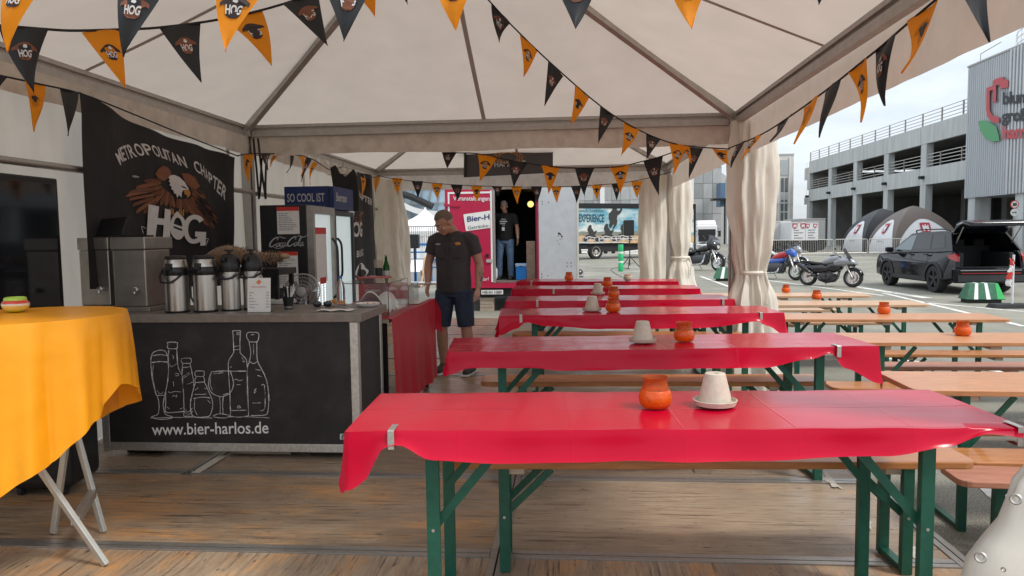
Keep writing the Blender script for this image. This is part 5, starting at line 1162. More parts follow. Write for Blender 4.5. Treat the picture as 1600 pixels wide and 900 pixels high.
for (u, v, s) in [(805, 385, .03), (815, 392, .025), (822, 405, .03), (800, 400, .015), (812, 425, .012), (795, 435, .014), (825, 420, .012), (806, 455, .012)]:
    a = (u-672)/240*LWD; z = 2.36-(v-100)/600*1.9; m.poly([dp(a+s*cos(t)*rnd(.5, 1.2), z+s*sin(t)*rnd(.5, 1.2), .002) for t in [k*PI/4 for k in range(8)]])
m.build('rust_marks', M_rust, RD, fix=False)['kind'] = 'stuff'
p = D(829, 319, 17.2); T = thing('trailer_lamp', 'glowing round yellow lamp inside the open trailer', 'lamp', p); m = MB(); m.ball((0, 0, 0), .075, 16, 10); m.build('lamp_globe', mat('lamp_glow', (.9, .65, .25), .4, var=0, emit=(1, .66, .22), estr=.9), T, smooth=True); m = MB(); m.tube([(0, .0, .08), (0, .02, 2.468-p.z)], .012, 6); m.lathe([(.04, .075), (.045, .1), (0, .12)], 12); m.build('lamp_holder', M_black, T)
a, b = D(823, 437, 15.55), D(836, 378, 15.55)
def brickmat():
    m = bpy.data.materials.new('brick_print'); m.use_nodes = True; t = m.node_tree; c = N(t, 'ShaderNodeTexCoord'); mpn = N(t, 'ShaderNodeMapping'); mpn.inputs['Rotation'].default_value = (R(90), 0, 0); br = N(t, 'ShaderNodeTexBrick', Scale=6.5)
    br.inputs['Color1'].default_value = (.30, .19, .13, 1); br.inputs['Color2'].default_value = (.22, .13, .09, 1); br.inputs['Mortar'].default_value = (.33, .28, .23, 1); t.links.new(c.outputs['Object'], mpn.inputs[0]); t.links.new(mpn.outputs[0], br.inputs['Vector']); t.links.new(br.outputs[0], t.nodes['Principled BSDF'].inputs['Base Color']); return m
T = thing('brick_panel', 'board printed with brown bricks leaning inside the trailer doorway', 'panel', (a.x, 15.55, .457)); m = MB(); m.box(((b.x-a.x)/2, .03, (b.z-.457)/2), (b.x-a.x, .03, b.z-.457)); m.build('panel_board', brickmat(), T); m = MB(); m.bb(0, b.x-a.x, .012, .05, b.z-.456, b.z-.44); m.build('top_strip', M_wraw, T)
a = D(806, 440, 15.6); T = thing('cool_box', 'bright blue cool box with white lid on the trailer floor', 'cool box', (a.x, 15.6, .457)); m = MB(); m.box((.12, .1, .16), (.23, .2, .32), taper=(1.06, 1.06)); bevel(m.build('box_body', mat('bright_blue', (.02, .22, .62), .4, var=.05), T), .015); m = MB(); m.bb(-.01, .25, -.03, .23, .321, .36); bevel(m.build('lid', mat('box_lid', (.35, .55, .75), .4, var=0), T), .01); m = MB(); m.tube([(0, -.035, .3), (.12, -.05, .33), (.24, -.035, .3)], .008, 6); m.build('handle', M_paper, T)
a = D(773, 436, 15.7); T = thing('white_canister', 'white plastic canister beside the man in the trailer', 'canister', (a.x, 15.75, .457)); m = MB(); m.lathe([(.06, 0), (.065, .02), (.065, .22), (.03, .27), (.025, .3), (0, .3)], 16); m.build('canister_body', M_wpaint, T, smooth=40); m = MB(); m.lathe([(.027, .301), (.027, .325), (0, .326)], 12); m.build('cap', M_black, T)
p = U(905, 446, GZ); T = thing('sign_trolley', 'small grey sign with black round emblem on a trolley beside the white trailer door', 'sign', (p.x, p.y, GZ)); s_ = p.y/1121
m = MB(); m.bb(-8*s_, 8*s_, -.01, .01, 8*s_, 32*s_); m.build('sign_board', mat('light_grey_board', (.45, .45, .44), .6), T); m = MB(); m.poly([(6*s_*cos(t), -.0125, 21*s_+4.6*s_*sin(t)) for t in [k*PI/8 for k in range(16)]]); m.poly([(-6.6*s_, -.0125, 14.4*s_), (6.6*s_, -.0125, 14.4*s_), (6*s_, -.0125, 12.6*s_), (-6*s_, -.0125, 12.6*s_)]); m.build('emblem', M_ink, T, fix=False); m = MB(); m.ball((-2*s_, -.0135, 22*s_), (1.4*s_, .001, 1.2*s_), 8, 6); m.ball((2*s_, -.0135, 22*s_), (1.4*s_, .001, 1.2*s_), 8, 6); m.build('emblem_eyes', M_paper, T)['kind'] = 'stuff'
m = MB(); m.tube([(-8*s_, 0.02, 0.03), (-8*s_, .02, 38*s_), (-1*s_, .02, 38*s_), (-1*s_, .02, 33*s_)], .012, 6); m.tube([(8*s_, 0.02, 0.0), (8*s_, .02, 10*s_)], .012, 6); m.build('trolley_frame', M_black, T)

# ------------------------------------------------------------------ left: pitch-side pagoda tent, railing, stadium
T = thing('arena_building', 'far arena with blue glass facade above a sweeping white fascia', 'building', (0, 0, 0))
AY = 70
m = MB(); a, b = D(560, 290, AY+6), D(720, 290, AY+6); m.bb(a.x, b.x, AY+6, AY+8, 3.0, 14); m.build('glass_facade', mat('blue_facade_glass', (.33, .45, .54), .3, var=.1, vs=.4, spec=.5), T)
for k in range(13):
    m = MB(); x = a.x+(b.x-a.x)*k/12; m.bar((x, AY+5.9, 3.0), (x+1.5, AY+5.9, 13), .09, .09); m.build('mullion', M_steel2, T)
for k in range(5): m = MB(); m.bb(a.x, b.x, AY+5.86, AY+5.95, 5+1.6*k, 5.07+1.6*k); m.build('transom', M_steel2, T)
m = MB(); fasc = smooth_pts([(590, 296), (628, 315), (655, 326), (690, 330), (730, 328)], 6); lo = smooth_pts([(590, 310), (628, 325), (655, 335), (690, 340), (730, 338)], 6)
m.add([D(*q, AY+4.2) for q in fasc]+[D(*q, AY+4.2) for q in lo]+[D(*q, AY+5.6) for q in fasc]+[D(*q, AY+5.6) for q in lo], [(i+k*len(fasc)*2, i+1+k*len(fasc)*2, i+1+len(fasc)+k*len(fasc)*2, i+len(fasc)+k*len(fasc)*2) for k in range(2) for i in range(len(fasc)-1)]+[(i, i+1, i+1+2*len(fasc), i+2*len(fasc)) for i in range(len(fasc)-1)]); m.build('white_fascia', M_wpaint, T)
m = MB(); dk = smooth_pts([(612, 302), (635, 305), (655, 313), (676, 323)], 6); m.tube([D(*q, AY+5.2) for q in dk], .35, 8); m.build('dark_roof_edge', M_dark, T)
m = MB(); m.bb(a.x, b.x, AY+5, AY+9, GZ, 3.4); m.build('lower_wall', M_cream, T)
m = MB(); c_, d_ = D(600, 380, 62), D(720, 380, 62); m.bb(c_.x, d_.x, 62, 63, GZ, 2.75); m.build('terrace_wall', mat('grey_terrace', (.30, .31, .31), .8), T)
T = thing('white_pagoda', 'small white pagoda tent with peaked roof behind the blue railing', 'tent', (D(656, 380, 35).x, 36.5, GZ))
h1 = D(655, 362, 35).z-GZ; hp = D(655, 324, 36.5).z-GZ; w_ = 1.9
m = MB()
def pag(u, v):
    t = 2*PI*u+PI/4; k = w_*1.414*(1-v)**1.7/max(abs(cos(t-PI/4+PI/4)), abs(sin(t-PI/4+PI/4)))/1.414
    r = w_/max(abs(cos(2*PI*u)), abs(sin(2*PI*u)))*(1-v)**1.6+.02; return (r*cos(2*PI*u), r*sin(2*PI*u), h1+(hp-h1)*v)
m.grid(pag, 48, 12); m.build('peaked_roof', M_wpaint, T, smooth=60)
m = MB(); m.grid(lambda u, v: (-w_+2*w_*u, -w_-.02+.03*sin(40*u), h1-(h1-.1)*v), 60, 3); m.grid(lambda u, v: (w_+.02-.03*sin(40*u), -w_+2*w_*u, h1-(h1-.1)*v), 60, 3); m.grid(lambda u, v: (-w_-.02, -w_+2*w_*u, h1-(h1-.1)*v), 4, 1); m.build('side_wall', M_wpaint, T, smooth=60)
m = MB(); m.grid(lambda u, v: (-w_-.05+2*(w_+.05)*u, -w_-.06, h1+.02-.25*v), 4, 1); m.build('valance', M_wpan, T)
T = thing('blue_railing', 'blue steel railing in front of the white pagoda tent', 'railing', (0, 0, 0)); RY = 24.
M_bluer = mat('blue_railing_paint', (.03, .17, .42), .4, var=.05)
zt_ = D(660, 382, RY).z; xa, xb = D(615, 380, RY).x, D(712, 380, RY).x
for k in range(4): m = MB(); z = zt_-.26*k; m.bar((xa, RY, z), (xb, RY, z), .05 if k else .09, .05 if k else .08); m.build('rail', M_bluer, T)
for k in range(5): m = MB(); x = xa+(xb-xa)*k/4+.2; m.bb(x-.045, x+.045, RY-.04, RY+.04, GZ, zt_); m.build('rail_post', M_bluer, T)
m = MB()
for k in range(30): x = xa+(xb-xa)*k/29; m.tube([(x, RY+.5, zt_-.1), (x, RY+.5, zt_+.62)], .012, 4)
m.tube([(xa, RY+.5, zt_+.62), (xb, RY+.5, zt_+.62)], .02, 5); m.build('grey_wire_rail', M_steel2, T)['kind'] = 'stuff'
T = thing('retaining_wall', 'low pale concrete wall below the blue railing', 'wall', (0, 0, 0)); m = MB(); m.bb(xa-8, xb, RY+.6, RY+.9, GZ, zt_-.55); m.build('wall_face', M_conc, T); m = MB(); m.bb(xa-8, xb, RY+.55, RY+.95, zt_-.549, zt_-.48); m.build('wall_cap', M_conc, T)
a = D(648, 388, 23); T = thing('dark_loudspeaker', 'black loudspeaker box in front of the white pagoda tent', 'loudspeaker', (a.x, 23, GZ)); z0, z1 = a.z-GZ, D(648, 366, 23).z-GZ; m = MB(); m.bb(-.14, .14, -.14, .14, z0, z1); bevel(m.build('speaker_box', M_black, T), .02); m = MB(); m.tube([(0, 0, .0), (0, 0, z0)], .03, 8); m.bb(-.2, .2, -.2, .2, 0, .03); m.build('stand', M_black, T)
T = thing('deck_chair', 'wooden folding chair standing behind the marquee corner', 'chair', (*U(650, 448, GZ).xy, GZ))
for sx_ in (-.25, .25):
    m = MB(); m.bar((sx_, -.35, .004), (sx_, .35, .95), .05, .03); m.build('leg', M_wtab2, T); m = MB(); m.bar((sx_*.9, .35, .004), (sx_*.9, -.25, .55), .05, .03); m.build('leg', M_wtab2, T)
m = MB(); m.grid(lambda u, v: ((u-.5)*.42, -.2+.5*v, .50-.12*sin(PI*v)+.38*v), 4, 8); m.build('seat', M_paper, T)
T = thing('picnic_bench', 'brown wooden bench with a pale board on it at the back left opening', 'bench', (*U(655, 470, GZ).xy, GZ)); m = MB(); m.bb(-.75, .6, -.2, .2, .42, .46); m.build('seat', M_wraw, T); m = MB(); m.bb(-.6, .55, -.28, .18, .461, .48); m.build('board', M_paper, T)
for x in (-.65, .5): m = MB(); m.bb(x-.03, x+.03, -.16, .16, .0, .42); m.build('leg', M_wraw, T)

# ------------------------------------------------------------------ show truck with printed side
TA, TB_ = D(862, 360, 46.5), D(1086, 360, 52.); td = Vector((TB_.x-TA.x, TB_.y-TA.y, 0)); tl_ = td.length; td.normalize(); tn = Vector((td.y, -td.x, 0))
def th(px, py, off=0.): return plane_hit(px, py, TA, tn)+tn*off
T = thing('show_truck_trailer', 'long show truck trailer with printed sky, jumping rider and Experience lettering', 'truck trailer', (0, 0, 0))
def tbox(name, a0, a1, z0, z1, d0, d1, mm, parent=None): m = MB(); b0 = Vector((TA.x, TA.y, 0)); m.prism([(a0, z0), (a1, z0), (a1, z1), (a0, z1)], lambda a, b, d: b0+td*a+Vector((0, 0, b))-tn*d, d0, d1); return m.build(name, mm, parent or T)
zt1, zb1 = th(970, 325).z, th(970, 380).z
M_sky = mat('printed_sky', (.13, .33, .42), .5, var=.15, vs=.55, stretch=(1, 1, 2.2), col2=(.66, .67, .62), c2lo=.45, c2hi=.62)
tbox('trailer_body', 0, tl_, zb1, zt1, .02, 2.5, M_dark); SP = tbox('printed_side', .05, tl_-.12, zb1+.02, zt1-.02, -.005, .018, M_sky)
tbox('top_rail', -.02, tl_+.02, zt1, zt1+.30, -.06, 2.52, M_black); tbox('end_rail', tl_-.10, tl_+.03, zb1-.1, zt1-.001, -.04, .4, M_black); tbox('chassis', .2, tl_-.3, .28, zb1-.005, .15, 2.3, M_dark); tbox('lower_skirt', .1, 2.6, .18, zb1-.1, .0, .14, M_black)
def cE(u, v): return (880+u/5.627, 300+v/5.627)
def tpoly(name, polys, mm, off):
    m = MB()
    for P in polys: m.poly([th(*cE(*q), off) for q in P])
    return m.build(name, mm, SP, fix=False)
tpoly('printed_hills', [[(100, 365), (160, 345), (260, 352), (360, 348), (480, 352), (600, 340), (680, 345), (690, 385), (100, 385)]], mat('hill_print', (.19, .20, .17), .6, var=.2, vs=2), .012)
tpoly('printed_sand', [[(100, 384), (690, 384), (1150, 380), (1150, 448), (690, 450), (100, 448)]], mat('sand_print', (.55, .36, .18), .6, var=.25, vs=1.5), .016)
M_sil = mat('silhouette_print', (.035, .033, .033), .6, var=.2)
tpoly('rider_print', [[(437, 128), (462, 122), (474, 140), (470, 160), (490, 165), (503, 150), (500, 138), (516, 136), (518, 160), (500, 190), (478, 205), (470, 235), (476, 262), (468, 290), (440, 330), (432, 325), (446, 290), (440, 285), (412, 322), (400, 300), (408, 262), (398, 225), (400, 190), (420, 170), (430, 155)]], M_sil, .02)
def bikeprint(x, y, s, lean=1):
    P = [[(x-60*s, y), (x-45*s, y-25*s), (x-10*s, y-35*s), (x+20*s, y-42*s), (x+50*s, y-70*s), (x+60*s, y-62*s), (x+40*s, y-30*s), (x+65*s, y+5*s), (x+40*s, y+10*s), (x-40*s, y+12*s)],
         [(x-15*s, y-35*s), (x-30*s, y-80*s), (x-20*s, y-110*s), (x-5*s, y-125*s), (x+10*s, y-115*s), (x+8*s, y-95*s), (x+30*s, y-60*s), (x+45*s, y-65*s), (x+30*s, y-45*s)]]
    for c in (-50, 60): P.append([(x+c*s+30*s*cos(t), y+15*s+30*s*sin(t)) for t in [k*PI/7 for k in range(14)]])
    return P
tpoly('motorcycle_print', bikeprint(240, 405, .95)+bikeprint(385, 400, 1.0)+bikeprint(530, 395, .95), M_sil, .024)
m = MB()
for x, y, s in ((240, 405, .95), (385, 400, 1.), (530, 395, .95)):
    for c in (-50, 60):
        ribbon(m, [(x+c*s+24*s*cos(t), y+15*s+24*s*sin(t)) for t in [k*PI/9 for k in range(19)]], 5, lambda a, b: th(*cE(a, b), .028))
    ribbon(m, smooth_pts([(x-50*s, y+5*s), (x-20*s, y-12*s), (x+20*s, y-5*s), (x+50*s, y-2*s)], 5), 7, lambda a, b: th(*cE(a, b), .028))
    ribbon(m, [(x-20*s, y+20*s), (x, y+5*s), (x+22*s, y+18*s), (x-15*s, y+26*s)], 6, lambda a, b: th(*cE(a, b), .028))
ribbon(m, [(320, 412), (680, 408)], 7, lambda a, b: th(*cE(a, b), .03)); ribbon(m, smooth_pts([(100, 440), (250, 448), (420, 442), (560, 446)], 4), 7, lambda a, b: th(*cE(a, b), .03))
m.build('chrome_print', M_flagw, SP, fix=False)
def ttext(s, a, b, h, mm, bold):
    v, f = text_data(s, 1, bold, 1, 'LEFT'); xs = [p[0] for p in v]; x0, x1 = min(xs), max(xs); m = MB()
    m.add([th(*cE(a[0]+(b[0]-a[0])*(p[0]-x0)/(x1-x0), a[1]+(b[1]-a[1])*(p[0]-x0)/(x1-x0)-p[1]/.73*h), .02) for p in v], f); m.build('side_lettering', mm, SP, fix=False)
ttext('HARLEY-DAVIDSON', (137, 175), (352, 178), 22, M_sil, .0); ttext('EXPERIENCE', (137, 262), (358, 264), 70, mat('petrol_print', (.015, .05, .065), .6, var=0), .018)
tpoly('orange_disc', [[(1082+24*cos(t), 228+78*sin(t)) for t in [k*PI/10 for k in range(20)]]], mat('orange_disc_print', (.75, .12, .04), .6, var=0), .02); tpoly('dark_box_print', [[(1078, 318), (1124, 318), (1124, 392), (1078, 392)]], M_sil, .022)
tpoly('skirt_lettering', [[(157, 503), (215, 503), (215, 515), (157, 515)], [(160, 520), (212, 520), (208, 538), (160, 538)], [(540, 520), (668, 506), (668, 520), (540, 530)], [(545, 533), (670, 530), (670, 543), (545, 543)]], M_paper, .02)
def tyre(T_, c, r, w, ax='t', mr=M_alub, n=26):
    rot = Matrix((tn, td, Vector((0, 0, 1)))).transposed() @ Matrix.Rotation(R(90), 3, 'Y')
    m = MB(); m.lathe([(r*.62, -w/2), (r*.92, -w/2), (r, -w*.35), (r, w*.35), (r*.92, w/2), (r*.62, w/2)], n, c, rot, cap=False); t_ = m.build('wheel', M_rubber, T_, smooth=40)
    m = MB(); m.lathe([(r*.62, w*.45), (r*.55, w*.42), (r*.5, w*.15), (r*.25, w*.2), (r*.2, w*.42), (0, w*.42)], n, c, rot, cap=False); m.build('rim', mr, t_, smooth=40)
    m = MB()
    for k in range(8): t = 2*PI*k/8; m.ball(Vector(c)+rot @ Vector((r*.4*cos(t), r*.4*sin(t), w*.2)), r*.07, 6, 4)
    m.build('wheel_hole', M_dark, t_)['kind'] = 'stuff'
for px_ in (933, 1058, 1075):
    c = th(px_, 390, -.25); c.z = GZ+.52; tyre(T, c, .52, .32)
c = th(905, 390, -1.2); m = MB(); m.tube([c+Vector((-1.2, 0, 0)), c+Vector((-.2, 0, 0))], .25, 12); m.build('air_tank', M_steel2, T, smooth=40)
for k in range(3): m = MB(); q = th(950+12*k, 390, -.3); m.bb(q.x-.12, q.x+.12, q.y-.05, q.y+.1, .15, zb1-.1); m.build('support_leg', M_dark, T)

p = U(970, 424, GZ); T = thing('green_post', 'green padded post with white bands standing on the asphalt before the show truck', 'post', (p.x, p.y, GZ)); hh = D(970, 382, p.y).z-GZ
M_gp = mat('bright_green', (.03, .42, .16), .45, var=.06); rr_ = 4*p.y/1121
def seg(z0, z1, mm, nm): m = MB(); m.lathe([(rr_*.98, z0*hh), (rr_, z0*hh+.005), (rr_, z1*hh-.005), (rr_*.98, z1*hh)], 20); m.build(nm, mm, T, smooth=40)
seg(.004, .32, M_gp, 'post_body'); seg(.321, .385, M_paper, 'white_band'); seg(.386, .66, M_gp, 'post_body'); seg(.661, .73, M_paper, 'white_band'); seg(.731, 1, M_gp, 'post_body')
p = U(984, 420, GZ); T = thing('tripod_stand', 'black tripod stand with cable next to the green post', 'stand', (p.x, p.y, GZ)); zk = D(984, 400, p.y).z-GZ; zs = D(981, 368, p.y).z-GZ
m = MB(); m.tube([(0, 0, .15), (0, 0, zs)], .025, 8); m.build('pole', M_black, T)
for k in range(3): a = 2*PI*k/3+.3; m = MB(); m.tube([(0, 0, zk), (.55*cos(a), .55*sin(a), .01)], .02, 6); m.build('leg', M_black, T); m = MB(); m.tube([(0, 0, .25), (.3*cos(a), .3*sin(a), zk*.48)], .012, 6); m.build('brace', M_black, T)
T2 = thing('tripod_speaker', 'black loudspeaker on the tripod in front of the printed show truck', 'loudspeaker', (p.x-.05, p.y, GZ+zs)); hs = D(981, 344, p.y).z-GZ-zs; m = MB(); m.bb(-.24, .24, -.2, .2, .002, hs); bevel(m.build('speaker_box', M_black, T2), .02); m = MB(); m.bb(-.21, .21, -.207, -.2015, .04, hs-.04); m.build('grille', M_rubber, T2)
T = thing('cable', 'thin black cable lying on the asphalt beside the green post', 'cable'); m = MB(); m.tube([U(*q, GZ+.012) for q in smooth_pts([(984, 420), (970, 418), (955, 420), (958, 425), (972, 433)], 5)], .012, 5); m.build('cable_line', M_black, T)

# ------------------------------------------------------------------ white lorry, concrete hall
LY = 60.; a, b = D(1088, 392, LY), D(1121, 344, LY); T = thing('white_lorry', 'white lorry cab facing us beyond the black touring motorcycle', 'lorry', ((a.x+b.x)/2, LY, GZ)); hw = (b.x-a.x)/2; H = b.z-GZ
m = MB(); m.bb(-hw, hw, 0, 2.2, .75, H*.86); bevel(m.build('cab', M_wpaint, T), .12, 3); m = MB(); m.box((0, 1.1, H*.93), (hw*1.9, 2.0, H*.14), taper=(.9, .8)); bevel(m.build('roof_fairing', M_wpaint, T), .08, 2); m = MB(); m.bb(-hw, hw, 2.3, 9, 1.0, H*.98); m.build('cargo_box', M_wpan, T)
m = MB(); m.bb(-hw*.84, hw*.84, -.03, -.002, H*.55, H*.73); bevel(m.build('windscreen', M_darkglass, T), .03); m = MB(); m.bb(-hw*.8, hw*.8, -.04, -.002, .95, 1.5); m.build('grille', M_black, T); m = MB(); m.bb(-hw, hw, -.12, .3, .35, .75); bevel(m.build('bumper', M_wpan, T), .05)
for s in (-1, 1):
    m = MB(); m.bb(s*hw*.75-.16, s*hw*.75+.16, -.14, -.121, .5, .68); m.build('headlight', M_led if False else M_steel, T); m = MB(); m.bb(s*(hw+.17)-.1, s*(hw+.17)+.1, -.05, .05, H*.5, H*.68); m.bb(s*(hw+.04)-.08, s*(hw+.04)+.08, -.02, .02, H*.66, H*.68); m.build('mirror', M_black, T)
    m = MB(); m.lathe([(.3, -.15), (.5, -.14), (.5, .14), (.3, .15)], 20, (s*(hw-.2), 1.1, .5), Matrix.Rotation(R(90), 3, 'Y')); m.build('wheel', M_rubber, T, smooth=40)
HY = 112.; T = thing('concrete_hall', 'large grey hall clad in concrete panels behind the show truck and white lorry', 'building', (0, 0, GZ))
a, b = D(872, 350, HY), D(1128, 245, HY); m = MB(); m.bb(a.x, b.x, HY+.15, HY+20, 0, b.z); m.build('hall_body', M_conc, T)
PM = [mat('panel_%s' % n, c, .8, var=.12, vs=.3, stretch=(1, 1, .4)) for n, c in (('grey', (.34, .345, .34)), ('pale', (.40, .405, .40)), ('dark', (.285, .29, .285)))]
ncol = 18; pw = (b.x-a.x)/ncol; ph_ = 2.3; nr = int(b.z/ph_)+1; pms = [None]*3
for i in range(ncol):
    for j in range(nr):
        k = random.randrange(3)
        if pms[k] is None: mb = MB(); mb.bb(.03, pw-.03, 0, .14, .03, ph_-.03); pms[k] = mb.mesh('panel', PM[k])
        o = bpy.data.objects.new('panel', pms[k]); COL.objects.link(o); o.parent = T; o.location = (a.x+i*pw, HY-.0, j*ph_)
for px_ in (941, 1080): x = D(px_, 300, HY).x; m = MB(); m.bb(x-.35, x+.35, HY-.35, HY-.005, 0, b.z+1); m.build('white_pillar', M_wpaint, T)
T = thing('white_annex', 'pale annex with sloping roof right of the concrete hall', 'building', (0, 0, GZ)); a2 = D(1236, 300, HY+2).x
zl, zr = D(1129, 268, HY).z-GZ, D(1236, 352, HY).z-GZ
m = MB(); m.prism([(b.x+.05, 0), (a2, 0), (a2, max(3, zr)), (b.x+.05, zl)], lambda x, z, d: (x, HY+1+d, z), 0, 15); m.build('annex_wall', mat('pale_facade', (.46, .47, .47), .7, var=.06, vs=.4), T)
for k in range(8): x = b.x+1+2.0*k; m = MB(); m.bb(x, x+.15, HY+.85, HY+.995, 0, zl+(max(3, zr)-zl)*(x-b.x)/(a2-b.x)-.1); m.build('facade_rib', M_wpaint, T)
m = MB(); q = D(1129.5, 303, HY-4); m.bb(q.x-.35, q.x+.35, HY-4, HY-1, q.z-1.8-GZ, q.z+1.6-GZ); m.build('blue_lift_box', mat('slate_blue', (.10, .17, .26), .5), T); m = MB(); q = D(1124, 312, HY-5); m.bb(q.x-1.1, q.x+1.2, HY-6, HY-4.1, q.z-.15-GZ, q.z+.15-GZ); m.build('canopy', M_black, T); m = MB(); m.bb(q.x+.7, q.x+.9, HY-5, HY-4.8, 0, q.z-.16-GZ); m.build('canopy_post', M_black, T)

# ------------------------------------------------------------------ stair tower and parking deck
T = thing('stair_tower', 'white stair tower with a tall glazed strip at the left end of the parking deck', 'tower', (0, 0, GZ)); SY = 94.
a, b = D(1206, 395, SY), D(1240.5, 241, SY); wdt = b.x-a.x; Ht = b.z-GZ
m = MB(); m.bb(a.x, b.x, SY, SY+4, 0, Ht); m.build('tower_body', M_cream, T); m = MB(); m.bb(a.x-.08, b.x+.08, SY-.1, SY+4.1, Ht+.001, Ht+.12); m.build('roof_edge', M_wpan, T)
for f0 in (.12, .30, .80): m = MB(); m.bb(a.x+wdt*f0-.06, a.x+wdt*f0+.06, SY-.12, SY-.002, 0, Ht-.3); m.build('tower_rib', M_wpaint, T)
gx0, gx1 = a.x+wdt*.37, a.x+wdt*.75
zz = lambda py: D(1222, py, SY).z-GZ
M_win = mat('window_glass', (.14, .16, .17), .1, var=.1, vs=.6); M_winp = mat('pale_window', (.40, .43, .43), .25, var=.05)
m = MB(); m.bb(gx0, gx1, SY-.06, SY-.003, zz(274), zz(250)); m.build('frosted_window', M_winp, T)
rowsy = [(278, 300), (302, 310), (312, 316), (318, 330), (332, 345), (347, 358), (360, 372), (374, 388)]
for y0, y1 in rowsy:
    for c in range(2):
        x0 = gx0+(gx1-gx0)*c/2+.07; x1 = gx0+(gx1-gx0)*(c+1)/2-.07; m = MB(); m.bb(x0, x1, SY-.05, SY-.003, zz(y1), zz(y0)); m.build('window', M_win if y0 != 302 else M_winp, T)
m = MB(); m.bb(gx0-.5, gx1+.5, SY-.15, SY-.06, zz(318), zz(317)); m.build('cross_rail', M_wpan, T)

PX = 30.; PYS = [XX(c, 300, PX).y for c in (1530, 1441, 1383, 1335, 1296, 1262.5)]; y0p, y1p = 46., 93.5
def zat(py, px): return XX(px, py, PX).z
z_db, z_dt, z_pb, z_pt = zat(290, 1436), zat(264, 1436), zat(226, 1441), zat(198, 1441)
T = thing('parking_deck', 'grey concrete parking deck with three levels, dark openings and steel railings', 'parking deck', (0, 0, 0))
zp = []
m = MB(); m.bb(PX, PX+.35, y0p, y1p, z_db, z_dt); m.build('deck_band', M_conc, T); m = MB(); m.bb(PX, PX+.35, y0p, y1p, z_pb, z_pt); m.build('deck_band', M_conc, T)
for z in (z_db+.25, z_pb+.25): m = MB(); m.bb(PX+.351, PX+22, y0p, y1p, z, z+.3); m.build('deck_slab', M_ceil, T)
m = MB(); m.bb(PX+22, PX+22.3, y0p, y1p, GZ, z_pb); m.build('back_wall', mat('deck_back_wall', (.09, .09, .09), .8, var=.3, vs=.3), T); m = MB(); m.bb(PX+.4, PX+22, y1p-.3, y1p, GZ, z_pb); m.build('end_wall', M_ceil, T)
m = MB(); m.bb(PX+4.5, PX+4.8, 46, 59, GZ, z_db+.2); m.build('roller_gate', mat('dark_gate', (.03, .032, .035), .6, var=.1), T)
for y in PYS:
    m = MB(); m.bb(PX+.03, PX+.6, y-.48, y+.48, GZ, z_db-.002); m.build('column', M_conc, T); m = MB(); m.bb(PX+.03, PX+.6, y-.48, y+.48, z_dt+.002, z_pb-.002); m.build('column', M_conc, T)
    for za_, zb2 in ((z_db, z_dt), (z_pb, z_pt)): m = MB(); m.bb(PX-.006, PX-.001, y+.55, y+.62, za_+.02, zb2-.02); m.build('band_joint', M_steel2, T)
    m = MB(); m.bb(PX-.35, PX-.002, y-.35, y+.05, z_db+.5, z_db+.75); m.build('floodlight', M_dark, T)
for k in range(5):
    for yb in (PYS[0]+10.4*0, ): pass
for lvl, zb in enumerate((z_dt, z_pt)):
    for k in range(4): m = MB(); z = zb+.25+.28*k; m.bar((PX+.15, y0p if lvl else 52, z), (PX+.15, y1p, z), .04, .05); m.build('railing_bar', M_alub if lvl == 0 else M_steel2, T)
    n = 13
    for k in range(n+1): y = 52+(y1p-52)*k/n; m = MB(); m.bb(PX+.10, PX+.2, y-.05, y+.05, zb+.002, zb+1.12); m.build('railing_post', M_steel2, T)
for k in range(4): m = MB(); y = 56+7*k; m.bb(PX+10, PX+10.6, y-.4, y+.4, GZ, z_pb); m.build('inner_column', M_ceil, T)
T = thing('ramp_link', 'dark ramp section between stair tower and parking deck', 'ramp', (0, 0, 0)); m = MB(); m.bb(PX+.4, PX+6, y1p+.05, y1p+3, z_db-.3, z_db+.6); m.build('ramp_slab', M_conc, T); m = MB(); m.bb(PX+.4, PX+6, y1p+.05, y1p+3, z_pb-.6, z_pb+.9); m.build('ramp_slab', M_conc, T); m = MB(); m.bb(PX+6.1, PX+6.3, y1p+.05, y1p+4, GZ, z_pb); m.build('ramp_wall', M_dark, T)
# clad block with market sign
BX = 29.3; T = thing('clad_block', 'grey metal clad block carrying the market sign at the right of the parking deck', 'building', (0, 0, 0))
yb0, yb1 = 36., XX(1510, 200, BX).y; 
zb_, ztp = D(1510, 310, yb1).z, D(1510, 106, yb1).z
M_clad = mat('metal_cladding', (.46, .48, .50), .5, .25, var=.05, vs=.5, stretch=(1, 1, .2)); M_clad2 = mat('ribbed_cladding', (.56, .57, .58), .45, .25, var=.05, vs=.5)
ym = XX(1577, 200, BX).y
m = MB(); m.bb(BX, BX+14, yb0, yb1, zb_, ztp); m.build('block_body', M_clad, T)
m = MB(); y = yb1-.15
while y > ym: m.bb(BX-.03, BX-.001, y-.10, y, zb_+.02, ztp-.02); y -= .26
m.build('fine_rib', M_clad, T)['kind'] = 'stuff'
y = ym-.05; rib = None
while y > yb0:
    if rib is None: mb = MB(); mb.bb(-.14, -.001, -.17, 0, zb_+.02, ztp-.02); rib = mb.mesh('cladding_rib', M_clad2)
    o = bpy.data.objects.new('cladding_rib', rib); COL.objects.link(o); o.parent = T; o.location = (BX, y, 0); y -= .36
m = MB(); m.bb(BX-.06, BX+.1, yb0, yb1+.05, ztp+.001, ztp+.12); m.build('roof_edge', M_steel2, T)
for y in (yb1-.8, ym-1.2, ym-7): m = MB(); m.bb(BX+.1, BX+1.2, y-.45, y+.45, GZ, zb_-.002); m.build('column', M_conc, T)
for k in range(9): m = MB(); y = ym+1.5-.9*k; x = BX+.3+.8*(max(0, 3-k)/3)**2; m.bb(x, x+.06, y-.03, y+.03, ztp+.121, ztp+1.3); m.build('roof_rail_post', M_wpan, T)
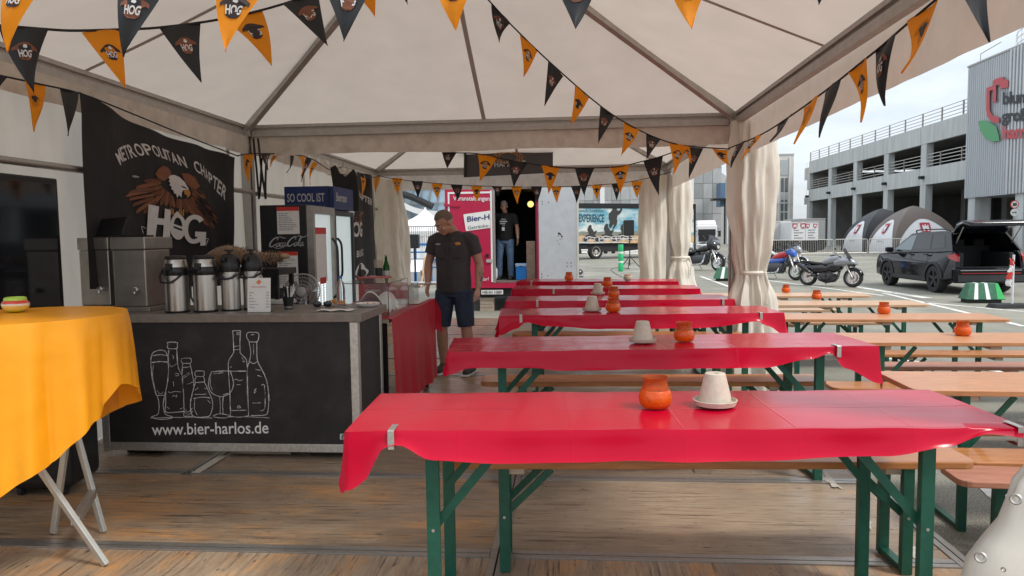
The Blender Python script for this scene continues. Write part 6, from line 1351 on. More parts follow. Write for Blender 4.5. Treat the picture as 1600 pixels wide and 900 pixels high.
for k in range(3): m = MB(); m.tube([(BX+.33+.8*(max(0, 3-q)/3)**2, ym+1.5-.9*q, ztp+.5+.38*k) for q in range(9)], .04, 6); m.build('roof_rail', M_wpan, T)
m = MB(); m.tube([(BX+.2, yb1-1.2, ztp+.12), (BX+.2, yb1-1.2, ztp+.7), (BX+.2, ym+1.6, ztp+.9)], .03, 5); m.build('roof_cable_arm', M_steel2, T)
T = thing('market_sign', 'wall sign with red castle outline, green leaf and black and red lettering', 'sign', (0, 0, 0))
def sgp(u, v, off=.16): return XX(1200+u/4, v/4, BX-off)
def sgpoly(name, P, mm): m = MB(); n = len(P); m.add([sgp(*q, .05) for q in P]+[sgp(*q, .18) for q in P], [tuple(range(n))[::-1], tuple(range(n, 2*n))]+[(i, (i+1) % n, n+(i+1) % n, n+i) for i in range(n)]); return m.build(name, mm, T)
M_sred = mat('sign_red', (.50, .075, .085), .5, var=.03); M_sgreen = mat('sign_green', (.10, .34, .15), .5, var=.03); M_sblk = mat('sign_black', (.028, .032, .04), .5, var=0)
sgpoly('castle_outline', [(1365, 550), (1405, 535), (1405, 505), (1425, 492), (1468, 480), (1472, 495), (1502, 500), (1502, 545), (1452, 555), (1450, 530), (1425, 532), (1425, 640), (1405, 640), (1405, 562), (1385, 568), (1385, 690), (1400, 720), (1445, 735), (1443, 770), (1400, 762), (1372, 732), (1362, 690)], M_sred)
sgpoly('leaf', [(1314, 758), (1340, 752), (1380, 762), (1425, 790), (1440, 840), (1446, 880), (1400, 886), (1350, 858), (1325, 810)], M_sgreen)
for s_, u0, v0, sl, hgt, mm in (('blumen', 1466, 652, -.10, 78, M_sblk), ('groß', 1460, 762, -.09, 78, M_sblk), ('hamburg', 1464, 868, -.07, 84, M_sred)):
    v, f = text_data(s_, 1, .035, .95, 'LEFT'); m = MB(); m.add([sgp(u0+p[0]*hgt*1.12-min(q[0] for q in v)*hgt, v0+sl*p[0]*hgt-p[1]*hgt*1.36, .18) for p in v], f); m.build('sign_lettering', mm, T, fix=False)
p = D(1583, 380, 44.); T = thing('speed_sign', 'round red rimmed 30 speed sign with a small round plate below', 'road sign', (p.x, 44, GZ))
zc = D(1583, 319.5, 44).z-GZ; zc2 = D(1583, 332, 44).z-GZ; rs = 6*44/1121
m = MB(); m.tube([(0, .04, 0), (0, .04, zc+.2)], .035, 8); m.build('sign_pole', M_steel2, T)
def disc(nm, z, r, y, mm, hole=0): m = MB(); m.prism([(r*cos(t), z+r*sin(t)) for t in [k*PI/14 for k in range(28)]], lambda a, b, d: (a, d, b), y-.006, y); return m.build(nm, mm, T)
disc('sign_rim', zc, rs, 0, M_redpr); disc('sign_face', zc, rs*.78, -.008, M_paper); disc('lower_plate', zc2, rs*.9, 0, M_paper)
mb = MB(); text_to(mb, '30', plane_fn((0, -.018, zc-rs*.33), (1, 0, 0), (0, 0, 1)), rs*.95, .02, 1); mb.build('sign_digits', M_ink, T, fix=False); mb = MB(); text_to(mb, '6-18', plane_fn((0, -.009, zc2-rs*.18), (1, 0, 0), (0, 0, 1)), rs*.55, .01, 1); mb.build('plate_digits', M_ink, T, fix=False)

# ------------------------------------------------------------------ inflatable tents, barriers, box trucks
SHIELD = [(-1, 1), (1, 1), (1, -.1), (.75, -.65), (0, -1.05), (-.75, -.65), (-1, -.1)]
CAST = [(-.62, .62), (-.38, .62), (-.38, .42), (-.14, .42), (-.14, .72), (.14, .72), (.14, .42), (.38, .42), (.38, .62), (.62, .62), (.62, -.55), (.2, -.55), (.2, -.1), (-.2, -.1), (-.2, -.55), (-.62, -.55)]
def shield(parent, fn, s, nm='city_shield'):
    m = MB(); m.poly([fn(x*s, y*s*1.1, 0) for x, y in SHIELD]); o = m.build(nm, M_redpr2, parent, fix=False)
    m = MB(); m.poly([fn(x*s, y*s*1.1, 1) for x, y in CAST]); m.poly([fn(x*s, (y*.12+1.22)*s*1.1, 1) for x, y in [(-.9, 1), (-.9, -1), (.9, -1), (.9, 1)]]) ; m.build('shield_castle', M_wpaint, o, fix=False)
M_redpr2 = mat('shield_red', (.48, .02, .04), .6, var=0)
def dome_tent(label, cx, cy, half, H, mm):
    T = thing('inflatable_tent', label, 'inflatable tent', (cx, cy, GZ), group='inflatable dome tents')
    def pt(t, e):
        c, s = cos(t), sin(t); k = 1/max(abs(c), abs(s))**.95; r = half*k; q = sin(e)
        return Vector((r*(1-q**2.2)**.75*c, r*(1-q**2.2)**.75*s, H*q))
    m = MB(); nu, nv = 96, 16
    def arch(t): a = ((t+PI/4) % (PI/2))/(PI/2)*2-1; return 1.0*math.sqrt(max(0, 1-abs(a/.93)**2.4)) if abs(a) < .93 else 0
    m.grid(lambda u, v: pt(2*PI*u, arch(2*PI*u)*.80+(PI/2-arch(2*PI*u)*.80)*v), 192, nv); m.build('canopy', mm, T, smooth=60)
    for q in range(4):
        m = MB(); t0 = q*PI/2-PI/2
        def wp(u, v, t0=t0): t = t0+(u-.5)*2*.93*PI/4; p = pt(t, arch(t)*.82*v); p.x *= .985; p.y *= .985; return p
        m.grid(wp, 40, 10); P = m.build('side_panel', M_wpaint, T, smooth=60)
        if q in (0, 3):
            fx = (lambda x, z, k: Vector((x, -half*1.0*cos(.42)-.03*k+.05-(.25*(1-abs(z)*.0)), 1.55+z))) if q == 0 else (lambda x, z, k: Vector((-half*1.0*cos(.42)-.2-.03*k, -x, 1.55+z)))
            def onp(x, z, k, t0=t0):
                zz_ = 1.78+z; e = math.asin(min(1, zz_/H)); p0 = pt(t0, e); tt = Vector((-sin(t0), cos(t0), 0)); nn = Vector((cos(t0), sin(t0), .0)); 
                a = t0; p = p0+tt*x; return p+nn*(.05+.02*k)
            shield(P, onp, .34)
            mb = MB(); text_to(mb, 'hamburg.de', lambda x, y: onp(x, -.95+y, 0), .2, 0, 1.2); mb.build('panel_lettering', M_ink, P, fix=False)
    return T
M_taupe = mat('taupe_nylon', (.15, .12, .10), .55, var=.06, vs=1.5, bump=.05, bs=3); M_blackn = mat('black_nylon', (.028, .028, .032), .5, var=.1, vs=1.5)
hz = D(1398, 322, 54.8).z-GZ
dome_tent('taupe inflatable dome tent with white arched sides and red castle shields', 25.0, 54.8, 2.35, hz, M_taupe)
dome_tent('black inflatable dome tent with white arched sides left behind the taupe one', 25.1, 60.3, 2.35, D(1365, 326, 60.3).z-GZ, M_blackn)
T0 = thing('crowd_barrier', 'grey steel crowd control barrier, one of the row in front of the inflatable tents', 'barrier', (0, 0, GZ), group='crowd control barriers in a row')
m = MB(); m.tube([(.05, 0, .12), (.05, 0, 1.05), (.1, 0, 1.1), (2.1, 0, 1.1), (2.15, 0, 1.05), (2.15, 0, .12)], .025, 6); m.tube([(.05, 0, .2), (2.15, 0, .2)], .02, 6); m.build('barrier_frame', M_alub, T0)
m = MB()
for k in range(17): m.tube([(.17+.117*k, 0, .2), (.17+.117*k, 0, 1.1)], .011, 4)
m.build('barrier_bars', M_alub, T0)['kind'] = 'stuff'
for x in (.25, 1.95): m = MB(); m.bar((x, -.3, .03), (x, .3, .03), .05, .04); m.tube([(x, 0, .03), (x, 0, .2)], .02, 5); m.build('foot', M_alub, T0)
xs0 = 13.2; T0.location = (xs0, 49.5, GZ)
T0['label'] = 'leftmost grey crowd barrier in the row, in front of the pale box lorry'
BL = ['second crowd barrier from the left, behind the red and blue motorcycle', 'third crowd barrier from the left, in front of the lorry with red shields', 'fourth crowd barrier from the left, just left of the black dome tent', 'fifth crowd barrier from the left, in front of the black dome tent', 'sixth crowd barrier from the left, across the corner of the taupe dome tent', 'seventh crowd barrier from the left, across the taupe tent shield panel', 'eighth crowd barrier from the left, at the right end of the taupe tent']
for k in range(1, 8): dup(T0, (xs0+2.22*k, 49.5+.06*k, GZ), .02, BL[k-1])
for k, l_ in enumerate(('first crowd barrier right of the taupe tent, turned toward us', 'middle crowd barrier of the three beyond the car tailgate', 'nearest crowd barrier beside the speed sign column')): dup(T0, (29.4-.1*k, 46.5-2.3*k, GZ), R(85), l_)
def box_truck(label, px0, px1, ytop, y, body, depth, group='box lorries beside the parking deck'):
    a, b = D(px0, 392, y), D(px1, ytop, y); T = thing('box_truck', label, 'lorry', (a.x, y, GZ), group=group); w = b.x-a.x; H = b.z-GZ
    m = MB(); m.bb(0, w, 0, depth, .95, H); bevel(m.build('cargo_box', body, T), .04); m = MB(); m.bb(.1, w-.1, .2, depth-.2, .55, .94); m.build('chassis', M_dark, T); m = MB(); m.bb(0, w, -.02, .05, H-.08, H+.001); m.build('top_trim', M_alub, T)
    for x in ((.6, w-.6) if w > 2.6 else (.3, w-.3)):
        for yy in (.4, depth-.6): m = MB(); m.lathe([(.2, -.14), (.48, -.13), (.48, .13), (.2, .14)], 18, (x, yy, .48), Matrix.Rotation(R(90), 3, 'X')); m.build('wheel', M_rubber, T, smooth=40)
    return T, w, H
M_gwall = mat('truck_grey', (.50, .50, .48), .5, var=.05); M_tgreen = mat('truck_green', (.03, .26, .05), .5, var=.04)
T, w, H = box_truck('long pale box lorry with a green end panel, left of the shield covered lorry', 1180, 1236, 345, 60.5, M_gwall, 2.4)
m = MB(); x0 = D(1224.5, 360, 60.5).x-T.location.x; m.bb(x0, w+.002, -.012, -.002, 1.2, H-.1); gp = m.build('green_panel', M_tgreen, T); mb = MB(); text_to(mb, 'Ed', plane_fn((x0+.14, -.018, H*.68), (1, 0, 0), (0, 0, 1)), .62, .02, 1, 'LEFT'); mb.build('panel_lettering', M_wpaint, gp, fix=False)
T, w, H = box_truck('white box lorry with two pairs of red castle shields on its walls', 1236, 1279, 346, 57.5, M_wpaint, 6.0)
for q in (.13, .43, .60, .88): shield(T, lambda x, z, k, q=q: Vector((w*q+x, -.024-.01*k, H*.86+z)), .19 if q in (.13, .43) else .15)
txt_lines(Vector((w*.1, -.024, H*.72)), (1, 0, 0), (0, 0, 1), w*.36, 4, M_ink, T, 4, .05, .2); txt_lines(Vector((w*.62, -.024, H*.72)), (1, 0, 0), (0, 0, 1), w*.3, 4, M_ink, T, 6, .05, .2)
m = MB(); m.bb(w*.515, w*.525, -.012, -.001, .96, H-.09); m.build('panel_seam', M_steel2, T)
T, w, H = box_truck('grey box lorry parked behind the shield covered one, against the parking deck', 1250, 1290, 341, 64.5, mat('truck_mid_grey', (.33, .335, .33), .5), 5.0)

# ------------------------------------------------------------------ motorcycles
M_tyre = mat('tyre_rubber', (.022, .022, .022), .75, var=.15, vs=20)
M_chrome = mat('chrome', (.62, .62, .62), .12, 1, var=.05)
M_eng = mat('engine_metal', (.09, .09, .09), .4, .7, var=.2, vs=20)
M_bblk = mat('black_gloss', (.010, .010, .011), .15, var=0, coat=.6)
M_bgry = mat('silver_grey_gloss', (.30, .31, .33), .25, .3, var=.05, coat=.5)
M_bred = mat('red_gloss', (.50, .012, .016), .2, var=.04, coat=.6); M_bblu = mat('blue_gloss', (.03, .10, .42), .2, var=.04, coat=.6); M_bwht = mat('white_gloss', (.68, .68, .68), .2, var=.04, coat=.5)
M_seat = mat('seat_leather', (.018, .017, .016), .55, var=.2, vs=30)
M_smoke = mat('smoke_screen', (.03, .03, .035), .08, var=0, trans=.3, ior=1.2)
M_head = mat('headlamp_glass', (.6, .62, .62), .1, .2, var=0)
def bike(label, pr, pf, kind, c1, c2, lean=7):
    pr, pf = Vector(pr), Vector(pf); d = pf-pr; L = d.length; s = min(L/1.55, 1.12); an = math.atan2(d.y, d.x)
    T = thing('motorcycle', label, 'motorcycle', (pr.x, pr.y, GZ), an); T.scale = (s,)*3; T.rotation_euler = (R(-lean), 0, an)
    rx90 = Matrix.Rotation(R(90), 3, 'X'); wf, wr = .325, .32
    for cx, r, w in ((0, wr, .16), (1.55, wf, .12)):
        m = MB(); m.lathe([(r*.68, -w*.45), (r*.9, -w*.5), (r, -w*.22), (r, w*.22), (r*.9, w*.5), (r*.68, w*.45)], 30, (cx, 0, r), rx90, cap=False); wh = m.build('wheel', M_tyre, T, smooth=40)
        m = MB(); m.lathe([(r*.72, -w*.42), (r*.66, -w*.3), (r*.66, w*.3), (r*.72, w*.42)], 30, (cx, 0, r), rx90, cap=False); m.lathe([(.04, -.07), (.04, .07)], 12, (cx, 0, r), rx90)
        n = 9 if kind != 'tour' else 10
        for k in range(n):
            t = 2*PI*k/n; u = Vector((cos(t), 0, sin(t))); m.bar(Vector((cx, 0, r))+u*.03, Vector((cx, 0, r))+u*r*.68, .030 if kind == 'tour' else .018, .022, up=(0, 1, 0))
        m.build('rim', M_chrome if kind == 'tour' else M_steel, wh, smooth=40)
        for sd_ in ((-1, 1) if cx else (-1,)):
            m = MB(); m.lathe([(.07, -.003), (.14, -.003), (.14, .003), (.07, .003)], 24, (cx, sd_*(w*.5+.012), r), rx90, cap=False); m.build('brake_disc', M_alub, wh)
    hd = Vector((1.20, 0, .98))
    for y in (-.085, .085): m = MB(); m.tube([(1.55, y, wf), (1.38, y, .62)], .028, 10); m.tube([(1.38, y, .62), (1.235, y, .94)], .034, 10); m.build('fork', M_chrome if kind == 'tour' else M_steel, T, smooth=40)
    m = MB(); m.tube([(1.2, -.0, .93), (.9, 0, .86), (.45, 0, .66), (.15, 0, .64), (-.15, 0, .70)], .03, 8); m.tube([(1.16, 0, .84), (1.02, .08, .3), (.5, .1, .22), (.35, .1, .4), (.0, .1, wr)], .022, 8); m.tube([(1.16, 0, .84), (1.02, -.08, .3), (.5, -.1, .22), (.35, -.1, .4), (.0, -.1, wr)], .022, 8); m.build('frame', M_bblk, T, smooth=40)
    m = MB(); m.bb(.42, .95, -.12, .12, .22, .44); m.lathe([(.12, -.17), (.12, .17)], 18, (.55, 0, .34), rx90); m.lathe([(.10, -.16), (.10, .16)], 18, (.82, 0, .34), rx90); bevel(m.build('engine_block', M_eng, T), .015)
    for a, bx in ((-22, .62), (24, .74)):
        m = MB(); rot = Matrix.Rotation(R(a), 3, 'Y')
        for k in range(6): m.box(Vector((bx, 0, .40))+rot @ Vector((0, 0, .05+.036*k)), (.17, .2, .018), rot)
        m.box(Vector((bx, 0, .40))+rot @ Vector((0, 0, .28)), (.15, .18, .05), rot); m.build('cylinder_fins', M_eng, T)
    m = MB()
    if kind == 'adv': m.tube(smooth_pts([(.9, -.13, .45), (.75, -.19, .25), (.4, -.19, .28), (.2, -.19, .42), (.0, -.2, .55)], 4), .03, 8); m.tube([(.12, -.2, .46), (-.02, -.21, .56), (-.28, -.21, .72)], [.05, .085, .075], 12)
    else: m.tube(smooth_pts([(.9, -.13, .42), (.85, -.18, .24), (.4, -.2, .2), (-.1, -.21, .22)], 4), .032, 8); m.tube([(.1, -.21, .22), (-.42, -.22, .25)], [.05, .05], 12)
    m.build('exhaust', M_bblk if kind == 'adv' else M_chrome, T, smooth=40)
    def loft(name, secs, mm, n=16):
        m = MB(); vs = []; N_ = len(secs)
        for (x, z, ry, rz) in secs:
            for k in range(n): t = 2*PI*k/n; c, s_ = cos(t), sin(t); vs.append((x, ry*math.copysign(abs(c)**.8, c), z+rz*math.copysign(abs(s_)**.8, s_)))
        m.add(vs, [(i*n+k, i*n+(k+1) % n, (i+1)*n+(k+1) % n, (i+1)*n+k) for i in range(N_-1) for k in range(n)]+[tuple(range(n))[::-1], tuple((N_-1)*n+k for k in range(n))]); return m.build(name, mm, T, smooth=50)
    if kind == 'adv':
        loft('tank', [(.46, .80, .08, .05), (.60, .86, .16, .12), (.85, .93, .21, .16), (1.05, .94, .21, .15), (1.2, .91, .18, .13)], c1)
        loft('front_fairing', [(.95, .80, .22, .12), (1.15, .86, .24, .17), (1.38, .88, .20, .15), (1.55, .84, .13, .08), (1.66, .78, .05, .03)], c1); loft('headlight', [(1.40, .76, .13, .05), (1.54, .74, .10, .05), (1.58, .73, .06, .03)], M_bblk)
        m = MB(); m.grid(lambda u, v: (1.50-.30*v, (u-.5)*(.42-.12*v), .94+.40*v-.10*(2*u-1)**2), 8, 6); m.build('windscreen', M_smoke, T, smooth=True)
        loft('seat', [(-.30, .84, .09, .03), (-.1, .84, .13, .055), (.2, .79, .14, .06), (.45, .77, .12, .06), (.58, .80, .09, .04)], M_seat); loft('tail', [(-.45, .84, .05, .02), (-.2, .79, .10, .05), (.1, .72, .12, .06)], M_bblk)
        loft('radiator_shroud', [(.70, .66, .18, .12), (.92, .68, .22, .20), (1.08, .70, .20, .17), (1.18, .72, .12, .10)], M_bblk); loft('side_cover', [(-.12, .66, .12, .08), (.2, .60, .16, .15), (.5, .60, .17, .17), (.72, .60, .15, .10)], M_bblk)
        loft('belly_pan', [(.40, .22, .11, .04), (.65, .16, .14, .06), (.95, .24, .12, .08), (1.05, .34, .08, .06)], M_bblk)
        m = MB(); m.tube([(-.05, .12, .45), (.2, .13, .62), (.42, .1, .5)], .028, 8); m.build('rear_spring', M_chrome, T, smooth=True)
    elif kind == 'cruise':
        loft('tank', [(.50, .74, .07, .05), (.65, .80, .14, .11), (.9, .86, .16, .13), (1.08, .90, .12, .10), (1.15, .90, .06, .05)], c1); loft('side_panel', [(.2, .62, .13, .08), (.5, .63, .16, .11), (.85, .66, .165, .11), (1.05, .72, .12, .07)], c2)
        loft('nacelle', [(1.12, .98, .12, .09), (1.28, .98, .15, .14), (1.40, .93, .12, .12), (1.45, .92, .08, .08)], c2); loft('seat', [(-.32, .74, .10, .04), (-.1, .72, .14, .05), (.15, .66, .15, .06), (.45, .70, .12, .06)], M_seat)
        loft('cowl', [(-.35, .84, .08, .04), (-.1, .86, .13, .06), (.15, .78, .12, .04)], M_bwht)
        loft('engine_cover', [(.25, .42, .15, .14), (.55, .42, .19, .20), (.85, .44, .19, .20), (1.02, .46, .12, .14)], M_eng)
        m = MB(); m.grid(lambda u, v: (1.34-.22*v, (u-.5)*(.34-.12*v), 1.04+.22*v), 6, 4); m.build('windscreen', M_smoke, T, smooth=True)
    else:
        loft('tank', [(.50, .76, .08, .06), (.65, .82, .16, .12), (.9, .86, .17, .13), (1.1, .88, .12, .10)], c1); loft('seat', [(-.38, .80, .14, .06), (-.15, .76, .17, .07), (.15, .68, .17, .06), (.48, .72, .13, .06)], M_seat)
        loft('batwing_fairing', [(1.08, 1.00, .20, .10), (1.18, 1.03, .33, .20), (1.32, 1.0, .30, .20), (1.44, .94, .17, .14), (1.48, .92, .10, .08)], c1); loft('headlight', [(1.44, .92, .085, .085), (1.50, .92, .06, .06)], M_head)
        loft('engine_cover', [(.2, .42, .15, .14), (.55, .42, .20, .20), (.85, .44, .20, .20), (1.02, .46, .12, .14)], M_eng)
        for y in (-.27, .27):
            m = MB(); m.box((-.16, y, .52), (.62, .2, .34)); bevel(m.build('saddlebag', c2, T), .06, 3)
        if kind == 'tour2': m = MB(); m.box((-.38, 0, .98), (.4, .5, .3)); bevel(m.build('top_case', c1, T), .07, 3)
        m = MB(); m.grid(lambda u, v: (1.30-.2*v, (u-.5)*(.5-.15*v), 1.2+.18*v), 6, 4); m.build('windscreen', M_smoke, T, smooth=True)
        m = MB(); m.tube([(.95, -.2, .28), (1.0, -.24, .3), (1.02, -.2, .6), (1.0, -.14, .62)], .016, 6); m.build('crash_bar', M_chrome, T, smooth=True)
    for (cx, r, a0, a1, w, mm) in ((0, wr+.04, 20, 165, .17, c1 if kind != 'adv' else M_bblk), (1.55, wf+.035, 15, 130, .14, c2 if kind == 'cruise' else (c1 if kind == 'tour' else M_bblk))):
        m = MB(); m.grid(lambda u, v: (cx+(r-.03*abs(2*v-1)**2)*cos(R(a0+(a1-a0)*u)), (v-.5)*w, (wr if cx == 0 else wf)+(r-.03*abs(2*v-1)**2)*sin(R(a0+(a1-a0)*u))), 16, 5); m.build('fender', mm, T, smooth=True)
    m = MB(); m.tube(smooth_pts([(.92, -.40, 1.02), (1.05, -.30, 1.06), (1.18, -.1, 1.0), (1.18, .1, 1.0), (1.05, .30, 1.06), (.92, .40, 1.02)], 4), .015, 8); m.build('handlebar', M_bblk, T, smooth=True)
    for y in (-1, 1):
        m = MB(); m.tube([(.9, y*.42, 1.02), (1.02, y*.33, 1.055)], .02, 8); m.build('grip', M_rubber, T); m = MB(); m.tube([(1.05, y*.3, 1.07), (1.06, y*.36, 1.24)], .008, 6); m.ball((1.05, y*.38, 1.27), (.015, .07, .045), 10, 6); m.build('mirror', M_bblk, T, smooth=True)
    m = MB(); m.ball((-.40, 0, .74), (.03, .07, .035), 8, 6); m.build('tail_light', M_redpr, T, smooth=True)
    m = MB(); m.tube([(.5, .14, .22), (.52, .30, .06)], .014, 6); m.build('kickstand', M_steel, T)
    m = MB(); m.tube([(.55, -.28, .30), (.55, -.14, .30)], .014, 6); m.tube([(.3, -.2, .3), (.75, -.2, .27)], .01, 6); m.build('footpeg', M_eng, T)
    return T
G = lambda x, y: U(x, y, GZ)
bike('grey and black adventure motorcycle with dark windscreen, parked nearest, left of the black car', G(1262, 446), G(1332, 449), 'adv', M_bgry, M_bblk)
bike('red and blue cruiser motorcycle right of the white curtain', G(1187, 435), G(1243, 438), 'cruise', M_bred, M_bblu)
bike('dark motorcycle mostly hidden behind the red and blue cruiser', G(1203, 424), G(1252, 426), 'cruise', M_bblk, M_bgry)
bike('black touring motorcycle with big fairing and saddlebags between the two white curtains', G(1073, 421.4), G(1122, 423.4), 'tour', M_bblk, M_bblk)
bike('white touring motorcycle with white top case behind the black tourer', G(1080, 413), G(1118, 414.2), 'tour2', M_bwht, M_bwht)
bike('maroon motorcycle mostly hidden behind the big tied curtain', G(1142, 417), G(1178, 421), 'cruise', mat('maroon_gloss', (.12, .01, .02), .2, var=0, coat=.5), M_bblk)

# ------------------------------------------------------------------ black car with raised tailgate
M_car = mat('black_car_paint', (.005, .006, .009), .09, var=0, coat=.3, spec=.2)
M_trim = mat('grey_plastic_trim', (.03, .03, .032), .6, var=.1); M_cglass = mat('tinted_glass', (.012, .014, .016), .05, var=0, spec=.45); M_wsg = mat('pale_window_glass', (.12, .16, .17), .06, var=0, spec=.9)
pr, pf = G(1463, 457), G(1396, 448.5)
CS = 1.0
T = thing('parked_car', 'black parked sport utility car with its tailgate raised and dark boot open', 'car')
r0 = Vector((pr.x, pr.y)); hd = R(90.5)
wb = 2.68; T.location = (r0.x+.80*sin(hd)+1.34*cos(hd), r0.y+1.34*sin(hd)-.80*cos(hd), GZ); T.rotation_euler = (0, 0, hd)
HWd = .905
def arc(cx, r, a0, a1, n=10, cz=.35): return [(cx+r*cos(R(a0+(a1-a0)*k/n)), cz+r*sin(R(a0+(a1-a0)*k/n))) for k in range(n+1)]
side = [(-2.22, .42)]+[(-1.76, .34)]+arc(-1.34, .405, 178, 2)+[(-.93, .26), (.93, .26)]+arc(1.34, .405, 178, 2)+[(1.76, .30), (2.2, .32), (2.28, .55), (2.22, .78), (1.98, .93), (1.20, 1.02), (.2, 1.055), (-1.4, 1.09), (-2.10, 1.10), (-2.24, .95), (-2.27, .70)]
def sidemap(sg):
    def f(a, b, d):
        t = max(0, (b-.62))/.5; w = HWd-.06*t*t-.10*max(0, (abs(a)-1.55)/.75)**2+d
        return (a, sg*w, b)
    return f
for sg in (1, -1): m = MB(); m.prism(side, sidemap(sg), -.10, 0); bevel(m.build('body_side', M_car, T), .025, 3)
m = MB(); m.bb(-.85, 2.0, -.80, .80, .28, .80); m.build('underbody', M_dark, T)
m = MB(); m.grid(lambda u, v: (1.12+1.12*u, (v-.5)*2*(.84-.12*u*u), 1.045-.10*u-.16*max(0, u-.75)*4*.25-.35*max(0, u-.88)-.03*(2*v-1)**2), 16, 12); m.build('bonnet', M_car, T, smooth=True)
m = MB(); m.box((2.2, 0, .58), (.14, 1.5, .5)); bevel(m.build('front_bumper', M_car, T), .05, 3)
# upper body
def rw(x): return .66-.05*max(0, (x-.0))**2
def side_up(sg, x, z): t = (z-1.05)/.55; return (x, sg*(.845-.185*max(0, t)), z)
up = [(1.18, 1.02), (.30, 1.53), (-.2, 1.575), (-1.0, 1.585), (-1.72, 1.565), (-2.12, 1.09), (-1.4, 1.08), (.2, 1.05)]
for sg in (1, -1):
    m = MB(); m.prism(up, lambda a, b, d: (a, side_up(sg, a, b)[1]+sg*d, b), -.05, 0); m.build('pillar_panel', M_car, T)
    for nm, P, mm in (('front_window', [(1.00, 1.075), (.28, 1.47), (-.02, 1.50), (-.02, 1.085)], M_wsg), ('rear_window', [(-.09, 1.09), (-.09, 1.505), (-.86, 1.515), (-1.02, 1.12)], M_cglass), ('quarter_window', [(-1.10, 1.125), (-.95, 1.51), (-1.48, 1.495), (-1.72, 1.18)], M_cglass)):
        m = MB(); m.prism(P, lambda a, b, d: (a, side_up(sg, a, b)[1]+sg*d, b), -.01, .006); m.build(nm, mm, T)
    for xx in (-.055, -1.0):
        m = MB(); m.prism([(xx-.006, .30 if xx > -.5 else .75), (xx+.006, .30 if xx > -.5 else .75), (xx+.006, 1.06), (xx-.006, 1.06)], sidemap(sg), .0005, .003); m.build('door_gap', M_dark, T)
    for xx in (.05, -.90): m = MB(); m.box((xx, sg*.885, .985), (.20, .03, .035)); bevel(m.build('door_handle', M_car, T), .008)
    m = MB(); m.box((.98, sg*1.0, 1.08), (.14, .20, .15)); bevel(m.build('mirror', M_car, T), .04, 3)
    m = MB(); m.tube(smooth_pts([(.2, sg*.60, 1.56), (.1, sg*.60, 1.63), (-1.4, sg*.60, 1.64), (-1.55, sg*.60, 1.57)], 3), .018, 6); m.build('roof_rail', M_trim, T)
    m = MB(); m.prism([(-1.0, .30), (.95, .30), (.95, .40), (-.95, .40)], sidemap(sg), .001, .02); m.build('sill_trim', M_trim, T)
    for cx in (-1.34, 1.34):
        m = MB(); o_ = arc(cx, .46, 175, 5, 14); i_ = arc(cx, .395, 175, 5, 14); m.prism(o_+i_[::-1], sidemap(sg), -.02, .022); m.build('arch_trim', M_trim, T)
        rot = Matrix.Rotation(R(90), 3, 'X'); m = MB(); m.lathe([(.22, -.11), (.34, -.11), (.362, -.07), (.362, .07), (.34, .11), (.22, .11)], 30, (cx, sg*.79, .362), rot, cap=False); w_ = m.build('wheel', M_tyre, T, smooth=40)
        m = MB(); m.lathe([(.235, -.10), (.22, -.02), (.22, .02), (.235, .10)], 30, (cx, sg*.79, .362), rot, cap=False); m.lathe([(.06, -.02), (.06, .02)], 12, (cx, sg*.87, .362), rot)
        for k in range(5):
            t = 2*PI*k/5+.3; u = Vector((cos(t), 0, sin(t))); m.bar(Vector((cx, sg*.865, .362))+u*.03, Vector((cx, sg*.88, .362))+u*.23, .07, .03, up=(0, 1, 0))
        m.lathe([(.0, 0), (.21, 0)], 24, (cx, sg*.80, .362), rot, cap=False); m.build('rim', M_trim, w_, smooth=40)
    # tail lamp
    m = MB(); m.prism([(-2.02, .90), (-2.29, .84), (-2.28, .96), (-2.18, 1.03), (-1.92, .99)], sidemap(sg), -.05, .012); tl__ = m.build('tail_lamp', mat('lamp_red', (.34, .008, .012), .15, var=0, coat=.6), T)
    m = MB(); m.prism([(-2.05, .93), (-2.27, .90), (-2.27, .915), (-2.05, .945)], sidemap(sg), .013, .018); m.build('lamp_strip', mat('lamp_bright_red', (.7, .05, .05), .2, var=0), tl__)
m = MB(); m.grid(lambda u, v: (.30-2.05*u, (v-.5)*2*(.64), 1.545+.05*sin(PI*min(1, u*1.15+.12))-.03*(2*v-1)**2), 16, 10); m.build('roof_panel', M_car, T, smooth=True)
m = MB(); m.grid(lambda u, v: (1.16-.86*u, (v-.5)*2*(.80-.16*u), 1.04+.49*u+.02*sin(PI*u)), 8, 8); m.build('windscreen', M_wsg, T, smooth=True)
# boot
m = MB(); m.bb(-2.2, -.8, -.78, .78, .60, .66); m.build('boot_floor', M_trim, T); m = MB(); m.bb(-.86, -.80, -.76, .76, .66, 1.20); m.build('rear_seat_back', M_dark, T)
for y in (-.5, 0, .5): m = MB(); m.box((-.82, y, 1.28), (.1, .26, .2)); bevel(m.build('head_rest', M_dark, T), .04, 2)
for sg in (1, -1): m = MB(); m.bb(-2.1, -.86, sg*.60-.06, sg*.60+.06, .661, 1.05); bevel(m.build('boot_lining', M_dark, T), .03)
m = MB(); m.bb(-2.30, -2.12, -.86, .86, .30, .68); bevel(m.build('rear_bumper', M_car, T), .05, 3); m = MB(); m.bb(-2.315, -2.302, -.78, .78, .34, .50); m.build('bumper_trim', M_trim, T); m = MB(); m.bb(-2.318, -2.303, -.70, .70, .535, .555); m.build('reflector_strip', mat('lamp_red', (.3, .01, .01), .2), T); m = MB(); m.bb(-2.306, -2.301, -.72, .72, .61, .625); m.build('chrome_strip', M_chrome, T); m = MB(); m.bb(-2.2, -2.1, -.7, .7, .681, .70); m.build('boot_sill', M_trim, T)
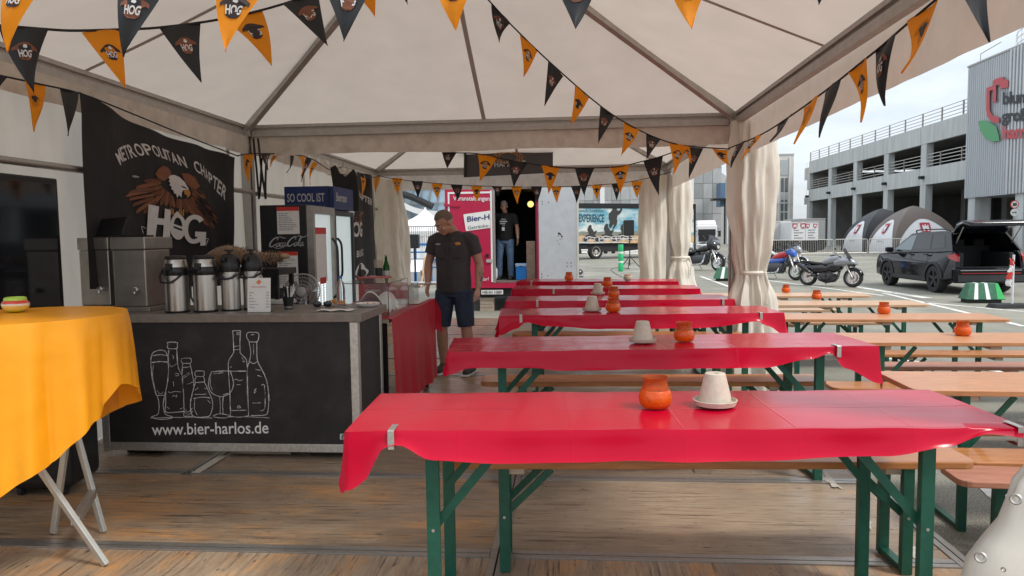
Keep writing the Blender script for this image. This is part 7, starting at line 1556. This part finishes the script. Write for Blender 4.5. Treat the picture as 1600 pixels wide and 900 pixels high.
# tailgate
hp = [(-1.70, 1.575), (-1.95, 1.76), (-2.45, 1.85), (-2.82, 1.80), (-2.86, 1.70), (-2.80, 1.70), (-2.42, 1.76), (-1.98, 1.67), (-1.74, 1.52)]
m = MB(); n = len(hp); vs = []
for sg in (-1, 1):
    for x, z in hp: vs.append((x, sg*(.62+.16*min(1, (-1.70-x)/.75)), z))
m.add(vs, [tuple(range(n))[::-1], tuple(range(n, 2*n))]+[(i, (i+1) % n, n+(i+1) % n, n+i) for i in range(n)]); TG = bevel(m.build('tailgate', M_car, T), .02, 2)
m = MB(); m.bar((-2.05, 0, 1.665), (-2.38, 0, 1.735), 1.1, .012); m.build('tailgate_window', M_cglass, TG); m = MB(); m.box((-1.92, 0, 1.80), (.25, 1.2, .03), Matrix.Rotation(R(20), 3, 'Y')); bevel(m.build('spoiler', M_car, TG), .01)
m = MB(); m.box((-2.66, .1, 1.715), (.06, .12, .02)); m.build('latch', M_steel, TG)
for sg in (-1, 1): m = MB(); m.tube([(-1.95, sg*.66, 1.28), (-2.30, sg*.68, 1.70)], .014, 6); m.build('gas_strut', M_steel2, T)

# ------------------------------------------------------------------ green blocks, tape pole
def block(label, p, L_, h, an, ends=True):
    T = thing('barrier_block', label, 'barrier block', (p.x, p.y, GZ), an, 'green and white barrier blocks'); w, wt, lt = .52*h/.5, .22*h/.5, L_*.72
    M_gd = mat('faded_green_paint', (.035, .135, .075), .7, var=.25, vs=6, col2=(.09, .11, .08), c2lo=.55, c2hi=.75); M_gl = mat('fresh_green_paint', (.03, .40, .10), .55, var=.1)
    z0 = .09*h/.5
    def fc(u, v, side=-1, off=0): return Vector(((u-.5)*(L_+(lt-L_)*v), side*(w/2+(wt/2-w/2)*v)+side*off, z0+(h-z0)*v))
    m = MB(); m.add([fc(0, 0), fc(1, 0), fc(1, 1), fc(0, 1), fc(0, 0, 1), fc(1, 0, 1), fc(1, 1, 1), fc(0, 1, 1)], [(0, 1, 2, 3), (5, 4, 7, 6), (3, 2, 6, 7), (0, 4, 5, 1)]); m.add([fc(1, 0), fc(1, 0, 1), fc(1, 1, 1), fc(1, 1), fc(0, 0), fc(0, 0, 1), fc(0, 1, 1), fc(0, 1)], [(0, 1, 2, 3), (5, 4, 7, 6)]); bevel(m.build('block_body', M_gd, T), .02, 2)
    m = MB(); m.add([fc(1, 0)+Vector((.004, 0, 0)), fc(1, 0, 1)+Vector((.004, 0, 0)), fc(1, 1, 1)+Vector((.004, 0, 0)), fc(1, 1)+Vector((.004, 0, 0))], [(0, 1, 2, 3)]); m.add([fc(.80, .04, -1, .005), fc(1.0, .04, -1, .005), fc(1, .98, -1, .005), fc(.9, .98, -1, .005)], [(0, 1, 2, 3)]); m.build('green_end', M_gl, T, fix=False)['kind'] = 'stuff'
    for a in (.20, .52):
        m = MB(); m.add([fc(a, .03, -1, .006), fc(a+.11, .03, -1, .006), fc(a+.11, 1, -1, .006), fc(a, 1, -1, .006), fc(a, 1.0, 1, .0)+Vector((0, 0, .005)), fc(a+.11, 1.0, 1, .0)+Vector((0, 0, .005))], [(0, 1, 2, 3), (3, 2, 5, 4)]); m.build('white_stripe', M_wpaint, T, fix=False)
    m = MB(); m.bb(-L_*.42, L_*.42, -w*.42, w*.42, 0, z0-.002); m.build('rubber_foot', M_rubber, T); return T
a, b = G(1508, 473), G(1574, 475); block('green concrete barrier block with two white stripes in front of the black car', (a+b)/2+Vector((0, .2, 0)), (b-a).length*1.02, .44, R(-6))
a, b = G(1119, 440), G(1150, 439); block('green barrier block half hidden behind the big tied curtain', (a+b)/2+Vector((.15, .2, 0)), (b-a).length*1.4, .46, R(-8))
p = G(1581, 481); T = thing('tape_pole', 'thin pole with red and white tape in a black rubber foot beside the green block', 'pole', (p.x, p.y, GZ)); hz = D(1579, 398, p.y).z-GZ
m = MB(); m.tube([(0, 0, .05), (0, 0, hz)], .022, 8); m.build('pole', M_wpan, T)
for k in range(4): m = MB(); m.grid(lambda u, v: (-.02-.10*u+.03*sin(3*v+k), -.03+.03*sin(5*u+k), hz*(.92-.13*k)-.13*hz*v+.02*u), 3, 3); m.build('tape_piece', M_redpr if k % 2 == 0 else M_paper, T)
m = MB(); m.box((-.05, 0, .045), (.78, .36, .09), taper=(.85, .8)); bevel(m.build('rubber_foot', M_rubber, T), .02, 2)

# ------------------------------------------------------------------ people
M_skin = mat('skin', (.42, .22, .15), .5, var=.08, vs=14); M_skin2 = mat('tattooed_skin', (.33, .18, .125), .5, var=.1, vs=20, col2=(.10, .075, .07), c2lo=.50, c2hi=.58)
M_hair1 = mat('short_brown_hair', (.15, .11, .08), .8, var=.25, vs=60, bump=.5, bs=200); M_hair2 = mat('grey_hair', (.30, .28, .26), .8, var=.2, vs=60, bump=.5, bs=200)
M_shirt = mat('charcoal_shirt', (.050, .042, .046), .8, var=.12, vs=8, bump=.12, bs=30); M_denim = mat('dark_denim', (.022, .035, .065), .85, var=.2, vs=20, bump=.15, bs=90, col2=(.045, .062, .10), c2lo=.5, c2hi=.75); M_jean = mat('blue_jeans', (.10, .17, .28), .85, var=.2, vs=9, col2=(.17, .25, .36), c2lo=.45, c2hi=.7)
M_tee = mat('black_tee', (.012, .012, .013), .85, var=.15)
M_shoe = mat('dark_shoe', (.05, .04, .035), .6, var=.1)
def remesh(o, vox, sm=2):
    md = o.modifiers.new('remesh', 'REMESH'); md.mode = 'VOXEL'; md.voxel_size = vox; md.use_smooth_shade = True
    if sm: s = o.modifiers.new('smooth', 'SMOOTH'); s.iterations = sm; s.factor = .5
    return o
def etube(m, secs, n=24):                      # (centre, half width, half depth) stacked rings
    vs = []
    for c, a, b in secs:
        for k in range(n): t = 2*PI*k/n; vs.append(Vector(c)+Vector((a*cos(t), b*sin(t), 0)))
    N_ = len(secs); m.add(vs, [(i*n+k, i*n+(k+1) % n, (i+1)*n+(k+1) % n, (i+1)*n+k) for i in range(N_-1) for k in range(n)]+[tuple(range(n))[::-1], tuple((N_-1)*n+k for k in range(n))])
def lerp3(a, b, t): return Vector(a).lerp(Vector(b), t)
def hand(m, wr, d, side, fwd):
    wr, d = Vector(wr), Vector(d).normalized(); f = Vector(fwd).normalized(); s = d.cross(f).normalized()*side     # thumb along f
    rot = Matrix((f, s, -d)).transposed(); m.box(wr+d*.048, (.078, .028, .095), rot)
    for k, (o_, ln_) in enumerate([(.030, .068), (.010, .078), (-.010, .073), (-.029, .056)]):
        p0 = wr+d*.088+f*o_; p1 = p0+d*ln_*.5+s*-.006; p2 = p1+d*ln_*.42+s*-.020; m.tube([p0, p1, p2], [.0105, .010, .008], 8)
    t0 = wr+d*.03+f*.036; m.tube([t0, t0+d*.03+f*.022, t0+d*.062+f*.024-s*.006], [.013, .0115, .009], 8)
def head_mesh(m, c, rot):
    c = Vector(c); g = lambda x, y, z: c+rot @ Vector((x, y, z))
    def ell(x, y, z, r, nu=20, nv=14): m.ball(g(x, y, z), r, nu, nv, rot)
    ell(0, .012, .03, (.076, .096, .094)); ell(0, -.022, -.035, (.060, .072, .072)); ell(0, -.055, -.082, (.036, .032, .026))
    ell(0, -.100, -.012, (.012, .018, .024), 10, 8); ell(0, -.092, .014, (.011, .012, .028), 10, 8); ell(0, -.084, .030, (.058, .014, .010), 12, 8)
    for s in (-1, 1): ell(s*.078, .012, -.004, (.010, .020, .032), 10, 8); ell(s*.040, -.068, -.028, (.024, .022, .022), 10, 8)
    ell(0, -.090, -.052, (.026, .012, .007), 10, 6); ell(0, -.087, -.064, (.023, .012, .007), 10, 6)
def person(label, loc, rz, J, head_rot, skin, hair, top_m, leg_m, shorts, sleeve, extra=None):
    T = thing('person', label, 'person', loc, rz)
    m = MB(); hc = Vector(J['head'])
    head_mesh(m, hc, head_rot); m.tube([J['neck'], lerp3(J['neck'], hc+head_rot @ Vector((0, .02, -.05)), 1)], [.062, .056], 16)
    etube(m, [((0, 0, .86), .13, .10), ((0, 0, .95), .155, .11), ((0, 0, 1.08), .15, .105), ((0, -.01, 1.25), .165, .115), ((0, 0, 1.38), .165, .10), ((0, .01, 1.45), .10, .07)])
    for s in ('l', 'r'):
        m.tube([J['sh'+s], lerp3(J['sh'+s], J['el'+s], .35), J['el'+s]], [.062, .053, .042], 14); m.tube([J['el'+s], lerp3(J['el'+s], J['wr'+s], .3), J['wr'+s]], [.043, .046, .029], 14)
        hand(m, J['wr'+s], Vector(J['wr'+s])-lerp3(J['el'+s], J['wr'+s], .6)+Vector((0, -.02, 0)), 1 if s == 'l' else -1, (0.15 if s == 'l' else -.15, -1, 0))
        m.tube([J['hip'+s], lerp3(J['hip'+s], J['kn'+s], .5), J['kn'+s]], [.092, .078, .058], 16); m.tube([J['kn'+s], lerp3(J['kn'+s], J['an'+s], .3), J['an'+s]], [.058, .062, .036], 16)
        a = Vector(J['an'+s]); m.tube([a+Vector((0, .03, -.035)), a+Vector((0, -.06, -.045)), a+Vector((0, -.14, -.06))], [.036, .04, .03], 10)
    B = remesh(m.build('body', skin, T), .0085, 3)
    # face details and hair
    g = lambda x, y, z: hc+head_rot @ Vector((x, y, z))
    for s in (-1, 1):
        e = MB(); e.ball(g(s*.030, -.079, .008), (.012, .008, .007), 10, 6, head_rot); e.build('eye', M_paper, T, smooth=True); e = MB(); e.ball(g(s*.030, -.087, .008), .0048, 8, 6); e.build('iris', M_ink, T); e = MB(); e.tube([g(s*.014, -.094, .026), g(s*.03, -.094, .031), g(s*.048, -.084, .026)], .005, 6); e.build('eyebrow', hair, T)
    h = MB()
    def hr(u, v):
        t = 2*PI*u; lim = interp([(0, 1.85), (.2, 1.75), (.36, 1.55), (.64, 1.55), (.8, 1.75), (1, 1.85)], u); ph = lim*v; p = Vector((.082*sin(ph)*sin(t), .012+.103*sin(ph)*cos(t), .032+.104*cos(ph)))
        if cos(t) < -.2: p = Vector((.082*sin(ph*.72)*sin(t), .012+.103*sin(ph*.72)*cos(t), .034+.104*cos(ph*.72)))
        return g(*p)
    h.grid(hr, 30, 10); h.build('hair', hair, T, smooth=True)
    # top
    c = MB(); etube(c, [((0, .0, .86 if not shorts else .84), .185, .128), ((0, 0, .95), .188, .135), ((0, -.008, 1.08), .182, .132), ((0, -.012, 1.25), .192, .136), ((0, 0, 1.37), .188, .118), ((0, .008, 1.44), .135, .090), ((0, .012, 1.475), .075, .072)])
    for s in ('l', 'r'): q = lerp3(J['sh'+s], J['el'+s], sleeve); sh_ = Vector(J['sh'+s]); c.tube([sh_*.45+Vector((0, 0, .775)), sh_*.8+Vector((0, 0, .275)), sh_+Vector((.012*(1 if s == 'r' else -1), 0, -.03)), lerp3(J['sh'+s], J['el'+s], sleeve*.6), q], [.055, .072, .078, .073, .070], 18)
    S = remesh(c.build('shirt', top_m, T), .012, 2)
    # trousers
    c = MB(); etube(c, [((0, 0, .80), .15, .11), ((0, 0, .88), .172, .122), ((0, 0, .98), .170, .120)])
    for s in ('l', 'r'):
        if shorts: c.tube([J['hip'+s], lerp3(J['hip'+s], J['kn'+s], .5), lerp3(J['hip'+s], J['kn'+s], .97)], [.108, .098, .088], 18)
        else: c.tube([J['hip'+s], lerp3(J['hip'+s], J['kn'+s], .5), J['kn'+s], lerp3(J['kn'+s], J['an'+s], .4), Vector(J['an'+s])+Vector((0, 0, -.02))], [.104, .092, .074, .076, .068], 18)
    remesh(c.build('shorts' if shorts else 'jeans', leg_m, T), .012, 2)
    for s in ('l', 'r'):
        a = Vector(J['an'+s]); c = MB(); z = -a.z
        c.tube([a+Vector((0, .055, z+.045)), a+Vector((0, -.02, z+.05)), a+Vector((0, -.11, z+.042)), a+Vector((0, -.19, z+.034))], [.043, .050, .046, .030], 14); c.tube([a+Vector((0, .01, z+.05)), a+Vector((0, .015, .015))], [.046, .046], 14); remesh(c.build('shoe', M_shoe, T), .012, 2)
        m = MB(); m.bb(a.x-.045, a.x+.045, a.y-.215, a.y+.10, .0005, .018); bevel(m.build('shoe_sole', M_paper if shorts else M_rubber, T), .006)
    return T, g
J1 = dict(head=(-.05, -.105, 1.555), neck=(0, .012, 1.45), shl=(-.195, .0, 1.405), shr=(.195, .0, 1.405), ell=(-.275, -.01, 1.14), elr=(.275, .02, 1.13), wrl=(-.235, -.13, .93), wrr=(.285, -.06, .895),
          hipl=(-.095, 0, .86), hipr=(.095, 0, .86), knl=(-.13, -.03, .48), knr=(.135, -.02, .48), anl=(-.14, .02, .085), anr=(.165, .02, .085))
rot1 = Matrix.Rotation(R(-38), 3, 'Z') @ Matrix.Rotation(R(32), 3, 'X')
P1 = U(712, 583, 0)
T, g = person('man in charcoal shirt and denim shorts looking down at the end of the snack stall', (P1.x, P1.y, .003), R(-12), J1, rot1, M_skin, M_hair1, M_shirt, M_denim, True, .62)
m = MB(); m.tube([(.277, .012, 1.10), (.282, -.005, 1.04), (.285, -.045, .93)], [.0455, .0485, .033], 16); remesh(m.build('tattooed_forearm', M_skin2, T), .009, 2)
m = MB(); m.bb(-.006, .006, -.1545, -.145, .87, 1.36); m.build('button_placket', M_shirt, T)
for sx_ in (-.09, .09): m = MB(); m.bb(sx_-.05, sx_+.05, -.150, -.138, 1.20, 1.31); bevel(m.build('chest_pocket', M_shirt, T), .006); 
m = MB(); m.ball((.105, -.147, 1.345), (.035, .008, .018), 12, 6); m.build('badge', M_snack, T, smooth=True); m = MB(); m.ball((-.11, -.145, 1.34), (.03, .008, .012), 12, 6); m.build('badge', M_steel2, T, smooth=True)
for s in (-1, 1): m = MB(); m.add([(s*.012, -.115, 1.40), (s*.075, -.075, 1.475), (s*.105, -.085, 1.43), (s*.055, -.128, 1.36)], [(0, 1, 2, 3)]); m.build('collar', M_shirt, T, fix=False)
m = MB(); m.lathe([(.034, -.006), (.036, 0), (.034, .006)], 16, (-.239, -.118, .945), cap=False); m.build('wristband', M_paper, T)
J2 = dict(head=(-.01, -.03, 1.61), neck=(0, .01, 1.46), shl=(-.20, .0, 1.415), shr=(.20, .0, 1.415), ell=(-.275, .0, 1.15), elr=(.275, .01, 1.14), wrl=(-.27, -.06, .92), wrr=(.30, -.06, .90),
          hipl=(-.095, 0, .88), hipr=(.095, 0, .88), knl=(-.13, -.02, .49), knr=(.12, -.03, .49), anl=(-.15, .03, .085), anr=(.13, -.02, .085))
P2 = D(790, 436, 15.85)
T, g = person('grey haired man in black t-shirt and blue jeans standing in the open trailer doorway', (P2.x, 15.85, .457), R(-6), J2, Matrix.Rotation(R(6), 3, 'X'), M_skin, M_hair2, M_tee, M_jean, False, .70)
m = MB()
for k, (x, z, w, h) in enumerate([(0, 1.33, .10, .016), (.0, 1.28, .16, .03), (-.02, 1.235, .12, .02), (.0, 1.20, .06, .012)]): m.bb(x-w/2, x+w/2, -.1545-.001*k, -.148, z-h/2, z+h/2)
m.build('shirt_print', M_flagw, T)['kind'] = 'stuff'; m = MB(); m.bb(-.035, .025, -.160, -.152, 1.08, 1.16); m.build('lanyard_pass', M_paper, T); m = MB(); m.tube([(-.005, -.157, 1.16), (-.05, -.13, 1.38), (-.06, -.02, 1.475)], .006, 5); m.tube([(-.005, -.157, 1.16), (.05, -.13, 1.38), (.06, -.02, 1.475)], .006, 5); m.build('lanyard', M_black, T)
m = MB(); m.lathe([(.032, -.012), (.035, 0), (.032, .012)], 14, (.297, -.05, .935), cap=False); m.build('watch', M_steel, T)
